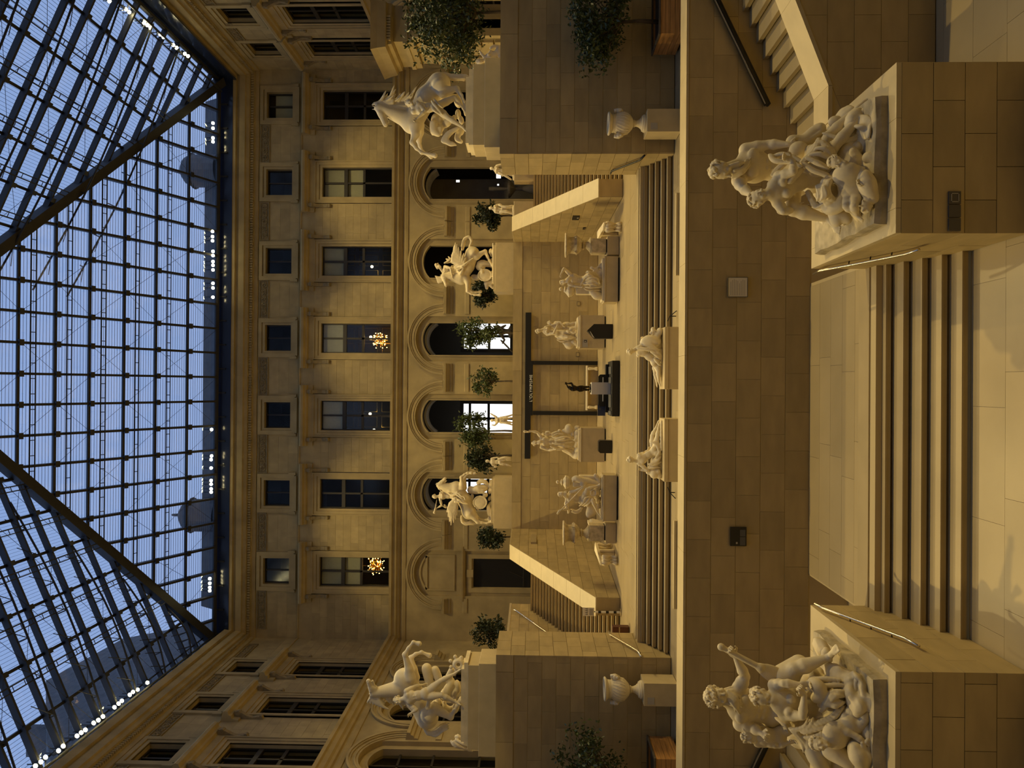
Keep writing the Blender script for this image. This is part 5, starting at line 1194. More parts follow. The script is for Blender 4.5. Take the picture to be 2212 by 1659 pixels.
def human(S, u, J, face, up=(0, 0, 1), front=(0, -1, 0), sex='m', hair='curly', beard=False, fat=1.0, seed=3, hands=True, hcurl=.6, big=1.12):
    u = u*big; lim = 1.22 if sex == 'm' else 1.12
    J = {k: np.array(v, float) for k, v in J.items()}
    ch, pe = J['ch'], J['pe']; ax = unit(ch-pe); fr = unit(np.array(front)-ax*np.dot(front, ax)); sd = np.cross(ax, fr)
    if 'Rs' in J and 'Ls' in J:
        v = J['Ls']-J['Rs']; v = v-ax*np.dot(v, ax)
        if np.linalg.norm(v) > .6*u:
            v = unit(v); v = v if np.dot(v, sd) > 0 else -v; sd = unit(v*.75+sd*.25); fr = np.cross(sd, ax)
    w = (.94 if sex == 'f' else 1.08)*fat; A = (sd, fr, ax)
    S.ell(ch, (.74*u*w, .48*u*w, .82*u), A, k=.12*u); S.ell((ch*.45+pe*.55), (.56*u*w, .42*u*w, .72*u), A, k=.14*u); S.ell(pe, (.68*u*w, .52*u*w, .56*u), A, k=.14*u)
    for a in (-1, 1):
        if sex == 'm':
            S.ell(ch+fr*.36*u+sd*a*.33*u+ax*.20*u, (.36*u, .18*u, .28*u), A, k=.045*u)
            for t in (-.25, -.5, -.78): S.ell(ch+fr*.40*u+sd*a*.14*u+ax*t*u, (.15*u, .09*u, .12*u), A, k=.03*u)
        elif sex == 'f': S.ell(ch+fr*.42*u+sd*a*.30*u+ax*.02*u, (.24*u, .22*u, .23*u), A, k=.06*u)
        S.ell(pe-fr*.30*u+sd*a*.32*u-ax*.18*u, (.36*u, .34*u, .40*u), A, k=.12*u)
        S.ell(ch-fr*.36*u+sd*a*.36*u+ax*.15*u, (.28*u, .14*u, .34*u), A, k=.08*u)
    hd = J['head']; nb = ch+ax*.72*u; S.cap(nb, hd-unit(hd-nb)*.15*u, .30*u, .24*u, k=.10*u)
    head(S, hd, face, up if 'hup' not in J else J['hup'], u, hair, beard, random.Random(seed))
    if beard:
        rb = random.Random(seed+40); ff = unit(face); cs_ = unit(np.cross((0, 0, 1.0), ff))
        for i in range(16):
            a = rb.uniform(-.24, .24); b0 = hd+ff*.30*u+cs_*a*u+V3(0, 0, -.34*u); e_ = ch+fr*.50*u+ax*rb.uniform(.35, .62)*u+sd*a*.9*u
            m_ = b0*.5+e_*.5+ff*.16*u+cs_*rb.uniform(-.07, .07)*u; S.curve([b0, m_, e_], [.065*u, .062*u, .02*u], k=.015*u, n=4)
    for q in 'RL':
        if q+'s' in J:
            sh = J[q+'s']; S.ell(sh, (.29*u,)*3, k=.12*u); S.cap(nb, sh, .19*u, .22*u, k=.12*u); S.cap(ch+ax*.1*u, sh, .34*u, .24*u, k=.12*u)
            if q+'e' in J:
                el = J[q+'e']; md = (sh+el)/2
                S.cap(sh, md, .25*u*lim, .235*u*lim, k=.06*u); S.cap(md, el, .235*u*lim, .165*u*lim, k=.06*u)
                if q+'w' in J:
                    wr = J[q+'w']; m_ = el*.72+wr*.28; S.cap(el, m_, .165*u*lim, .19*u*lim, k=.05*u); S.cap(m_, wr, .19*u*lim, .115*u, k=.05*u)
                    if hands:
                        hn = J.get(q+'h'); dr = (hn-wr) if hn is not None else (wr-el)
                        hand(S, wr, dr, J.get(q+'p', V3(0, -1, -.3)), u, hcurl, 1 if q == 'R' else -1)
        if q+'k' in J:
            hp = J.get(q+'hip', pe+sd*(-.36 if q == 'R' else .36)*u*w-ax*.25*u); kn = J[q+'k']; md = hp*.55+kn*.45
            S.cap(hp, md, .42*u*w, .37*u*lim, k=.10*u); S.cap(md, kn, .37*u*lim, .235*u*lim, k=.06*u); S.ell(kn, (.25*u*lim,)*3, k=.05*u)
            if q+'a' in J:
                an = J[q+'a']; m_ = kn*.70+an*.30; S.cap(kn, m_, .22*u*lim, .265*u*lim, k=.05*u); S.cap(m_, an, .265*u*lim, .13*u, k=.05*u)
                if q+'t' in J: foot(S, an, J[q+'t'], u)
def horse(S, J, u, mane=(), tail=(), seed=1, wild=1.0):
    """u = barrel radius; J: chest, barrel, croup, withers, poll, muzzle, legs: list of point lists (joint, joint, ...)"""
    rs = random.Random(seed); J = {k: (np.array(v, float) if k != 'legs' else v) for k, v in J.items()}
    S.ell(J['chest'], (u*.86,)*3, k=.3*u); S.cap(J['chest'], J['barrel'], .88*u, .96*u, k=.3*u); S.cap(J['barrel'], J['croup'], .96*u, .92*u, k=.3*u); S.ell(J['croup'], (.98*u,)*3, k=.25*u)
    nb = J.get('neck', J['chest']*.6+J['withers']*.4); S.cap(nb, J['poll'], .70*u, .38*u, k=.25*u); S.cap(J['withers'], J['poll'], .42*u, .24*u, k=.2*u)
    po, mu = J['poll'], J['muzzle']; d = unit(mu-po); L = np.linalg.norm(mu-po); crest = unit(po-nb); crest = unit(crest-d*np.dot(crest, d)); s = np.cross(d, crest)
    S.cap(po, po+d*L*.45, .36*u, .30*u, k=.12*u); S.cap(po+d*L*.4, mu, .27*u, .20*u, k=.1*u)
    S.ell(po+d*L*.26-crest*.22*u, (.26*u, .36*u, .30*u), (s, d, crest), k=.15*u); S.cap(po+d*L*.35-crest*.24*u, mu-crest*.34*u-d*.10*L, .15*u, .10*u, k=.03*u)
    for a in (-1, 1):
        S.sub(mu+s*a*.16*u+d*.10*u+crest*.05*u, .065*u, .03*u); S.ell(po+d*L*.30+s*a*.27*u+crest*.12*u, (.075*u,)*3, k=.03*u); S.cap(po+d*L*.18+s*a*.2*u+crest*.24*u, po+d*L*.36+s*a*.26*u+crest*.2*u, .06*u, k=.05*u)
        S.cap(po+s*a*.18*u+crest*.14*u, po+s*a*.24*u+crest*.58*u-d*.16*u, .11*u, .03*u, k=.05*u)
    for pts, fore in J['legs']:
        P = [np.array(p, float) for p in pts]
        r = ([.52, .36, .215, .15, .125, .17] if fore else [.74, .50, .24, .16, .13, .17])
        r = r[:len(P)] if len(P) <= 6 else r
        S.chain(P, [q*u for q in r], k=.16*u); S.ell(P[2], (.22*u,)*3, k=.08*u)
        if len(P) >= 5: S.ell(P[-2], (.165*u,)*3, k=.06*u); e = unit(P[-1]-P[-2]); S.cap(P[-1], P[-1]+e*.14*u, .19*u, .23*u, k=.03*u)
    nk = unit(po-J['withers']); bk = (J['withers']-nb)-nk*np.dot(J['withers']-nb, nk); bk = unit(bk if np.linalg.norm(bk) > .05*u else crest-nk*np.dot(crest, nk))
    for i in range(34 if wild else 0):
        f = (i+rs.random()*.6)/33; b = po*(1-f)+J['withers']*f+bk*(.16+.16*f)*u; l = rs.uniform(.55, .95)*u*wild; sd = V3(rs.uniform(-.35, .35), rs.uniform(-.55, .15), rs.uniform(-.25, .25))
        S.curve([b, b+(bk*.6+sd*.5)*l*.6, b+(bk*.8+sd-nk*.45)*l, b+(bk*1.1+sd*1.3-nk*.7)*l], [.13*u, .115*u, .08*u, .025*u], k=.02*u, n=3)
    for pts in tail: S.curve(pts, [.16*u]+[.22*u]*(len(pts)-2)+[.05*u], k=.06*u, n=3)
    if tail:
        T = [np.array(p, float) for p in tail[0]]
        for i in range(9):
            o = V3(rs.uniform(-.2, .2), rs.uniform(-.2, .2), rs.uniform(-.2, .2))*u*1.2
            S.curve([T[max(0, len(T)//3)]+o*.3]+[p+o for p in T[len(T)//2:]], [.08*u]+[.09*u]*(len(T)-len(T)//2-1)+[.02*u], k=.03*u, n=3)
def folds(S, lines, r, k=.02, n=4):
    rs = random.Random(len(lines)*7+1)
    for ln in lines:
        r_ = r*rs.uniform(.6, .85); S.curve(ln, [r_*.7]+[r_]*(len(ln)-2)+[r_*.5], k=min(k, .022), n=n)
        for t in (-1, 1):
            o = V3(rs.uniform(-.5, .5), .4, rs.uniform(.7, 1.3)*t)*r*1.15
            S.curve([np.array(p)+o*(.6+.5*j/len(ln)) for j, p in enumerate(ln)], [r_*.45]+[r_*.7]*(len(ln)-2)+[r_*.3], k=min(k, .022), n=n)
def wing(S, root, tips, r, u, k=.02):
    """feathers fanning from points along a bone"""
    R0, R1 = (np.array(q, float) for q in root)
    n = len(tips); S.cap(R0, R1, r*1.6, r*1.2, k=r)
    for i, t in enumerate(tips):
        b = R0+(R1-R0)*(i/max(1, n-1)); t = np.array(t, float)
        S.curve([b, (b+t)/2, t], [r*1.2, r*1.1, r*.35], k=k, n=3)
        m = b*.6+t*.4; S.curve([b, m], [r*1.35, r*.8], k=k)
def boulders(S, pts, r0, k=.06, seed=2, flat=.7):
    rs = random.Random(seed)
    for p in pts:
        k = min(k, .045); r = r0*rs.uniform(.55, 1.1); a = unit(V3(rs.uniform(-1, 1), rs.uniform(-1, 1), rs.uniform(-.3, .3))); b = unit(np.cross(a, (0, 0, 1)))
        S.ell(p, (r*1.2, r, r*flat), (a, b, np.cross(a, b)), k=k)

# ================================================================== the sculptures
def Q(ox, oy, sc, Y0): return lambda cx, cy, dy=0.0: PY(ox+cx/sc, oy+cy/sc, Y0+dy)
def L(q, *pts): return [q(*p) for p in pts]
def jd(q, **k): return {n: q(*v) for n, v in k.items()}
def slab(T_, corners, z0, z1, m='rough_marble', name='base_slab', n=7, amp=.03):
    """rough edged stone slab: corners (x,y) in order"""
    rs = random.Random(11); P = []
    for i in range(4):
        a, b = np.array(corners[i]), np.array(corners[(i+1) % 4])
        for j in range(n): t = (j+(0 if j == 0 else rs.uniform(-.2, .2)))/n; w = a+(b-a)*t; P.append((w[0]+rs.uniform(-amp, amp), w[1]+rs.uniform(-amp, amp)))
    k = len(P); c = np.mean(P, 0)
    vs = [(x, y, z0) for x, y in P]+[(x, y, (z0+z1)/2+rs.uniform(-.02, .02)) for x, y in P]+[(c[0]+(x-c[0])*.985, c[1]+(y-c[1])*.985, z1+rs.uniform(-.01, .01)) for x, y in P]
    f = [tuple(range(2*k, 3*k)), tuple(range(k))[::-1]]+[(i+r*k, (i+1) % k+r*k, (i+1) % k+(r+1)*k, i+(r+1)*k) for r in (0, 1) for i in range(k)]
    return MB().add(vs, f).part(name, m, T_)

# ---------- river couple on the right plinth
G = thing('river_couple_statue', 'large marble bearded man embracing a reclining woman, child in front, on the right plinth', 'statue', (3.8, 13.3, 1.10))
q = Q(1520, 180, 3.998, 0)
cs = [PZ(1890, 484, 1.29)[:2], PZ(1759, 549, 1.29)[:2]]; cs += [(cs[1][0]+2.35, cs[1][1]-.05), (PZ(1896, 200, 1.29)[0], cs[0][1])]
slab(G, cs, 1.10, 1.29)
S = SDF(); rs = random.Random(4)
boulders(S, L(q, (860, 760, 14.0), (900, 640, 14.0), (1000, 700, 13.7), (960, 850, 13.7), (820, 860, 14.1), (1060, 620, 13.4), (1120, 760, 13.3), (1200, 620, 13.0), (1230, 540, 12.9), (1250, 680, 12.8), (1180, 880, 12.9), (1000, 560, 13.8)), .27, k=.12)
boulders(S, [(rs.uniform(cs[0][0]+.25, cs[3][0]-.25), rs.uniform(12.3, 14.5), 1.30) for _ in range(34)], .19, k=.1, flat=.35)
boulders(S, [(4.2+.2*i, 13.2-.2*(i % 3), 1.36) for i in range(4)], .22, k=.1)
sculpt(S, 'rock', .022, 'marble', G, floor=1.2, rough=.016)
u = .355; S = SDF()
human(S, u, jd(q, head=(160, 745, 13.58), ch=(430, 715, 13.75), pe=(700, 740, 13.85), Ls=(365, 575, 13.75), Le=(560, 528, 13.62), Lw=(735, 528, 13.40), Lh=(840, 530, 13.35), Lp=(700, 600, 12.9),
      Rs=(300, 840, 13.72), Re=(335, 905, 13.45), Rw=(415, 965, 13.18), Rh=(480, 975, 13.05), Rhip=(735, 830, 13.7), Rk=(775, 1090, 13.02), Ra=(1080, 1175, 12.92), Rt=(1160, 1260, 12.72), Lhip=(740, 690, 13.7), Lk=(930, 590, 13.15)),
      face=(-.72, -.42, -.40), up=(-.1, 0, 1), hair='curly', beard=True, seed=5, hcurl=.5)
for k_ in ('Lp',): pass
sculpt(S, 'bearded_man', .0135, 'marble', G)
u2 = .30; S = SDF()
human(S, u2, jd(q, head=(485, 985, 12.98), ch=(670, 910, 12.95), pe=(930, 800, 13.02), Ls=(650, 805, 12.88), Le=(775, 765, 12.62), Lw=(770, 665, 12.72), Lh=(690, 640, 12.72), Rs=(640, 1030, 12.98), Re=(690, 1105, 12.92), Rw=(800, 1090, 12.98),
      Lk=(1080, 455, 13.0), La=(1330, 215, 12.95), Lt=(1440, 110, 12.92), Rk=(1120, 560, 12.72), Ra=(1385, 240, 12.66), Rt=(1495, 120, 12.62)), face=(.45, -.78, .25), front=(.05, -1, .2), sex='f', hair='bun', seed=8)
sculpt(S, 'reclining_woman', .0125, 'marble', G)
S = SDF()
folds(S, [L(q, (1000, 480, 12.75), (960, 590, 12.68), (890, 660, 12.72), (860, 690, 12.8)), L(q, (1020, 500, 12.7), (1090, 580, 12.62), (1120, 640, 12.62)), L(q, (900, 640, 12.62), (990, 690, 12.55), (1080, 740, 12.55)), L(q, (870, 690, 12.66), (960, 755, 12.6), (1060, 790, 12.58), (1100, 830, 12.6)),
           L(q, (930, 620, 12.62), (1010, 610, 12.55), (1090, 650, 12.55)), L(q, (980, 560, 12.62), (1050, 560, 12.55), (1110, 620, 12.55)), L(q, (600, 640, 13.2), (680, 610, 13.1), (780, 640, 13.0), (860, 680, 12.9)), L(q, (580, 620, 13.2), (620, 670, 13.1), (740, 680, 13.0), (850, 720, 12.85)),
           L(q, (740, 860, 12.75), (800, 780, 12.7), (850, 730, 12.72)), L(q, (1050, 430, 12.85), (1160, 470, 12.75), (1290, 490, 12.7), (1390, 420, 12.7)), L(q, (1120, 500, 12.75), (1230, 500, 12.7), (1330, 440, 12.7)), L(q, (600, 800, 13.3), (650, 740, 13.3), (720, 680, 13.2))], .05, k=.06)
S.ell(q(990, 620, 12.88), (.22, .16, .2), k=.05); S.ell(q(980, 720, 12.85), (.19, .15, .17), k=.05)
sculpt(S, 'drapery', .015, 'marble', G)
S = SDF(); c = q(1115, 935, 12.62)
for r_, o in ((.235, 0), (.21, .05), (.17, .1)):
    S.chain([c+V3(r_*math.cos(t), -.10*math.sin(t)-o, r_*math.sin(t)) for t in np.linspace(0, 2*math.pi, 15)], .045, k=.03)
S.ell(c+V3(0, .1, 0), (.24, .16, .24), k=.05)
folds(S, [L(q, (990, 880, 12.55), (1020, 960, 12.45), (1010, 1010, 12.5)), L(q, (1040, 890, 12.4), (1060, 960, 12.38), (1040, 1000, 12.42)), L(q, (1180, 860, 12.45), (1200, 960, 12.42), (1150, 1050, 12.5)), L(q, (900, 930, 12.9), (980, 1060, 12.8), (1060, 1030, 12.6))], .05)
S.curve(L(q, (1060, 1080, 12.7), (1120, 1080, 12.6), (1190, 1040, 12.5), (1200, 960, 12.5)), [.07, .09, .09, .06], k=.05)
sculpt(S, 'river_urn', .015, 'marble', G)
S = SDF()
human(S, .215, jd(q, head=(1150, 680, 12.36), ch=(1235, 790, 12.34), pe=(1275, 940, 12.42), Ls=(1290, 745, 12.3), Le=(1370, 745, 12.22), Lw=(1350, 830, 12.18), Rs=(1190, 830, 12.45), Rhip=(1260, 985, 12.42), Rk=(1235, 1060, 12.36), Ra=(1300, 1120, 12.38), Rt=(1345, 1165, 12.36), Lhip=(1310, 975, 12.38), Lk=(1300, 1060, 12.26), La=(1320, 1130, 12.36)),
      face=(-.65, -.6, .25), up=(-.2, 0, 1), front=(-.2, -1, .1), sex='c', hair='curly', fat=1.15, seed=2)
sculpt(S, 'child', .011, 'marble', G)
S = SDF()
S.curve(L(q, (1380, 800, 12.25), (1410, 870, 12.2), (1440, 950, 12.2), (1470, 1010, 12.22)), [.10, .13, .10, .06], k=.05); S.ell(q(1390, 800, 12.2), (.09, .1, .1), k=.04)
S.ell(q(1400, 1060, 12.25), (.13, .1, .09), k=.04)
for i in range(6): a = 1.05*i; S.cap(q(1400, 1060, 12.2), q(1400+55*math.cos(a), 1060+55*math.sin(a), 12.18), .03, .015)
S.ell(q(1150, 1150, 12.7), (.18, .14, .12), k=.06); S.curve(L(q, (1120, 1120, 12.75), (1200, 1150, 12.65), (1250, 1180, 12.6)), [.09, .1, .05], k=.04)
S.curve(L(q, (1420, 640, 12.4), (1470, 660, 12.35), (1490, 720, 12.32)), [.09, .08, .05], k=.04); S.ell(q(1320, 555, 12.7), (.1, .1, .09), k=.03)
S.curve(L(q, (760, 500, 13.5), (860, 510, 13.5), (950, 430, 13.5), (1010, 390, 13.5)), [.10, .12, .10, .09], k=.05); S.ell(q(1000, 395, 13.45), (.09, .09, .09), k=.03)
for i in range(9): S.curve(L(q, (840+15*i, 520-8*i, 13.45), (900+14*i, 500-10*i, 13.4), (950+12*i, 440-8*i, 13.45)), [.03, .035, .015], k=.02)
S.ell(q(1140, 330, 13.2), (.10, .1, .13), k=.04); S.ell(q(680, 1100, 13.1), (.07, .08, .10), k=.03); S.ell(q(820, 580, 13.25), (.16, .14, .17), k=.05)
sculpt(S, 'river_creatures', .015, 'marble', G)

# ---------- oar bearer group on the left plinth
G = thing('oar_bearer_statue', 'large marble river god lifting an oar behind a seated woman, on the left plinth', 'statue', (-5.8, 13.3, 1.10))
q = Q(1520, 1320, 4.894, 0)
cs = [PZ(1888, 1467, 1.31)[:2], PZ(1756, 1357, 1.31)[:2]]; cs = [(cs[0][0], cs[0][1]), (cs[1][0], cs[1][1]), (-7.15, cs[1][1]), (-7.15, cs[0][1])]
slab(G, cs, 1.10, 1.31)
S = SDF(); rs = random.Random(9)
boulders(S, L(q, (900, 1060, 13.9), (1000, 960, 13.8), (1080, 1180, 13.7), (1200, 1040, 13.5), (1080, 860, 13.6), (1300, 900, 13.1), (1100, 1350, 13.6), (1250, 1500, 13.2), (1400, 1560, 13.0), (960, 1240, 13.9)), .30, k=.13)
boulders(S, L(q, (1250, 800, 13.2), (1200, 700, 13.3), (1330, 720, 13.0), (1400, 640, 12.85), (1470, 720, 12.75), (1320, 590, 13.0), (1300, 480, 13.2), (1400, 800, 12.8), (1540, 760, 12.6), (1250, 400, 13.5), (1560, 900, 12.5), (1620, 1000, 12.4)), .17, k=.1)
boulders(S, [(rs.uniform(-7.0, cs[0][0]-.2), rs.uniform(12.2, 14.6), 1.32) for _ in range(36)], .20, k=.1, flat=.38)
sculpt(S, 'rock', .022, 'marble', G, floor=1.2, rough=.016)
S = SDF()
human(S, .36, jd(q, head=(155, 905, 13.45), ch=(430, 1000, 13.55), pe=(720, 1060, 13.65), Ls=(375, 815, 13.5), Le=(440, 690, 13.38), Lw=(335, 480, 13.32), Lh=(270, 410, 13.32), Rs=(385, 1195, 13.6), Re=(530, 1240, 13.45), Rw=(610, 1290, 13.3),
      Lhip=(790, 950, 13.5), Lk=(965, 615, 13.08), La=(1320, 490, 12.92), Lt=(1400, 400, 12.72), Rhip=(830, 1080, 13.5), Rk=(960, 820, 13.1)), face=(.5, -.72, -.15), hair='wreath', beard=True, seed=6, hcurl=.9)
S.cap(q(850, 680, 13.25), q(1010, 560, 13.3), .20, .16, k=.1)
sculpt(S, 'river_god', .0135, 'marble', G)
S = SDF(); a, b, c_, d_ = q(185, 380, 13.30), q(600, 600, 13.2), q(650, 625, 13.2), q(880, 740, 13.2)
S.cap(a, b, .048, .055, k=.01); S.ell(a, (.065,)*3); S.ell(b, (.075,)*3); ax_ = unit(d_-b); sd_ = unit(np.cross(ax_, (0, 1, 0)))
S.ell((c_+d_)/2, (.36, .15, .05), (ax_, sd_, np.cross(ax_, sd_)), k=.03); S.cap(c_, d_, .055, .04, k=.03); S.cap(c_+sd_*.07, d_+sd_*.05, .03, k=.02); S.cap(c_-sd_*.07, d_-sd_*.05, .03, k=.02)
sculpt(S, 'oar', .014, 'marble', G)
S = SDF()
human(S, .315, jd(q, head=(625, 905, 12.98), ch=(870, 970, 12.95), pe=(1250, 1060, 13.05), Ls=(745, 785, 13.0), Le=(850, 765, 12.8), Lw=(1010, 775, 12.72), Lh=(1080, 770, 12.7), Rs=(850, 1095, 12.95), Re=(1045, 1110, 12.62), Rw=(1065, 885, 12.6), Rh=(1020, 830, 12.6),
      Lk=(1420, 900, 12.62), Rk=(1450, 1080, 12.7)), face=(-.15, -.85, -.35), sex='f', hair='bun', seed=12, hcurl=.8)
sculpt(S, 'seated_woman', .0125, 'marble', G)
S = SDF()
folds(S, [L(q, (1100, 1230, 12.75), (1250, 1180, 12.6), (1390, 1120, 12.5), (1480, 1000, 12.5)), L(q, (1060, 1290, 12.8), (1230, 1240, 12.65), (1400, 1180, 12.55), (1510, 1040, 12.5)), L(q, (1080, 1340, 12.85), (1220, 1330, 12.7), (1330, 1270, 12.6)), L(q, (1250, 1060, 12.6), (1330, 960, 12.5), (1400, 900, 12.45), (1520, 900, 12.5)),
           L(q, (1240, 1010, 12.65), (1300, 930, 12.55), (1420, 860, 12.5), (1540, 860, 12.52)), L(q, (1180, 770, 12.75), (1300, 790, 12.65), (1430, 780, 12.6), (1560, 800, 12.55)), L(q, (1160, 720, 12.8), (1300, 720, 12.7), (1450, 730, 12.6)), L(q, (1290, 980, 12.55), (1390, 1000, 12.45), (1470, 960, 12.45)),
           L(q, (930, 1240, 13.0), (980, 1280, 12.9), (1080, 1400, 12.9), (1100, 1500, 12.9)), L(q, (960, 1260, 12.9), (1100, 1230, 12.75), (1160, 1130, 12.65)), L(q, (1120, 1330, 12.85), (1150, 1450, 12.85), (1170, 1560, 12.9)), L(q, (780, 1140, 13.2), (860, 1200, 13.1), (900, 1290, 13.1))], .055, k=.06)
S.ell(q(1400, 970, 12.75), (.24, .17, .19), k=.05); S.ell(q(1180, 1250, 12.98), (.24, .17, .17), k=.05); S.ell(q(1170, 780, 12.88), (.15, .12, .13), k=.04)
S.curve(L(q, (1150, 760, 12.7), (1210, 800, 12.62), (1240, 880, 12.62), (1180, 920, 12.65)), [.08, .1, .09, .07], k=.04)
sculpt(S, 'drapery', .015, 'marble', G)
S = SDF()
human(S, .24, jd(q, head=(1225, 1400, 12.42), ch=(1400, 1310, 12.45), pe=(1560, 1190, 12.45), Ls=(1430, 1230, 12.4), Le=(1610, 1320, 12.28), Lw=(1740, 1420, 12.22), Rs=(1380, 1400, 12.45), Lhip=(1570, 1120, 12.45), Lk=(1590, 980, 12.42), La=(1610, 830, 12.45), Lt=(1610, 770, 12.45), Rhip=(1620, 1200, 12.42), Rk=(1690, 1160, 12.3), Ra=(1730, 1070, 12.28)),
      face=(-.1, -.9, .25), up=(-.3, 0, 1), sex='c', hair='curly', fat=1.12, seed=15)
sculpt(S, 'child', .011, 'marble', G)
S = SDF()
human(S, .21, jd(q, head=(480, 1335, 13.5), ch=(640, 1330, 13.5), pe=(800, 1320, 13.5), Rs=(700, 1400, 13.45), Re=(800, 1425, 13.4), Rw=(900, 1395, 13.35), Lk=(920, 1260, 13.4)), face=(-.3, -.8, .1), sex='c', hair='wreath', seed=21)
for i in range(6): S.ell(q(460+25*i, 1250+33*i, 13.45), (.05, .03, .09), k=.02)
sculpt(S, 'leaf_crowned_child', .012, 'marble', G)
S = SDF(); S.curve(L(q, (1600, 1440, 12.3), (1640, 1530, 12.25), (1680, 1620, 12.3)), [.10, .15, .10], k=.04); S.ell(q(1600, 1430, 12.25), (.07, .08, .08), k=.03); S.curve(L(q, (1690, 1460, 12.25), (1740, 1540, 12.2), (1720, 1620, 12.25)), [.06, .08, .05], k=.03)
for i in range(14): S.ell(q(1720+rs.uniform(-50, 60), 1410+rs.uniform(-50, 50), 12.2), (.03, .03, .03), k=.01)
S.curve(L(q, (1150, 1480, 12.9), (1200, 1560, 12.85), (1260, 1659, 12.85)), [.12, .13, .1], k=.05); S.curve(L(q, (1330, 1480, 12.7), (1430, 1520, 12.6), (1540, 1600, 12.5)), [.12, .13, .1], k=.05)
sculpt(S, 'river_creatures', .015, 'marble', G)

# ---------- rearing horses with grooms
def horse_base(G, x0, x1, y0, y1, z0, z1):
    m = MB(); m.box(x0, x1, y0, y1, z0, z0+(z1-z0)*.55); m.part('base_slab', 'marble', G)
    m = MB(); m.box(x0+.08, x1-.25, y0+.06, y1-.06, z0+(z1-z0)*.55, z1); m.part('upper_slab', 'marble', G)
zr = pxz(1009, 230, 26.7); q = Q(790, 140, 6.01, 26.75)
G = thing('horse_tamer_statue', 'rearing marble horse with a striding groom on the right pier', 'statue', (pxX(1010, 228, 26.75), 26.75, zt_r))
FLOOR[0] = zt_r+.01
horse_base(G, PR[0]+.12, PR[1]-.15, 26.1, 27.3, zt_r, zr)
S = SDF()
horse(S, dict(chest=q(600, 760, .1), barrel=q(790, 430, .15), croup=q(955, 250, .15), withers=q(560, 560, .1), neck=q(500, 700, .05), poll=q(170, 560, -.1), muzzle=q(255, 780, -.2),
      legs=[(L(q, (640, 800, -.1), (645, 900, -.15), (605, 1010, -.2), (660, 1085, -.2), (725, 1140, -.2), (880, 1175, -.2)), True), (L(q, (690, 800, .3), (700, 880, .35), (690, 985, .35), (705, 1060, .35), (740, 1130, .35), (830, 1180, .35)), True),
            (L(q, (960, 280, -.15), (1000, 350, -.2), (1180, 310, -.2), (1240, 400, -.2), (1280, 490, -.2), (1300, 560, -.2)), False), (L(q, (980, 300, .4), (1010, 440, .4), (1190, 415, .4), (1240, 470, .4), (1270, 560, .4), (1300, 620, .4)), False)]),
      .40, tail=[L(q, (930, 130, .1), (1040, 130, .1), (1140, 170, .1), (1260, 170, .1), (1310, 190, .1))], seed=3, wild=1.2)
for i in range(9): S.curve(L(q, (170+22*i, 560-8*i, -.1), (130+28*i, 500-6*i, -.1), (85+34*i, 520-9*i, -.1)), [.06, .05, .02], k=.02)
sculpt(S, 'horse', .024, 'marble_white', G)
S = SDF()
human(S, .268, jd(q, head=(575, 495, -.55), ch=(715, 570, -.55), pe=(915, 545, -.5), Ls=(670, 500, -.5), Le=(770, 600, -.75), Lw=(670, 695, -.8), Rs=(620, 610, -.6), Re=(720, 610, -.5), Rw=(760, 590, -.4), Rhip=(950, 590, -.5), Rk=(1075, 690, -.55), Ra=(1260, 810, -.5), Rt=(1310, 870, -.55), Lhip=(960, 520, -.45), Lk=(1150, 430, -.3), La=(1270, 560, -.2), Lt=(1300, 620, -.3)),
      face=(-.5, -.75, .3), front=(-.2, -1, 0), hair='curly', seed=4)
folds(S, [L(q, (860, 470, -.6), (910, 540, -.75), (990, 640, -.7)), L(q, (890, 450, -.55), (950, 520, -.72), (1000, 560, -.7)), L(q, (860, 520, -.65), (890, 590, -.75), (960, 640, -.7))], .05, k=.05)
sculpt(S, 'groom', .018, 'marble_white', G)
S = SDF()
boulders(S, L(q, (900, 720, .1), (960, 720, .1), (960, 830, .1), (1000, 680, .1), (1060, 740, .1), (1150, 700, .15), (1200, 640, .2), (1240, 720, .2), (1240, 850, .1), (1200, 480, .3)), .2, k=.08)
S.box(q(920, 860, 0), (.12, .16, .2), rnd=.03); S.curve(L(q, (880, 760, -.1), (890, 860, -.1), (950, 910, -.1)), [.13, .12, .06], k=.05)
for i in range(13): S.curve(L(q, (1200-8*i, 820+4*i, -.2), (1090-6*i+rs.uniform(-20, 20), 880+9*i, -.25), (1000+10*i, 960+6*i+rs.uniform(-20, 20), -.25), (1010+14*i, 1010+3*i, -.2)), [.06, .06, .05, .02], k=.02)
S.curve(L(q, (1210, 880, 0), (1190, 960, 0), (1240, 1000, 0)), [.1, .09, .06], k=.04)
sculpt(S, 'trophy_rocks', .024, 'marble_white', G, floor=zr-.05)

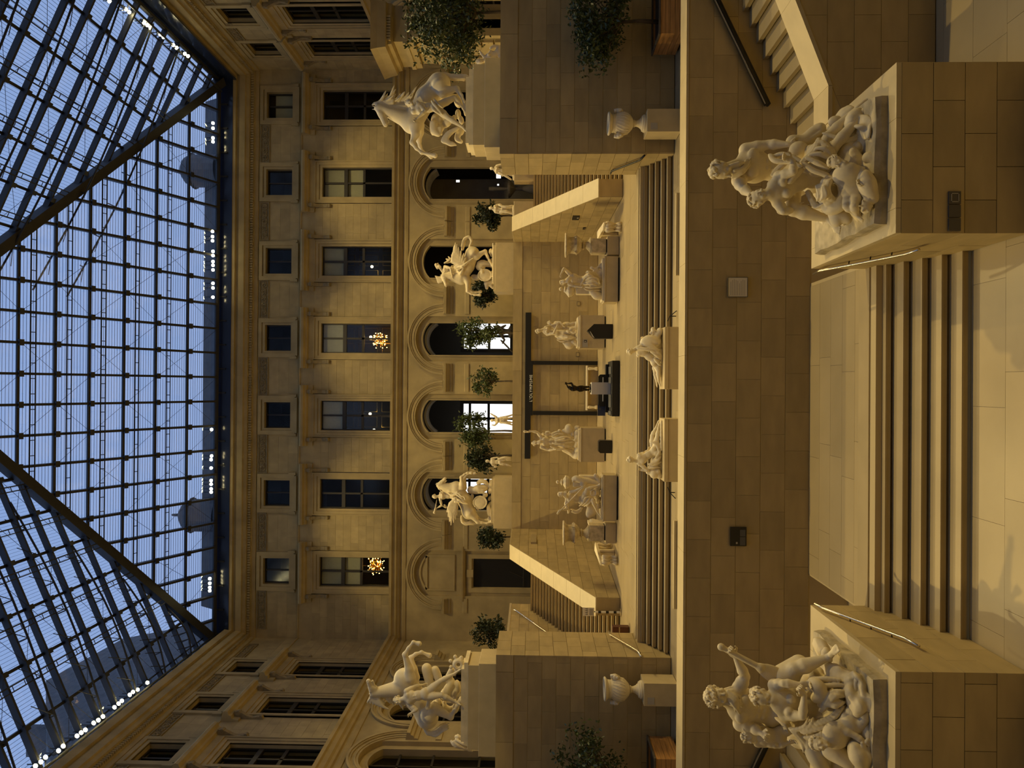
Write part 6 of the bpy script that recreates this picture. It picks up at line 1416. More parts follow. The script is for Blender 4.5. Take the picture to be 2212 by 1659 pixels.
zl = pxz(999, 1500, 26.7); q = Q(780, 1373, 6.01, 26.75)
G = thing('horse_tamer_statue', 'rearing marble horse with head thrown back and groom, on the left pier', 'statue', (pxX(1000, 1510, 26.75), 26.75, zt_l))
FLOOR[0] = zt_l+.01
horse_base(G, pxX(1010, 1592, 26.7), pxX(1010, 1418, 26.7), 26.1, 27.3, zt_l, zl)
S = SDF()
horse(S, dict(chest=q(560, 560, .1), barrel=q(720, 820, .25), croup=q(860, 1060, .25), withers=q(560, 760, .2), neck=q(470, 690, .05), poll=q(165, 740, -.1), muzzle=q(95, 590, -.3),
      legs=[(L(q, (640, 540, -.1), (620, 430, -.15), (570, 245, -.2), (620, 160, -.2), (680, 85, -.2), (735, 100, -.2)), True), (L(q, (690, 540, .3), (680, 440, .35), (645, 290, .35), (710, 240, .35), (785, 215, .35), (870, 250, .35)), True),
            (L(q, (880, 1030, -.15), (950, 940, -.2), (1165, 1060, -.2), (1210, 980, -.2), (1245, 910, -.2), (1280, 860, -.2)), False), (L(q, (880, 1030, .5), (990, 900, .5), (1150, 960, .5), (1200, 930, .5), (1250, 880, .5), (1285, 840, .5)), False)]),
      .40, tail=[L(q, (820, 1180, .2), (870, 1260, .2), (960, 1260, .2), (1060, 1190, .2), (1140, 1160, .2))], seed=7, wild=1.1)
for i in range(8): S.curve(L(q, (150+12*i, 790+5*i, -.1), (110+25*i, 830+12*i, -.1), (80+40*i, 870+12*i, -.1)), [.06, .05, .02], k=.02)
sculpt(S, 'horse', .024, 'marble_white', G)
S = SDF()
human(S, .268, jd(q, head=(480, 840, -.55), ch=(640, 800, -.6), pe=(830, 760, -.6), Rs=(640, 900, -.6), Re=(720, 960, -.7), Rw=(660, 1000, -.75), Ls=(590, 720, -.6), Le=(700, 660, -.4), Lw=(800, 640, -.2), Rhip=(860, 790, -.6), Rk=(1045, 770, -.65), Ra=(1230, 860, -.6), Rt=(1290, 900, -.65), Lhip=(860, 730, -.55), Lk=(1030, 590, -.5), La=(1220, 490, -.4), Lt=(1285, 440, -.4)),
      face=(-.2, -.85, .3), front=(.2, -1, 0), hair='curly', seed=9)
sculpt(S, 'groom', .018, 'marble_white', G)
S = SDF()
boulders(S, L(q, (1120, 720, .1), (1160, 640, .1), (1230, 720, .1), (1200, 820, .1), (1100, 760, .2), (1080, 900, .35), (1000, 880, .4), (1250, 640, .1), (1230, 930, .3)), .22, k=.08)
S.curve(L(q, (850, 420, .1), (870, 520, .1), (900, 650, .1)), [.17, .16, .13], k=.05); S.curve(L(q, (960, 440, .15), (1000, 540, .15), (1010, 600, .15)), [.13, .13, .1], k=.05); S.cap(q(1180, 450, .1), q(1130, 560, .1), .12, .14, k=.05)
c = q(1265, 370, -.1)
for r_, o in ((.17, 0), (.13, .06)): S.chain([c+V3(r_*math.cos(t), -o, r_*math.sin(t)) for t in np.linspace(0, 2*math.pi, 13)], .05, k=.03)
for i in range(5): a = -.6+i*.9; S.ell(c+V3(.26*math.cos(a), .05, .26*math.sin(a)+.05), (.07, .07, .07), k=.03)
S.box(q(880, 850, -.45), (.07, .1, .3), ((0.2, 0, 1), (0, 1, 0), (1, 0, -.2)), rnd=.04)
sculpt(S, 'trophy_rocks', .024, 'marble_white', G, floor=zl-.05)

# ---------- winged horses on the upper terrace
def trophies(S, q, seed, pts, r=.16): boulders(S, L(q, *pts), r, k=.05, seed=seed)
q = Q(930, 500, 9.994, 45.55)
G = thing('winged_horse_statue', 'marble winged horse ridden by a youth in a winged cap, right terrace pedestal', 'statue', (pxX(1066, 578, 45.55), 45.55, zf_r))
S = SDF(); S.box(q(1375, 700, 0), (1.18, .62, .09), rnd=.03)
boulders(S, L(q, (1330, 480, 0), (1300, 430, .1), (1330, 900, 0), (1340, 1100, 0), (1310, 640, .1), (1330, 760, 0)), .17, k=.06)
c = q(1175, 945, -.3); S.ell(c, (.37, .10, .42), k=.04); S.chain([c+V3(.36*math.cos(t), -.05, .41*math.sin(t)) for t in np.linspace(0, 6.2832, 15)], .035, k=.02)
S.ell(q(1080, 760, 0), (.26, .22, .30), k=.08); S.curve(L(q, (1060, 700, 0), (1150, 690, 0), (1290, 720, 0)), [.18, .2, .14], k=.06); S.curve(L(q, (1080, 800, -.1), (1110, 850, -.3), (1120, 880, -.4)), [.1, .09, .07], k=.04)
S.curve(L(q, (920, 980, .1), (1010, 1000, 0), (1060, 940, -.1)), [.15, .16, .1], k=.05); S.cap(q(1220, 1130, 0), q(1340, 1090, 0), .17, .15, k=.05); S.cap(q(1200, 1110, 0), q(1215, 1220, 0), .12, .1, k=.05); S.cap(q(1290, 1150, 0), q(1340, 1210, 0), .12, .1, k=.05)
FLOOR[0] = zf_r+.01
sculpt(S, 'trophy_base', .034, 'marble', G, floor=zf_r+.01, rough=.006)
S = SDF()
horse(S, dict(chest=q(660, 1010, 0), barrel=q(800, 740, 0), croup=q(905, 480, 0), withers=q(560, 850, 0), neck=q(560, 1000, -.05), poll=q(285, 960, -.15), muzzle=q(335, 1170, -.3),
      legs=[(L(q, (760, 1010, -.2), (800, 1100, -.25), (800, 1290, -.3), (870, 1340, -.3), (950, 1370, -.3), (1040, 1370, -.3)), True), (L(q, (800, 1020, .3), (820, 1100, .3), (830, 1260, .3), (900, 1300, .3), (980, 1310, .3), (1060, 1300, .3)), True),
            (L(q, (930, 480, -.2), (990, 540, -.2), (1180, 425, -.25), (1230, 540, -.25), (1275, 640, -.25), (1320, 720, -.25)), False), (L(q, (930, 480, .3), (1000, 520, .3), (1170, 440, .35), (1220, 550, .35), (1260, 650, .35), (1300, 730, .35)), False)]),
      .44, tail=[L(q, (840, 340, .1), (890, 210, .1), (830, 120, .1), (740, 170, .1), (700, 300, .1), (680, 420, .1))], seed=5, wild=.6)
for i in range(8): S.curve(L(q, (250, 990+14*i, -.1), (180, 985+18*i, -.1), (95+8*i, 955+20*i, -.1)), [.05, .04, .02], k=.015)
sculpt(S, 'horse', .032, 'marble', G)
S = SDF(); wing(S, (q(700, 740, -.5), q(480, 640, -.45)), L(q, (760, 560, -.5), (720, 470, -.5), (660, 400, -.5), (610, 330, -.5), (570, 280, -.5), (535, 245, -.5), (505, 320, -.5), (480, 450, -.5)), .085, 1); wing(S, (q(560, 700, .45), q(440, 640, .5)), L(q, (450, 500, .5), (380, 540, .5), (330, 590, .5), (290, 680, .5)), .08, 1)
sculpt(S, 'wings', .032, 'marble', G)
S = SDF()
human(S, .275, jd(q, head=(185, 760, -.1), ch=(340, 850, -.05), pe=(560, 800, -.05), Ls=(310, 760, -.1), Le=(430, 790, -.4), Lw=(470, 960, -.35), Rs=(300, 930, 0), Re=(420, 950, .2), Rw=(520, 930, .1), Lhip=(590, 770, -.3), Lk=(690, 760, -.62), La=(860, 620, -.6), Lt=(920, 580, -.6), Rhip=(590, 830, -.2), Rk=(650, 920, -.5), Ra=(720, 780, -.62)), face=(-.3, -.7, .1), hair='short', seed=3)
S.cap(q(120, 720, -.1), q(150, 790, -.1), .1, .08, k=.03); S.cap(q(160, 690, -.1), q(140, 720, -.1), .04, .02)
folds(S, [L(q, (540, 740, -.4), (600, 720, -.55), (680, 740, -.6)), L(q, (530, 790, -.4), (600, 820, -.6), (680, 790, -.65)), L(q, (300, 690, .1), (370, 660, .15), (430, 600, .2))], .05)
sculpt(S, 'rider', .026, 'marble', G)
q = Q(920, 1000, 9.994, 45.55)
G = thing('winged_horse_statue', 'marble winged horse ridden by a trumpet blowing figure, on the left terrace pedestal', 'statue', (pxX(1062, 1088, 45.55), 45.55, zf_l))
S = SDF(); S.box(q(1450, 800, 0), (1.32, .62, .09), rnd=.03)
c = q(1170, 850, -.3); S.ell(c, (.40, .11, .42), k=.04); S.chain([c+V3(.39*math.cos(t), -.05, .41*math.sin(t)) for t in np.linspace(0, 6.2832, 15)], .035, k=.02)
S.curve(L(q, (960, 560, 0), (1040, 590, -.05), (1130, 570, -.1), (1260, 540, 0)), [.16, .2, .26, .22], k=.06); S.ell(q(960, 590, 0), (.2, .18, .2), k=.05); S.curve(L(q, (1130, 430, -.1), (1200, 390, -.1), (1290, 420, -.1), (1330, 500, 0)), [.12, .13, .12, .1], k=.04)
for i in range(6): S.cap(q(1140+22*i, 560+6*i, -.35), q(1150+22*i, 660, -.3), .04, .03)
S.ell(q(1280, 690, -.2), (.16, .15, .17), k=.04); S.curve(L(q, (1000, 700, 0), (990, 800, 0), (1020, 880, 0)), [.1, .11, .06], k=.04); S.cap(q(1100, 980, -.2), q(1130, 1010, -.2), .08, .05)
for i in range(7): S.curve(L(q, (1400-6*i, 850+12*i, 0), (1330+10*i, 960+10*i, -.1), (1340+12*i, 1130+5*i, -.1)), [.06, .06, .03], k=.02)
boulders(S, L(q, (1380, 600, 0), (1390, 480, 0), (1390, 760, .1), (1390, 1050, .1), (1390, 1200, .1), (1390, 400, 0)), .18, k=.06)
FLOOR[0] = zf_l+.01
sculpt(S, 'trophy_base', .034, 'marble', G, floor=zf_l+.01, rough=.006)
S = SDF()
horse(S, dict(chest=q(650, 540, 0), barrel=q(840, 810, 0), croup=q(930, 1060, 0), withers=q(560, 670, 0), neck=q(520, 540, -.05), poll=q(285, 480, -.1), muzzle=q(415, 335, -.2),
      legs=[(L(q, (770, 530, -.2), (780, 450, -.25), (765, 310, -.3), (830, 250, -.3), (895, 215, -.3), (960, 215, -.3)), True), (L(q, (810, 530, .3), (820, 450, .3), (830, 330, .3), (880, 270, .3), (950, 230, .3), (1040, 230, .3)), True),
            (L(q, (960, 1080, -.2), (1030, 1150, -.2), (1120, 1280, -.25), (1210, 1290, -.25), (1320, 1300, -.25), (1390, 1270, -.25)), False), (L(q, (960, 1080, .3), (1030, 1120, .3), (1130, 1200, .35), (1220, 1220, .35), (1320, 1220, .35), (1390, 1200, .35)), False)]),
      .44, tail=[L(q, (770, 1150, .1), (790, 1270, .1), (880, 1310, .1), (980, 1300, .1), (1080, 1320, .1))], seed=6, wild=.45)
sculpt(S, 'horse', .032, 'marble', G)
S = SDF(); wing(S, (q(640, 780, -.5), q(530, 880, -.5)), L(q, (690, 1000, -.5), (670, 1130, -.5), (640, 1220, -.5), (600, 1290, -.5), (545, 1345, -.5), (510, 1270, -.5), (480, 1170, -.5), (455, 1060, -.5)), .085, 1)
sculpt(S, 'wings', .032, 'marble', G)
S = SDF()
human(S, .265, jd(q, head=(195, 730, -.05), ch=(360, 720, -.05), pe=(570, 720, -.05), Rs=(310, 790, -.1), Re=(340, 920, -.3), Rw=(235, 975, -.25), Ls=(320, 650, 0), Le=(440, 640, .2), Lw=(520, 620, .3), Rhip=(600, 760, -.3), Rk=(640, 840, -.6), Ra=(820, 830, -.6), Lhip=(600, 690, -.2), Lk=(680, 640, -.4)), face=(-.5, -.7, .2), sex='f', hair='bun', seed=3)
S.chain(L(q, (235, 790, -.3), (215, 910, -.3), (195, 1030, -.3), (185, 1070, -.3)), [.02, .03, .05, .09], k=.01)
folds(S, [L(q, (490, 650, -.2), (560, 700, -.4), (700, 660, -.5), (760, 720, -.6)), L(q, (580, 760, -.4), (700, 790, -.62), (800, 860, -.62), (900, 880, -.62)), L(q, (650, 680, -.5), (760, 760, -.6), (850, 880, -.62)), L(q, (400, 900, 0), (430, 960, 0), (360, 930, 0)), L(q, (760, 720, -.6), (830, 740, -.62), (850, 810, -.62))], .06)
sculpt(S, 'rider', .026, 'marble', G)

# ---------- groups on the stage
def group_base(G, gx, d, sc=.95, h=.10, Y=None):
    FLOOR[0] = gx[2]+.01
    x0, x1 = gx[3], gx[4]; Y = gx[1]
    slab(G, [(x0+.06, Y+.05), (x0+.06, Y+d-.05), (x1-.06, Y+d-.05), (x1-.06, Y+.05)], gx[2], gx[2]+h, 'marble', amp=.02)
Y0 = G_SR[1]+.75; q = Q(1140, 670, 9.994, Y0)
G = thing('standing_group_statue', 'marble standing nymph with companion and cupid, right of the black gate', 'statue', (G_SR[0], Y0, G_SR[2])); group_base(G, G_SR, 1.5)
S = SDF()
human(S, .27, jd(q, head=(235, 450, -.1), ch=(410, 445, -.05), pe=(640, 500, 0), Rs=(420, 520, -.1), Re=(560, 500, -.3), Rw=(640, 330, -.3), Ls=(390, 375, 0), Le=(500, 330, .1), Lw=(600, 300, 0), Rhip=(700, 550, 0), Rk=(860, 580, -.25), Ra=(1060, 590, -.05), Rt=(1095, 620, -.2), Lhip=(700, 470, 0), Lk=(880, 490, -.15), La=(1080, 520, 0), Lt=(1100, 560, -.2)), face=(.3, -.8, -.1), sex='f', hair='bun', seed=2)
folds(S, [L(q, (600, 570, .1), (700, 600, 0), (900, 560, -.1), (1080, 560, 0)), L(q, (640, 640, .1), (720, 680, .05), (860, 660, 0), (1000, 690, 0)), L(q, (660, 620, 0), (800, 620, -.1), (980, 640, 0))], .06)
sculpt(S, 'nymph', .024, 'marble', G)
S = SDF()
human(S, .23, jd(q, head=(480, 275, .15), ch=(610, 340, .15), pe=(790, 340, .2), Ls=(600, 270, .15), Le=(700, 260, 0), Lw=(760, 330, -.1), Lk=(930, 300, .1), La=(1080, 250, .1), Rk=(920, 390, .1), Ra=(1080, 330, .1)), face=(-.5, -.7, .2), sex='m', hair='curly', seed=3)
human(S, .16, jd(q, head=(870, 455, -.45), ch=(950, 420, -.4), pe=(1040, 390, -.35), Rs=(940, 470, -.45), Re=(1000, 500, -.5), Rw=(1050, 470, -.5), Lk=(1060, 290, -.3)), face=(-.4, -.8, .2), sex='c', hair='curly', seed=4, hands=False)
boulders(S, L(q, (1060, 420, -.2), (1070, 300, 0), (1080, 520, -.1), (1070, 700, 0), (1000, 430, 0)), .16, k=.06)
sculpt(S, 'companions', .024, 'marble', G)
S = SDF(); S.ell(q(895, 760, 0), (.21, .2, .24), k=.05); S.cap(q(960, 770, 0), q(1000, 690, 0), .1, .12, k=.06); S.curve(L(q, (980, 690, -.1), (1040, 720, -.1), (1090, 760, -.1)), [.1, .1, .07], k=.05); S.cap(q(770, 710, 0), q(830, 740, 0), .05, .12, k=.05)
sculpt(S, 'water_urn', .024, 'marble', G)
Y0 = G_SL[1]+.75; q = Q(1130, 895, 9.994, Y0)
G = thing('standing_group_statue', 'marble standing man raising his arm beside an urn, left of the gate', 'statue', (G_SL[0], Y0, G_SL[2])); group_base(G, G_SL, 1.5)
S = SDF()
human(S, .285, jd(q, head=(265, 620, -.1), ch=(480, 590, -.05), pe=(730, 600, 0), Ls=(390, 480, 0), Le=(300, 385, -.05), Lw=(175, 365, -.1), Lh=(110, 380, -.1), Rs=(400, 710, -.05), Re=(560, 770, -.1), Rw=(660, 760, -.3), Lhip=(760, 540, 0), Lk=(900, 520, -.25), La=(1080, 560, -.1), Lt=(1115, 560, -.3), Rhip=(770, 640, 0), Rk=(890, 690, -.2), Ra=(1090, 690, 0), Rt=(1115, 700, -.2)), face=(.3, -.8, .1), hair='curly', beard=True, seed=2)
S.cap(q(110, 380, -.1), q(35, 372, -.1), .04, .07, k=.01)
folds(S, [L(q, (640, 500, -.3), (760, 520, -.4), (900, 490, -.4), (1010, 520, -.3)), L(q, (640, 620, -.4), (760, 640, -.45), (900, 610, -.4), (1060, 590, -.3)), L(q, (700, 560, -.4), (850, 570, -.45), (1000, 540, -.35)), L(q, (600, 700, -.3), (750, 760, -.3), (900, 760, -.25), (1060, 860, -.2)), L(q, (640, 470, -.1), (750, 420, -.1), (870, 430, -.1))], .06)
sculpt(S, 'standing_man', .024, 'marble', G)
S = SDF(); human(S, .16, jd(q, head=(440, 430, .25), ch=(520, 440, .25), pe=(640, 440, .25), Ls=(500, 380, .2), Le=(560, 370, .1), Lw=(600, 400, .1), Lk=(760, 370, .2), La=(860, 350, .1), Rk=(760, 440, .2)), face=(-.2, -.9, 0), sex='c', hair='curly', seed=5, hands=False)
boulders(S, L(q, (1150, 420, 0), (1160, 520, -.1), (1170, 640, -.2), (1160, 760, -.2), (1160, 880, -.2), (1100, 850, -.1), (1050, 820, 0), (1060, 420, 0)), .2, k=.07); S.curve(L(q, (880, 760, 0), (980, 800, 0), (1060, 860, -.1), (1100, 930, -.1)), [.12, .14, .12, .06], k=.05)
sculpt(S, 'child_and_rock', .026, 'marble', G)
S = SDF(); S.ell(q(985, 320, .05), (.28, .24, .22), k=.06); S.cap(q(930, 360, 0), q(880, 350, 0), .12, .09, k=.05); S.ell(q(785, 355, .1), (.09, .09, .09), k=.03); S.curve(L(q, (1150, 290, 0), (1180, 300, 0), (1250, 290, 0)), [.1, .12, .1], k=.05)
sculpt(S, 'urn', .024, 'marble', G)
Y0 = G_RR[1]+.48; q = Q(1200, 550, 9.994, Y0)
G = thing('river_god_statue', 'marble seated river god, arm bent over his head, beside a lidded vase', 'statue', (G_RR[0], Y0, G_RR[2])); group_base(G, G_RR, .93, h=.07)
S = SDF()
human(S, .255, jd(q, head=(175, 590, -.05), ch=(400, 520, 0), pe=(590, 560, .05), Ls=(320, 430, 0), Le=(185, 300, -.1), Lw=(115, 430, -.15), Lh=(120, 490, -.15), Rs=(300, 640, 0), Re=(390, 680, -.05), Rw=(510, 695, -.15), Lhip=(640, 520, -.1), Lk=(720, 430, -.35), La=(900, 560, -.3), Rhip=(650, 610, -.1), Rk=(780, 600, -.4), Ra=(980, 680, -.3)), face=(.2, -.9, .1), hair='curly', beard=True, seed=7)
sculpt(S, 'river_god', .020, 'marble', G)
S = SDF()
folds(S, [L(q, (660, 560, -.35), (760, 500, -.45), (880, 520, -.45), (930, 600, -.4)), L(q, (680, 600, -.4), (780, 560, -.48), (880, 580, -.48), (920, 650, -.42)), L(q, (680, 640, -.38), (800, 640, -.46), (900, 680, -.4)), L(q, (640, 700, -.3), (760, 710, -.4), (980, 700, -.35)), L(q, (620, 720, -.2), (700, 770, -.2), (900, 770, -.2), (1000, 800, -.15))], .045); S.ell(q(800, 590, -.25), (.24, .2, .22), k=.08)
human(S, .18, jd(q, head=(715, 385, -.2), ch=(800, 440, .0), pe=(900, 470, .1), Rs=(700, 460, -.15), Re=(620, 540, -.25), Rw=(540, 660, -.3), Lk=(960, 560, -.1)), face=(.1, -.9, .1), sex='c', hair='curly', seed=8, hands=False)
human(S, .17, jd(q, head=(800, 290, .1), ch=(880, 350, .1), pe=(950, 420, .1), Ls=(920, 280, .1), Le=(960, 220, .05), Lw=(1000, 180, 0), Lk=(1000, 330, .1)), face=(-.3, -.8, .2), sex='c', hair='curly', seed=9, hands=False)
boulders(S, L(q, (980, 420, .1), (990, 550, 0), (1000, 640, 0), (1000, 250, .1), (940, 700, .1), (1000, 760, .1)), .17, k=.06)
sculpt(S, 'drapery_and_children', .022, 'marble', G)
S = SDF(); S.box(q(640, 790, .15), (.16, .18, .42), rnd=.05); S.box(q(880, 790, .15), (.17, .2, .35), rnd=.06); c = q(320, 790, .15)
S.ell(c, (.25, .22, .19), k=.05); S.chain([c+V3(.24*math.cos(t), .2*math.sin(t), .06) for t in np.linspace(0, 6.2832, 13)], .035, k=.02); S.cap(c+V3(0, 0, .12), c+V3(0, 0, .24), .2, .06, k=.03); S.ell(q(205, 750, .15), (.14, .14, .03), k=.03); S.ell(q(115, 745, .15), (.085, .08, .08), k=.02); S.cap(q(205, 750, .15), q(130, 745, .15), .03, k=.02)
S.curve(L(q, (780, 800, -.1), (880, 880, -.1), (970, 900, -.1), (1000, 860, -.1)), [.1, .17, .13, .06], k=.05); S.ell(q(900, 880, -.05), (.2, .16, .22), k=.05)
sculpt(S, 'lidded_vase', .022, 'marble', G)
Y0 = G_RL[1]+.48; q = Q(1190, 1010, 9.994, Y0)
G = thing('river_god_statue', 'marble seated sea god holding a long slanting staff beside a lidded vase', 'statue', (G_RL[0], Y0, G_RL[2])); group_base(G, G_RL, .93, h=.05)
S = SDF()
human(S, .255, jd(q, head=(235, 570, -.1), ch=(430, 650, 0), pe=(650, 690, .05), Rs=(330, 780, 0), Re=(360, 890, -.1), Rw=(220, 920, -.15), Ls=(420, 540, 0), Le=(540, 500, -.15), Lw=(640, 440, -.25), Rhip=(720, 740, -.1), Rk=(900, 700, -.42), Ra=(1000, 950, -.35), Rt=(1060, 1040, -.4), Lhip=(710, 650, -.1), Lk=(780, 470, -.35), La=(990, 400, -.3), Lt=(1040, 370, -.4)), face=(.45, -.8, 0), hair='curly', beard=True, seed=7)
sculpt(S, 'sea_god', .020, 'marble', G)
S = SDF(); S.cap(q(150, 990, -.25), q(720, 400, -.3), .028, .03, k=.005); S.cap(q(150, 990, -.25), q(180, 930, -.25), .05, .03)
sculpt(S, 'staff', .016, 'marble', G)
S = SDF()
folds(S, [L(q, (620, 830, -.1), (700, 760, -.35), (760, 650, -.45), (850, 640, -.4)), L(q, (680, 820, -.1), (760, 760, -.38), (830, 660, -.46)), L(q, (720, 840, -.05), (800, 800, -.35), (880, 700, -.45)), L(q, (340, 850, .1), (380, 930, .1), (380, 1000, .1)), L(q, (440, 900, .15), (540, 940, .15), (640, 900, .15), (660, 860, .1)), L(q, (460, 950, .15), (560, 980, .15), (650, 930, .15))], .045)
S.ell(q(880, 930, .05), (.27, .2, .24), k=.07); S.ell(q(820, 1000, .05), (.18, .15, .14), k=.06); S.ell(q(920, 545, -.25), (.17, .15, .15), k=.04); S.chain([q(920, 545, -.4)+V3(.14*math.cos(t), 0, .12*math.sin(t)) for t in np.linspace(0, 6.28, 11)], .025)
boulders(S, L(q, (1010, 560, -.1), (1020, 700, 0), (1040, 830, 0), (980, 620, 0), (1010, 440, 0), (780, 800, .1)), .16, k=.06)
sculpt(S, 'drapery_and_rock', .022, 'marble', G)
S = SDF(); c = q(350, 315, .15); S.ell(c, (.28, .24, .19), k=.05); S.chain([c+V3(.27*math.cos(t), .23*math.sin(t), .06) for t in np.linspace(0, 6.2832, 13)], .035, k=.02); S.cap(c+V3(0, 0, .1), c+V3(0, 0, .24), .22, .07, k=.03); S.ell(q(230, 315, .15), (.15, .15, .03), k=.03); S.ell(q(150, 312, .15), (.085, .08, .08), k=.02); S.cap(q(235, 315, .15), q(160, 312, .15), .03, k=.02)
S.box(q(820, 240, .15), (.16, .2, .45), rnd=.05); S.box(q(570, 350, .1), (.14, .16, .2), rnd=.06); S.curve(L(q, (490, 250, 0), (560, 240, -.1), (680, 280, -.1), (820, 290, -.1), (1000, 340, -.1)), [.09, .13, .13, .1, .07], k=.05); S.cap(q(490, 260, -.1), q(480, 300, -.15), .06, .05, k=.03)
S.curve(L(q, (960, 160, -.1), (1010, 230, -.1), (1050, 300, -.1), (1050, 480, -.1)), [.07, .08, .07, .05], k=.04)
for i in range(4): S.curve(L(q, (640, 300+25*i, -.2), (700, 320+25*i, -.25), (760, 300+25*i, -.2)), [.03, .03, .02], k=.01)
sculpt(S, 'vase_and_sea_beast', .022, 'marble', G)

# ---------- bronze archer like figure
FLOOR[0] = G_BZ[2]+.01
q = Q(1130, 760, 10.055, G_BZ[1])
G = thing('bronze_figure_statue', 'small dark bronze nude arching with arms raised overhead, on the cream box pedestal', 'statue', G_BZ)
MB().lathe(G_BZ, [(.20, 0), (.20, .04), (.17, .07)], 20).part('plinth', 'bronze', G)
S = SDF(); 
human(S, .155, jd(q, head=(1020, 775, -.02), ch=(1100, 790, 0), pe=(1210, 800, 0), Rs=(1065, 830, 0), Re=(975, 770, -.03), Rw=(940, 705, -.03), Ls=(1080, 745, 0), Le=(1055, 680, -.03), Lw=(970, 690, -.03), Rk=(1330, 820, -.03), Ra=(1450, 830, 0), Rt=(1470, 850, -.1), Lk=(1340, 765, -.04), La=(1450, 760, 0), Lt=(1470, 770, -.1)), face=(.1, -.7, .6), hair='short', seed=1)
S.ell(q(935, 690, -.03), (.045, .04, .05)); sculpt(S, 'figure', .010, 'bronze', G)

# ---------- reclining nudes behind the parapet
FLOOR[0] = G_NR[2]+.005
q = Q(1330, 690, 9.994, YN+.45)
G = thing('reclining_nude_statue', 'marble reclining woman seen from behind, drapery over her arm, feet toward the middle', 'statue', (G_NR[0], YN+.45, G_NR[2]))
S = SDF()
human(S, .205, jd(q, head=(335, 690, 0), ch=(570, 690, .02), pe=(840, 900, 0), Rs=(480, 620, 0), Re=(720, 440, -.05), Rw=(800, 330, -.05), Ls=(490, 770, .05), Le=(560, 560, .25), Lw=(560, 470, .25), Lhip=(890, 980, .0), Lk=(920, 1130, -.08), La=(930, 1330, -.05), Lt=(960, 1440, -.05), Rhip=(860, 1000, .15), Rk=(850, 1130, .2), Ra=(880, 1330, .15), Rt=(890, 1430, .15)), face=(.2, .8, -.15), front=(.1, 1, 0), sex='f', hair='bun', seed=3)
sculpt(S, 'woman', .014, 'marble_white', G)
S = SDF()
folds(S, [L(q, (460, 610, -.12), (650, 620, -.2), (830, 640, -.22), (950, 660, -.18)), L(q, (470, 640, -.14), (640, 660, -.2), (800, 690, -.22), (960, 770, -.18)), L(q, (640, 520, -.12), (780, 560, -.18), (900, 640, -.2)), L(q, (640, 560, -.15), (760, 600, -.2), (900, 700, -.2), (980, 830, -.15)), L(q, (760, 700, -.18), (880, 780, -.2), (970, 870, -.16)), L(q, (680, 400, -.1), (800, 420, -.15), (920, 540, -.18)), L(q, (840, 850, -.16), (900, 930, -.18), (960, 1000, -.14)), L(q, (700, 360, -.05), (640, 430, -.08), (630, 520, -.08))], .035, k=.05)
S.curve(L(q, (620, 500, 0), (740, 480, 0), (880, 480, 0)), [.12, .17, .14], k=.08); S.ell(q(820, 600, .08), (.18, .15, .15), k=.05); S.ell(q(920, 750, .05), (.2, .2, .09), k=.05)
S.ell(q(950, 270, 0), (.13, .14, .10), k=.04); S.ell(q(900, 330, 0), (.12, .12, .1), k=.05); S.curve(L(q, (800, 200, 0), (820, 270, 0), (850, 330, 0)), [.05, .07, .06], k=.03); S.cap(q(760, 290, 0), q(830, 290, 0), .045, .05, k=.03); S.curve(L(q, (950, 400, .1), (970, 800, .1), (985, 1000, .1)), [.09, .12, .08], k=.05); S.curve(L(q, (985, 660, -.05), (985, 900, -.05), (990, 1420, .1)), [.05, .06, .05], k=.05)
sculpt(S, 'drapery_and_dog', .016, 'marble_white', G, floor=G_NR[2]-.01)
q = Q(1330, 890, 9.994, YN+.45)
G = thing('reclining_nude_statue', 'marble reclining woman seen from behind, leaning on one bent elbow', 'statue', (G_NL[0], YN+.45, G_NL[2]))
S = SDF()
human(S, .205, jd(q, head=(335, 1030, 0), ch=(570, 1010, .02), pe=(830, 850, 0), Rs=(510, 930, .02), Re=(640, 880, .22), Rw=(700, 820, .28), Ls=(510, 1110, 0), Le=(700, 1265, -.05), Lw=(600, 1265, -.02), Lh=(560, 1250, 0), Rhip=(800, 720, .1), Rk=(790, 510, .15), Ra=(880, 320, .1), Rt=(930, 180, .1), Lhip=(870, 740, -.02), Lk=(900, 520, -.05), La=(920, 360, 0), Lt=(940, 240, 0)), face=(-.5, .5, -.1), front=(-.1, 1, 0), sex='f', hair='bun', seed=4)
sculpt(S, 'woman', .014, 'marble_white', G)
S = SDF()
folds(S, [L(q, (760, 640, -.08), (860, 690, -.14), (920, 780, -.16), (950, 950, -.14)), L(q, (820, 640, -.1), (900, 660, -.12), (950, 780, -.14)), L(q, (700, 1130, -.08), (780, 1120, -.14), (900, 1060, -.16), (960, 960, -.14)), L(q, (740, 1180, -.06), (860, 1130, -.14), (960, 1090, -.14)), L(q, (700, 1230, -.05), (820, 1200, -.12), (950, 1200, -.12)), L(q, (870, 1000, -.14), (930, 900, -.16), (960, 820, -.14))], .035, k=.05)
S.ell(q(850, 1080, .05), (.18, .16, .14), k=.08); S.ell(q(830, 1330, 0), (.15, .15, .14), k=.05); S.ell(q(910, 1290, -.05), (.1, .1, .09), k=.04); S.ell(q(940, 1370, 0), (.11, .12, .09), k=.04); S.curve(L(q, (700, 1300, .05), (760, 1250, .05), (800, 1180, .05)), [.06, .09, .1], k=.05); S.curve(L(q, (960, 280, .1), (960, 600, .1), (980, 900, .05), (990, 1300, .05)), [.05, .09, .1, .07], k=.06); S.curve(L(q, (990, 200, -.1), (985, 500, -.15), (990, 820, -.15)), [.03, .04, .03], k=.03)
sculpt(S, 'drapery_and_lion_skin', .016, 'marble_white', G, floor=G_NL[2]-.01)

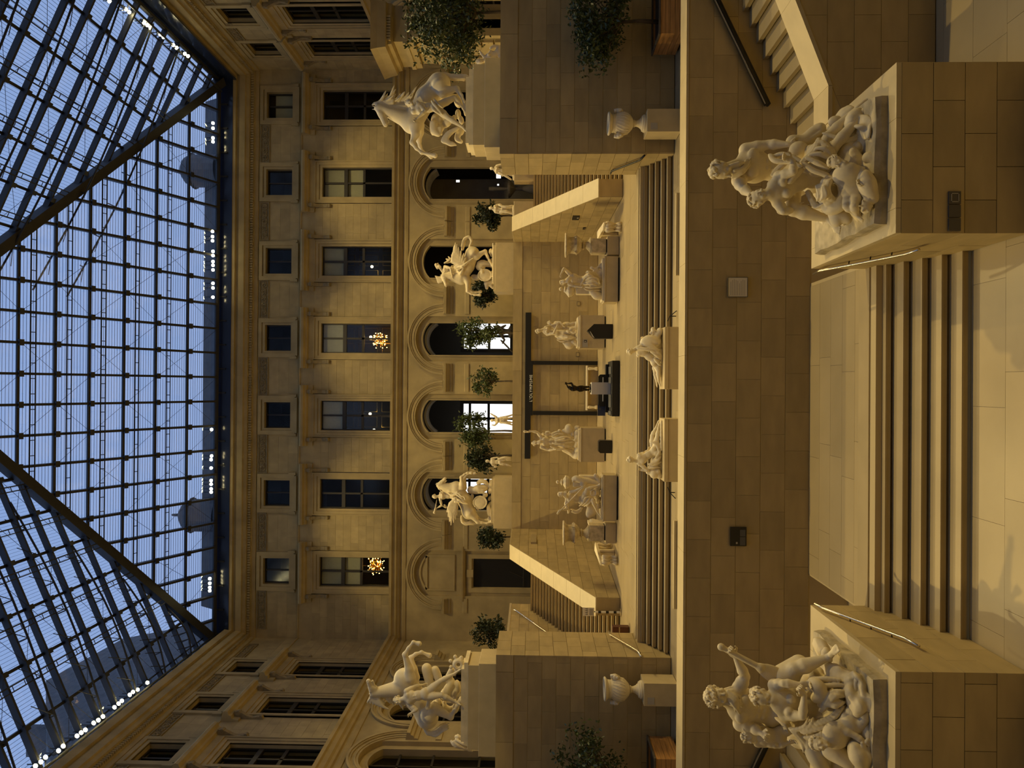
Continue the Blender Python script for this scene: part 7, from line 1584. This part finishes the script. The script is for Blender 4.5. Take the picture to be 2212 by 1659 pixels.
# ---------- small statues on the upper terrace
FLOOR[0] = None
def small_statue(label, Y, zb, pt, u, J, face, sex='f', hair='bun', fold=(), ped=True, m='marble_white', h=.024, front=(0, -1, 0), base=None):
    c = PY(pt[0], pt[1], Y); c[2] = zb
    if ped:
        pedestal('statue_pedestal', 'plain block pedestal under the '+' '.join(label.split(',')[0].split()[:9]), [('block', c[0]-.42, c[0]+.42, Y-.42, Y+.42, PZT, zb, 'plinth_stone')])
    G = thing('terrace_statue', label, 'statue', c); q = lambda x, y, d=0: PY(x, y, Y+d)
    MB().lathe(c, [(.30, 0), (.30, .07), (.27, .09)], 14).part('base', m, G)
    S = SDF(); human(S, u, {k: q(*v) for k, v in J.items()}, face, front=front, sex=sex, hair=hair, seed=3, hands=False)
    for ln in fold: S.curve([q(*p) for p in ln], [.05]+[.06]*(len(ln)-2)+[.04], k=.04)
    sculpt(S, 'figure', h, m, G); return G
zs = 7.93
small_statue('pale draped statue beside the dark second arch, in front of a small tree', 41.6, zs, (1109, 455), .20, dict(head=(1060.5, 449), ch=(1071, 452), pe=(1085, 453), Ls=(1069, 445), Le=(1080, 441), Lw=(1087, 446), Rs=(1070, 458), Re=(1081, 461), Rw=(1088, 458), Lk=(1098, 449), La=(1109, 449), Rk=(1098, 458), Ra=(1109, 459)), (.2, -.8, .1), fold=[[(1078, 443, -.15), (1092, 447, -.2), (1107, 444, -.15)], [(1080, 458, -.15), (1094, 457, -.2), (1107, 462, -.1)]])
small_statue('pale running statue with a flying cloak beside the right pier', 41.6, zs, (1110, 378), .20, dict(head=(1063, 364), ch=(1073, 367), pe=(1086, 370), Ls=(1071, 361), Le=(1079, 357), Lw=(1087, 358), Rs=(1072, 373), Re=(1081, 377), Rw=(1086, 381), Lk=(1098, 367), La=(1109, 364), Rk=(1098, 376), Ra=(1109, 381)), (-.3, -.8, .1), fold=[[(1078, 373, -.1), (1094, 381, -.1), (1104, 388, 0)], [(1072, 358, .1), (1082, 356, .1), (1096, 357, .1)]])
small_statue('pale statue lifting one arm in front of the bright fifth arch', 46.0, PZT+.6, (1107, 909), .21, dict(head=(1064, 908), ch=(1075, 908), pe=(1088, 908), Ls=(1072, 901), Le=(1064, 896), Lw=(1059, 893), Rs=(1073, 914), Re=(1069, 919), Rw=(1062, 918), Lk=(1098, 904), La=(1108, 902), Rk=(1098, 912), Ra=(1108, 913)), (.2, -.8, .2), fold=[[(1080, 902, -.15), (1094, 900, -.2), (1107, 896, -.1)], [(1080, 913, -.15), (1094, 914, -.2), (1107, 918, -.1)]])
small_statue('pale standing nude statue under the big leafy tree left of the fifth arch', 46.0, PZT+.6, (1106, 1000), .21, dict(head=(1053.5, 996), ch=(1065, 998), pe=(1080, 998), Ls=(1062, 991), Le=(1073, 988), Lw=(1080, 991), Rs=(1064, 1004), Re=(1073, 1008), Rw=(1066, 1010), Lk=(1092, 992), La=(1104, 994), Rk=(1092, 1003), Ra=(1104, 1007)), (.3, -.8, .1), sex='m', hair='curly', fold=[[(1076, 992, -.1), (1090, 988, -.15), (1103, 990, -.1)]])
small_statue('draped statue half hidden behind the left horse pedestal', 30.5, PZT+1.0, (1028, 1612), .22, dict(head=(990, 1592), ch=(1003, 1598), pe=(1018, 1606), Ls=(1000, 1590), Rs=(1003, 1608), Re=(1012, 1617), Rw=(1020, 1616)), (.4, -.8, 0), fold=[[(980, 1602, -.1), (990, 1610, -.15), (1012, 1618, -.1)], [(975, 1601, 0), (985, 1612, -.1), (1020, 1622, 0)], [(985, 1598, -.1), (1000, 1606, -.2), (1022, 1614, -.2)]])
G = small_statue('white reclining statue raising an arm beside the right horse pedestal', 29.0, PZT+.9, (1086, 118), .24, dict(head=(1037, 133), ch=(1058, 124), pe=(1078, 112), Rs=(1053, 131), Re=(1042, 118), Rw=(1036, 110), Ls=(1060, 113), Rk=(1082, 132), Lk=(1080, 122)), (-.5, -.8, 0), hair='bun', fold=[[(1060, 104, 0), (1070, 100, 0), (1084, 102, 0)], [(1070, 128, 0), (1080, 134, 0), (1086, 138, 0)]])
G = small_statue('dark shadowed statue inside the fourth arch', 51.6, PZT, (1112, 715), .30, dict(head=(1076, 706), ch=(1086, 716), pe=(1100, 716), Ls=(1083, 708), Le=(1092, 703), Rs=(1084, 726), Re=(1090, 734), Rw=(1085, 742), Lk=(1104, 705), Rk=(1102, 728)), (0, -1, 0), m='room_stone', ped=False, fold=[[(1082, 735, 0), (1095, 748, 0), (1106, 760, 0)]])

# ================================================================== trees in tubs and planters
def tree(label, box, Y, zb, nleaf, leaf, mt, seed, trunk=True, depth=.9, clumps=26, stem=None, dens=.55, tub=None):
    """box: picture extent (x0, x1, y0, y1) of the crown"""
    rs = np.random.default_rng(seed)
    x0, x1, y0, y1 = box; c = PY((x0+x1)/2, (y0+y1)/2, Y); k = np.linalg.norm(c-CAM)/FPX
    hz, hx = (x1-x0)/2*k, (y1-y0)/2*k; hy = depth*min(hx, hz)
    sx = c[0] if stem is None else PY(x1, stem, Y)[0]
    T_ = thing('potted_tree', label, 'tree', (sx, Y, zb))
    ends = []
    while len(ends) < clumps:
        p = rs.uniform(-1, 1, 3); r = np.linalg.norm(p)
        if r < 1 and r > .25: ends.append(c+p*V3(hx, hy, hz)*.80)
    fork = np.array((sx, Y, max(zb+.3, c[2]-hz*.75)))
    tb = MB(); b0 = np.array((sx, Y, zb)); tb.tube([b0, b0*.5+fork*.5+V3(.04, 0, 0), fork], [.055+hz*.02, .045+hz*.015, .035+hz*.012], 7); tb.part('trunk', 'bark', T_, smooth=True)
    br = MB()
    for e in ends:
        m_ = fork*.5+e*.5+V3(0, 0, .1*hz)+rs.uniform(-.1, .1, 3); br.tube([fork, m_, e], [.022+hz*.008, .014+hz*.005, .006], 4, False)
    br.part('branches', 'bark', T_)
    n = nleaf; ci = rs.integers(0, len(ends), n); E_ = np.array(ends)[ci]; sp = np.array((hx, hy, hz))*dens*.55
    g = rs.normal(0, .5, (n, 3)); P = E_+np.clip(g, -1, 1)*sp
    d = rs.normal(0, 1, (n, 3)); d[:, 2] -= .35; d /= np.linalg.norm(d, axis=1)[:, None]
    s = np.cross(d, rs.normal(0, 1, (n, 3))); s /= np.linalg.norm(s, axis=1)[:, None]; nn = np.cross(d, s)
    L_ = leaf*rs.uniform(.7, 1.25, n)[:, None]; w = L_*.24
    a = P; b = P+d*L_*.45+s*w+nn*L_*.08; t = P+d*L_; e2 = P+d*L_*.45-s*w+nn*L_*.08; mid = P+d*L_*.5
    Vv = np.stack([a, b, t, e2], 1).reshape(-1, 3)-np.array(T_.location)
    idx = np.arange(n)*4; Fv = np.concatenate([np.stack([idx, idx+1, idx+2], 1), np.stack([idx, idx+2, idx+3], 1)])
    me = bpy.data.meshes.new('foliage'); me.vertices.add(len(Vv)); me.vertices.foreach_set('co', Vv.astype(np.float32).ravel())
    me.loops.add(len(Fv)*3); me.loops.foreach_set('vertex_index', Fv.astype(np.int32).ravel()); me.polygons.add(len(Fv)); me.polygons.foreach_set('loop_start', np.arange(0, len(Fv)*3, 3, dtype=np.int32)); me.update(calc_edges=True)
    me.materials.append(MATS[mt]); o = link(bpy.data.objects.new('foliage', me)); o.parent = T_; o['kind'] = 'stuff'
    if tub:
        r = tub; m = MB()
        m.box(sx-r, sx+r, Y-r, Y+r, zb-.62, zb-.04); m.part('tub', 'wood', T_); MB().box(sx-r+.05, sx+r-.05, Y-r+.05, Y+r-.05, zb-.04, zb).part('soil', 'soil', T_)
    return T_
tree('large leafy bush in front of the bright portico, above the right pier', (884, 1042, -95, 152), 33.0, PZT+.62, 6500, .20, 'leaf_light', 1, clumps=46, tub=.45)
def planter(label, xt, xb, ya, yb, Y, dp, nm):
    x0, x1 = sorted((pxX((xt+xb)/2, ya, Y), pxX((xt+xb)/2, yb, Y))); zt = pxz(xt, (ya+yb)/2, Y)
    P_ = thing('wooden_planter', label, 'planter', ((x0+x1)/2, Y+dp/2, TZ)); z0 = TZ+.06; n = 5; h = (zt-.05-z0)/n
    for i in range(n):
        za, zb = z0+i*h+.004, z0+(i+1)*h-.004
        for a, b, c, d in ((x0, x1, Y, Y+.04), (x0, x1, Y+dp-.04, Y+dp), (x0, x0+.04, Y+.04, Y+dp-.04), (x1-.04, x1, Y+.04, Y+dp-.04)): MB().box(a, b, c, d, za, zb).part('plank', 'wood', P_)
    for a, b, c, d in ((x0-.03, x1+.03, Y-.03, Y+.06), (x0-.03, x1+.03, Y+dp-.06, Y+dp+.03), (x0-.03, x0+.06, Y+.06, Y+dp-.06), (x1-.06, x1+.03, Y+.06, Y+dp-.06)): MB().box(a, b, c, d, zt-.05, zt).part('rim', 'bark', P_)
    MB().box(x0+.05, x1-.05, Y+.05, Y+dp-.05, TZ+.05, zt-.12).part('soil', 'soil', P_); MB().box(x0+.1, x1-.1, Y+.1, Y+dp-.1, TZ, TZ+.06).part('foot', 'black', P_)
    return zt-.12
zs_ = planter('square wooden planter box before the right pier', 1424, 1470, -55, 72, 23.2, 1.5, 'right')
tree('small tree growing from the wooden planter before the right pier', (1232, 1350, -75, 152), 24.0, zs_, 3400, .15, 'leaf_light', 2, clumps=34, stem=48)
zs_ = planter('square wooden planter box before the left pier', 1413, 1461, 1640, 1765, 23.0, 1.5, 'left')
tree('small tree growing from the wooden planter before the left pier', (1202, 1345, 1566, 1760), 23.8, zs_, 2300, .15, 'leaf_light', 3, clumps=30, stem=1690, dens=.5)
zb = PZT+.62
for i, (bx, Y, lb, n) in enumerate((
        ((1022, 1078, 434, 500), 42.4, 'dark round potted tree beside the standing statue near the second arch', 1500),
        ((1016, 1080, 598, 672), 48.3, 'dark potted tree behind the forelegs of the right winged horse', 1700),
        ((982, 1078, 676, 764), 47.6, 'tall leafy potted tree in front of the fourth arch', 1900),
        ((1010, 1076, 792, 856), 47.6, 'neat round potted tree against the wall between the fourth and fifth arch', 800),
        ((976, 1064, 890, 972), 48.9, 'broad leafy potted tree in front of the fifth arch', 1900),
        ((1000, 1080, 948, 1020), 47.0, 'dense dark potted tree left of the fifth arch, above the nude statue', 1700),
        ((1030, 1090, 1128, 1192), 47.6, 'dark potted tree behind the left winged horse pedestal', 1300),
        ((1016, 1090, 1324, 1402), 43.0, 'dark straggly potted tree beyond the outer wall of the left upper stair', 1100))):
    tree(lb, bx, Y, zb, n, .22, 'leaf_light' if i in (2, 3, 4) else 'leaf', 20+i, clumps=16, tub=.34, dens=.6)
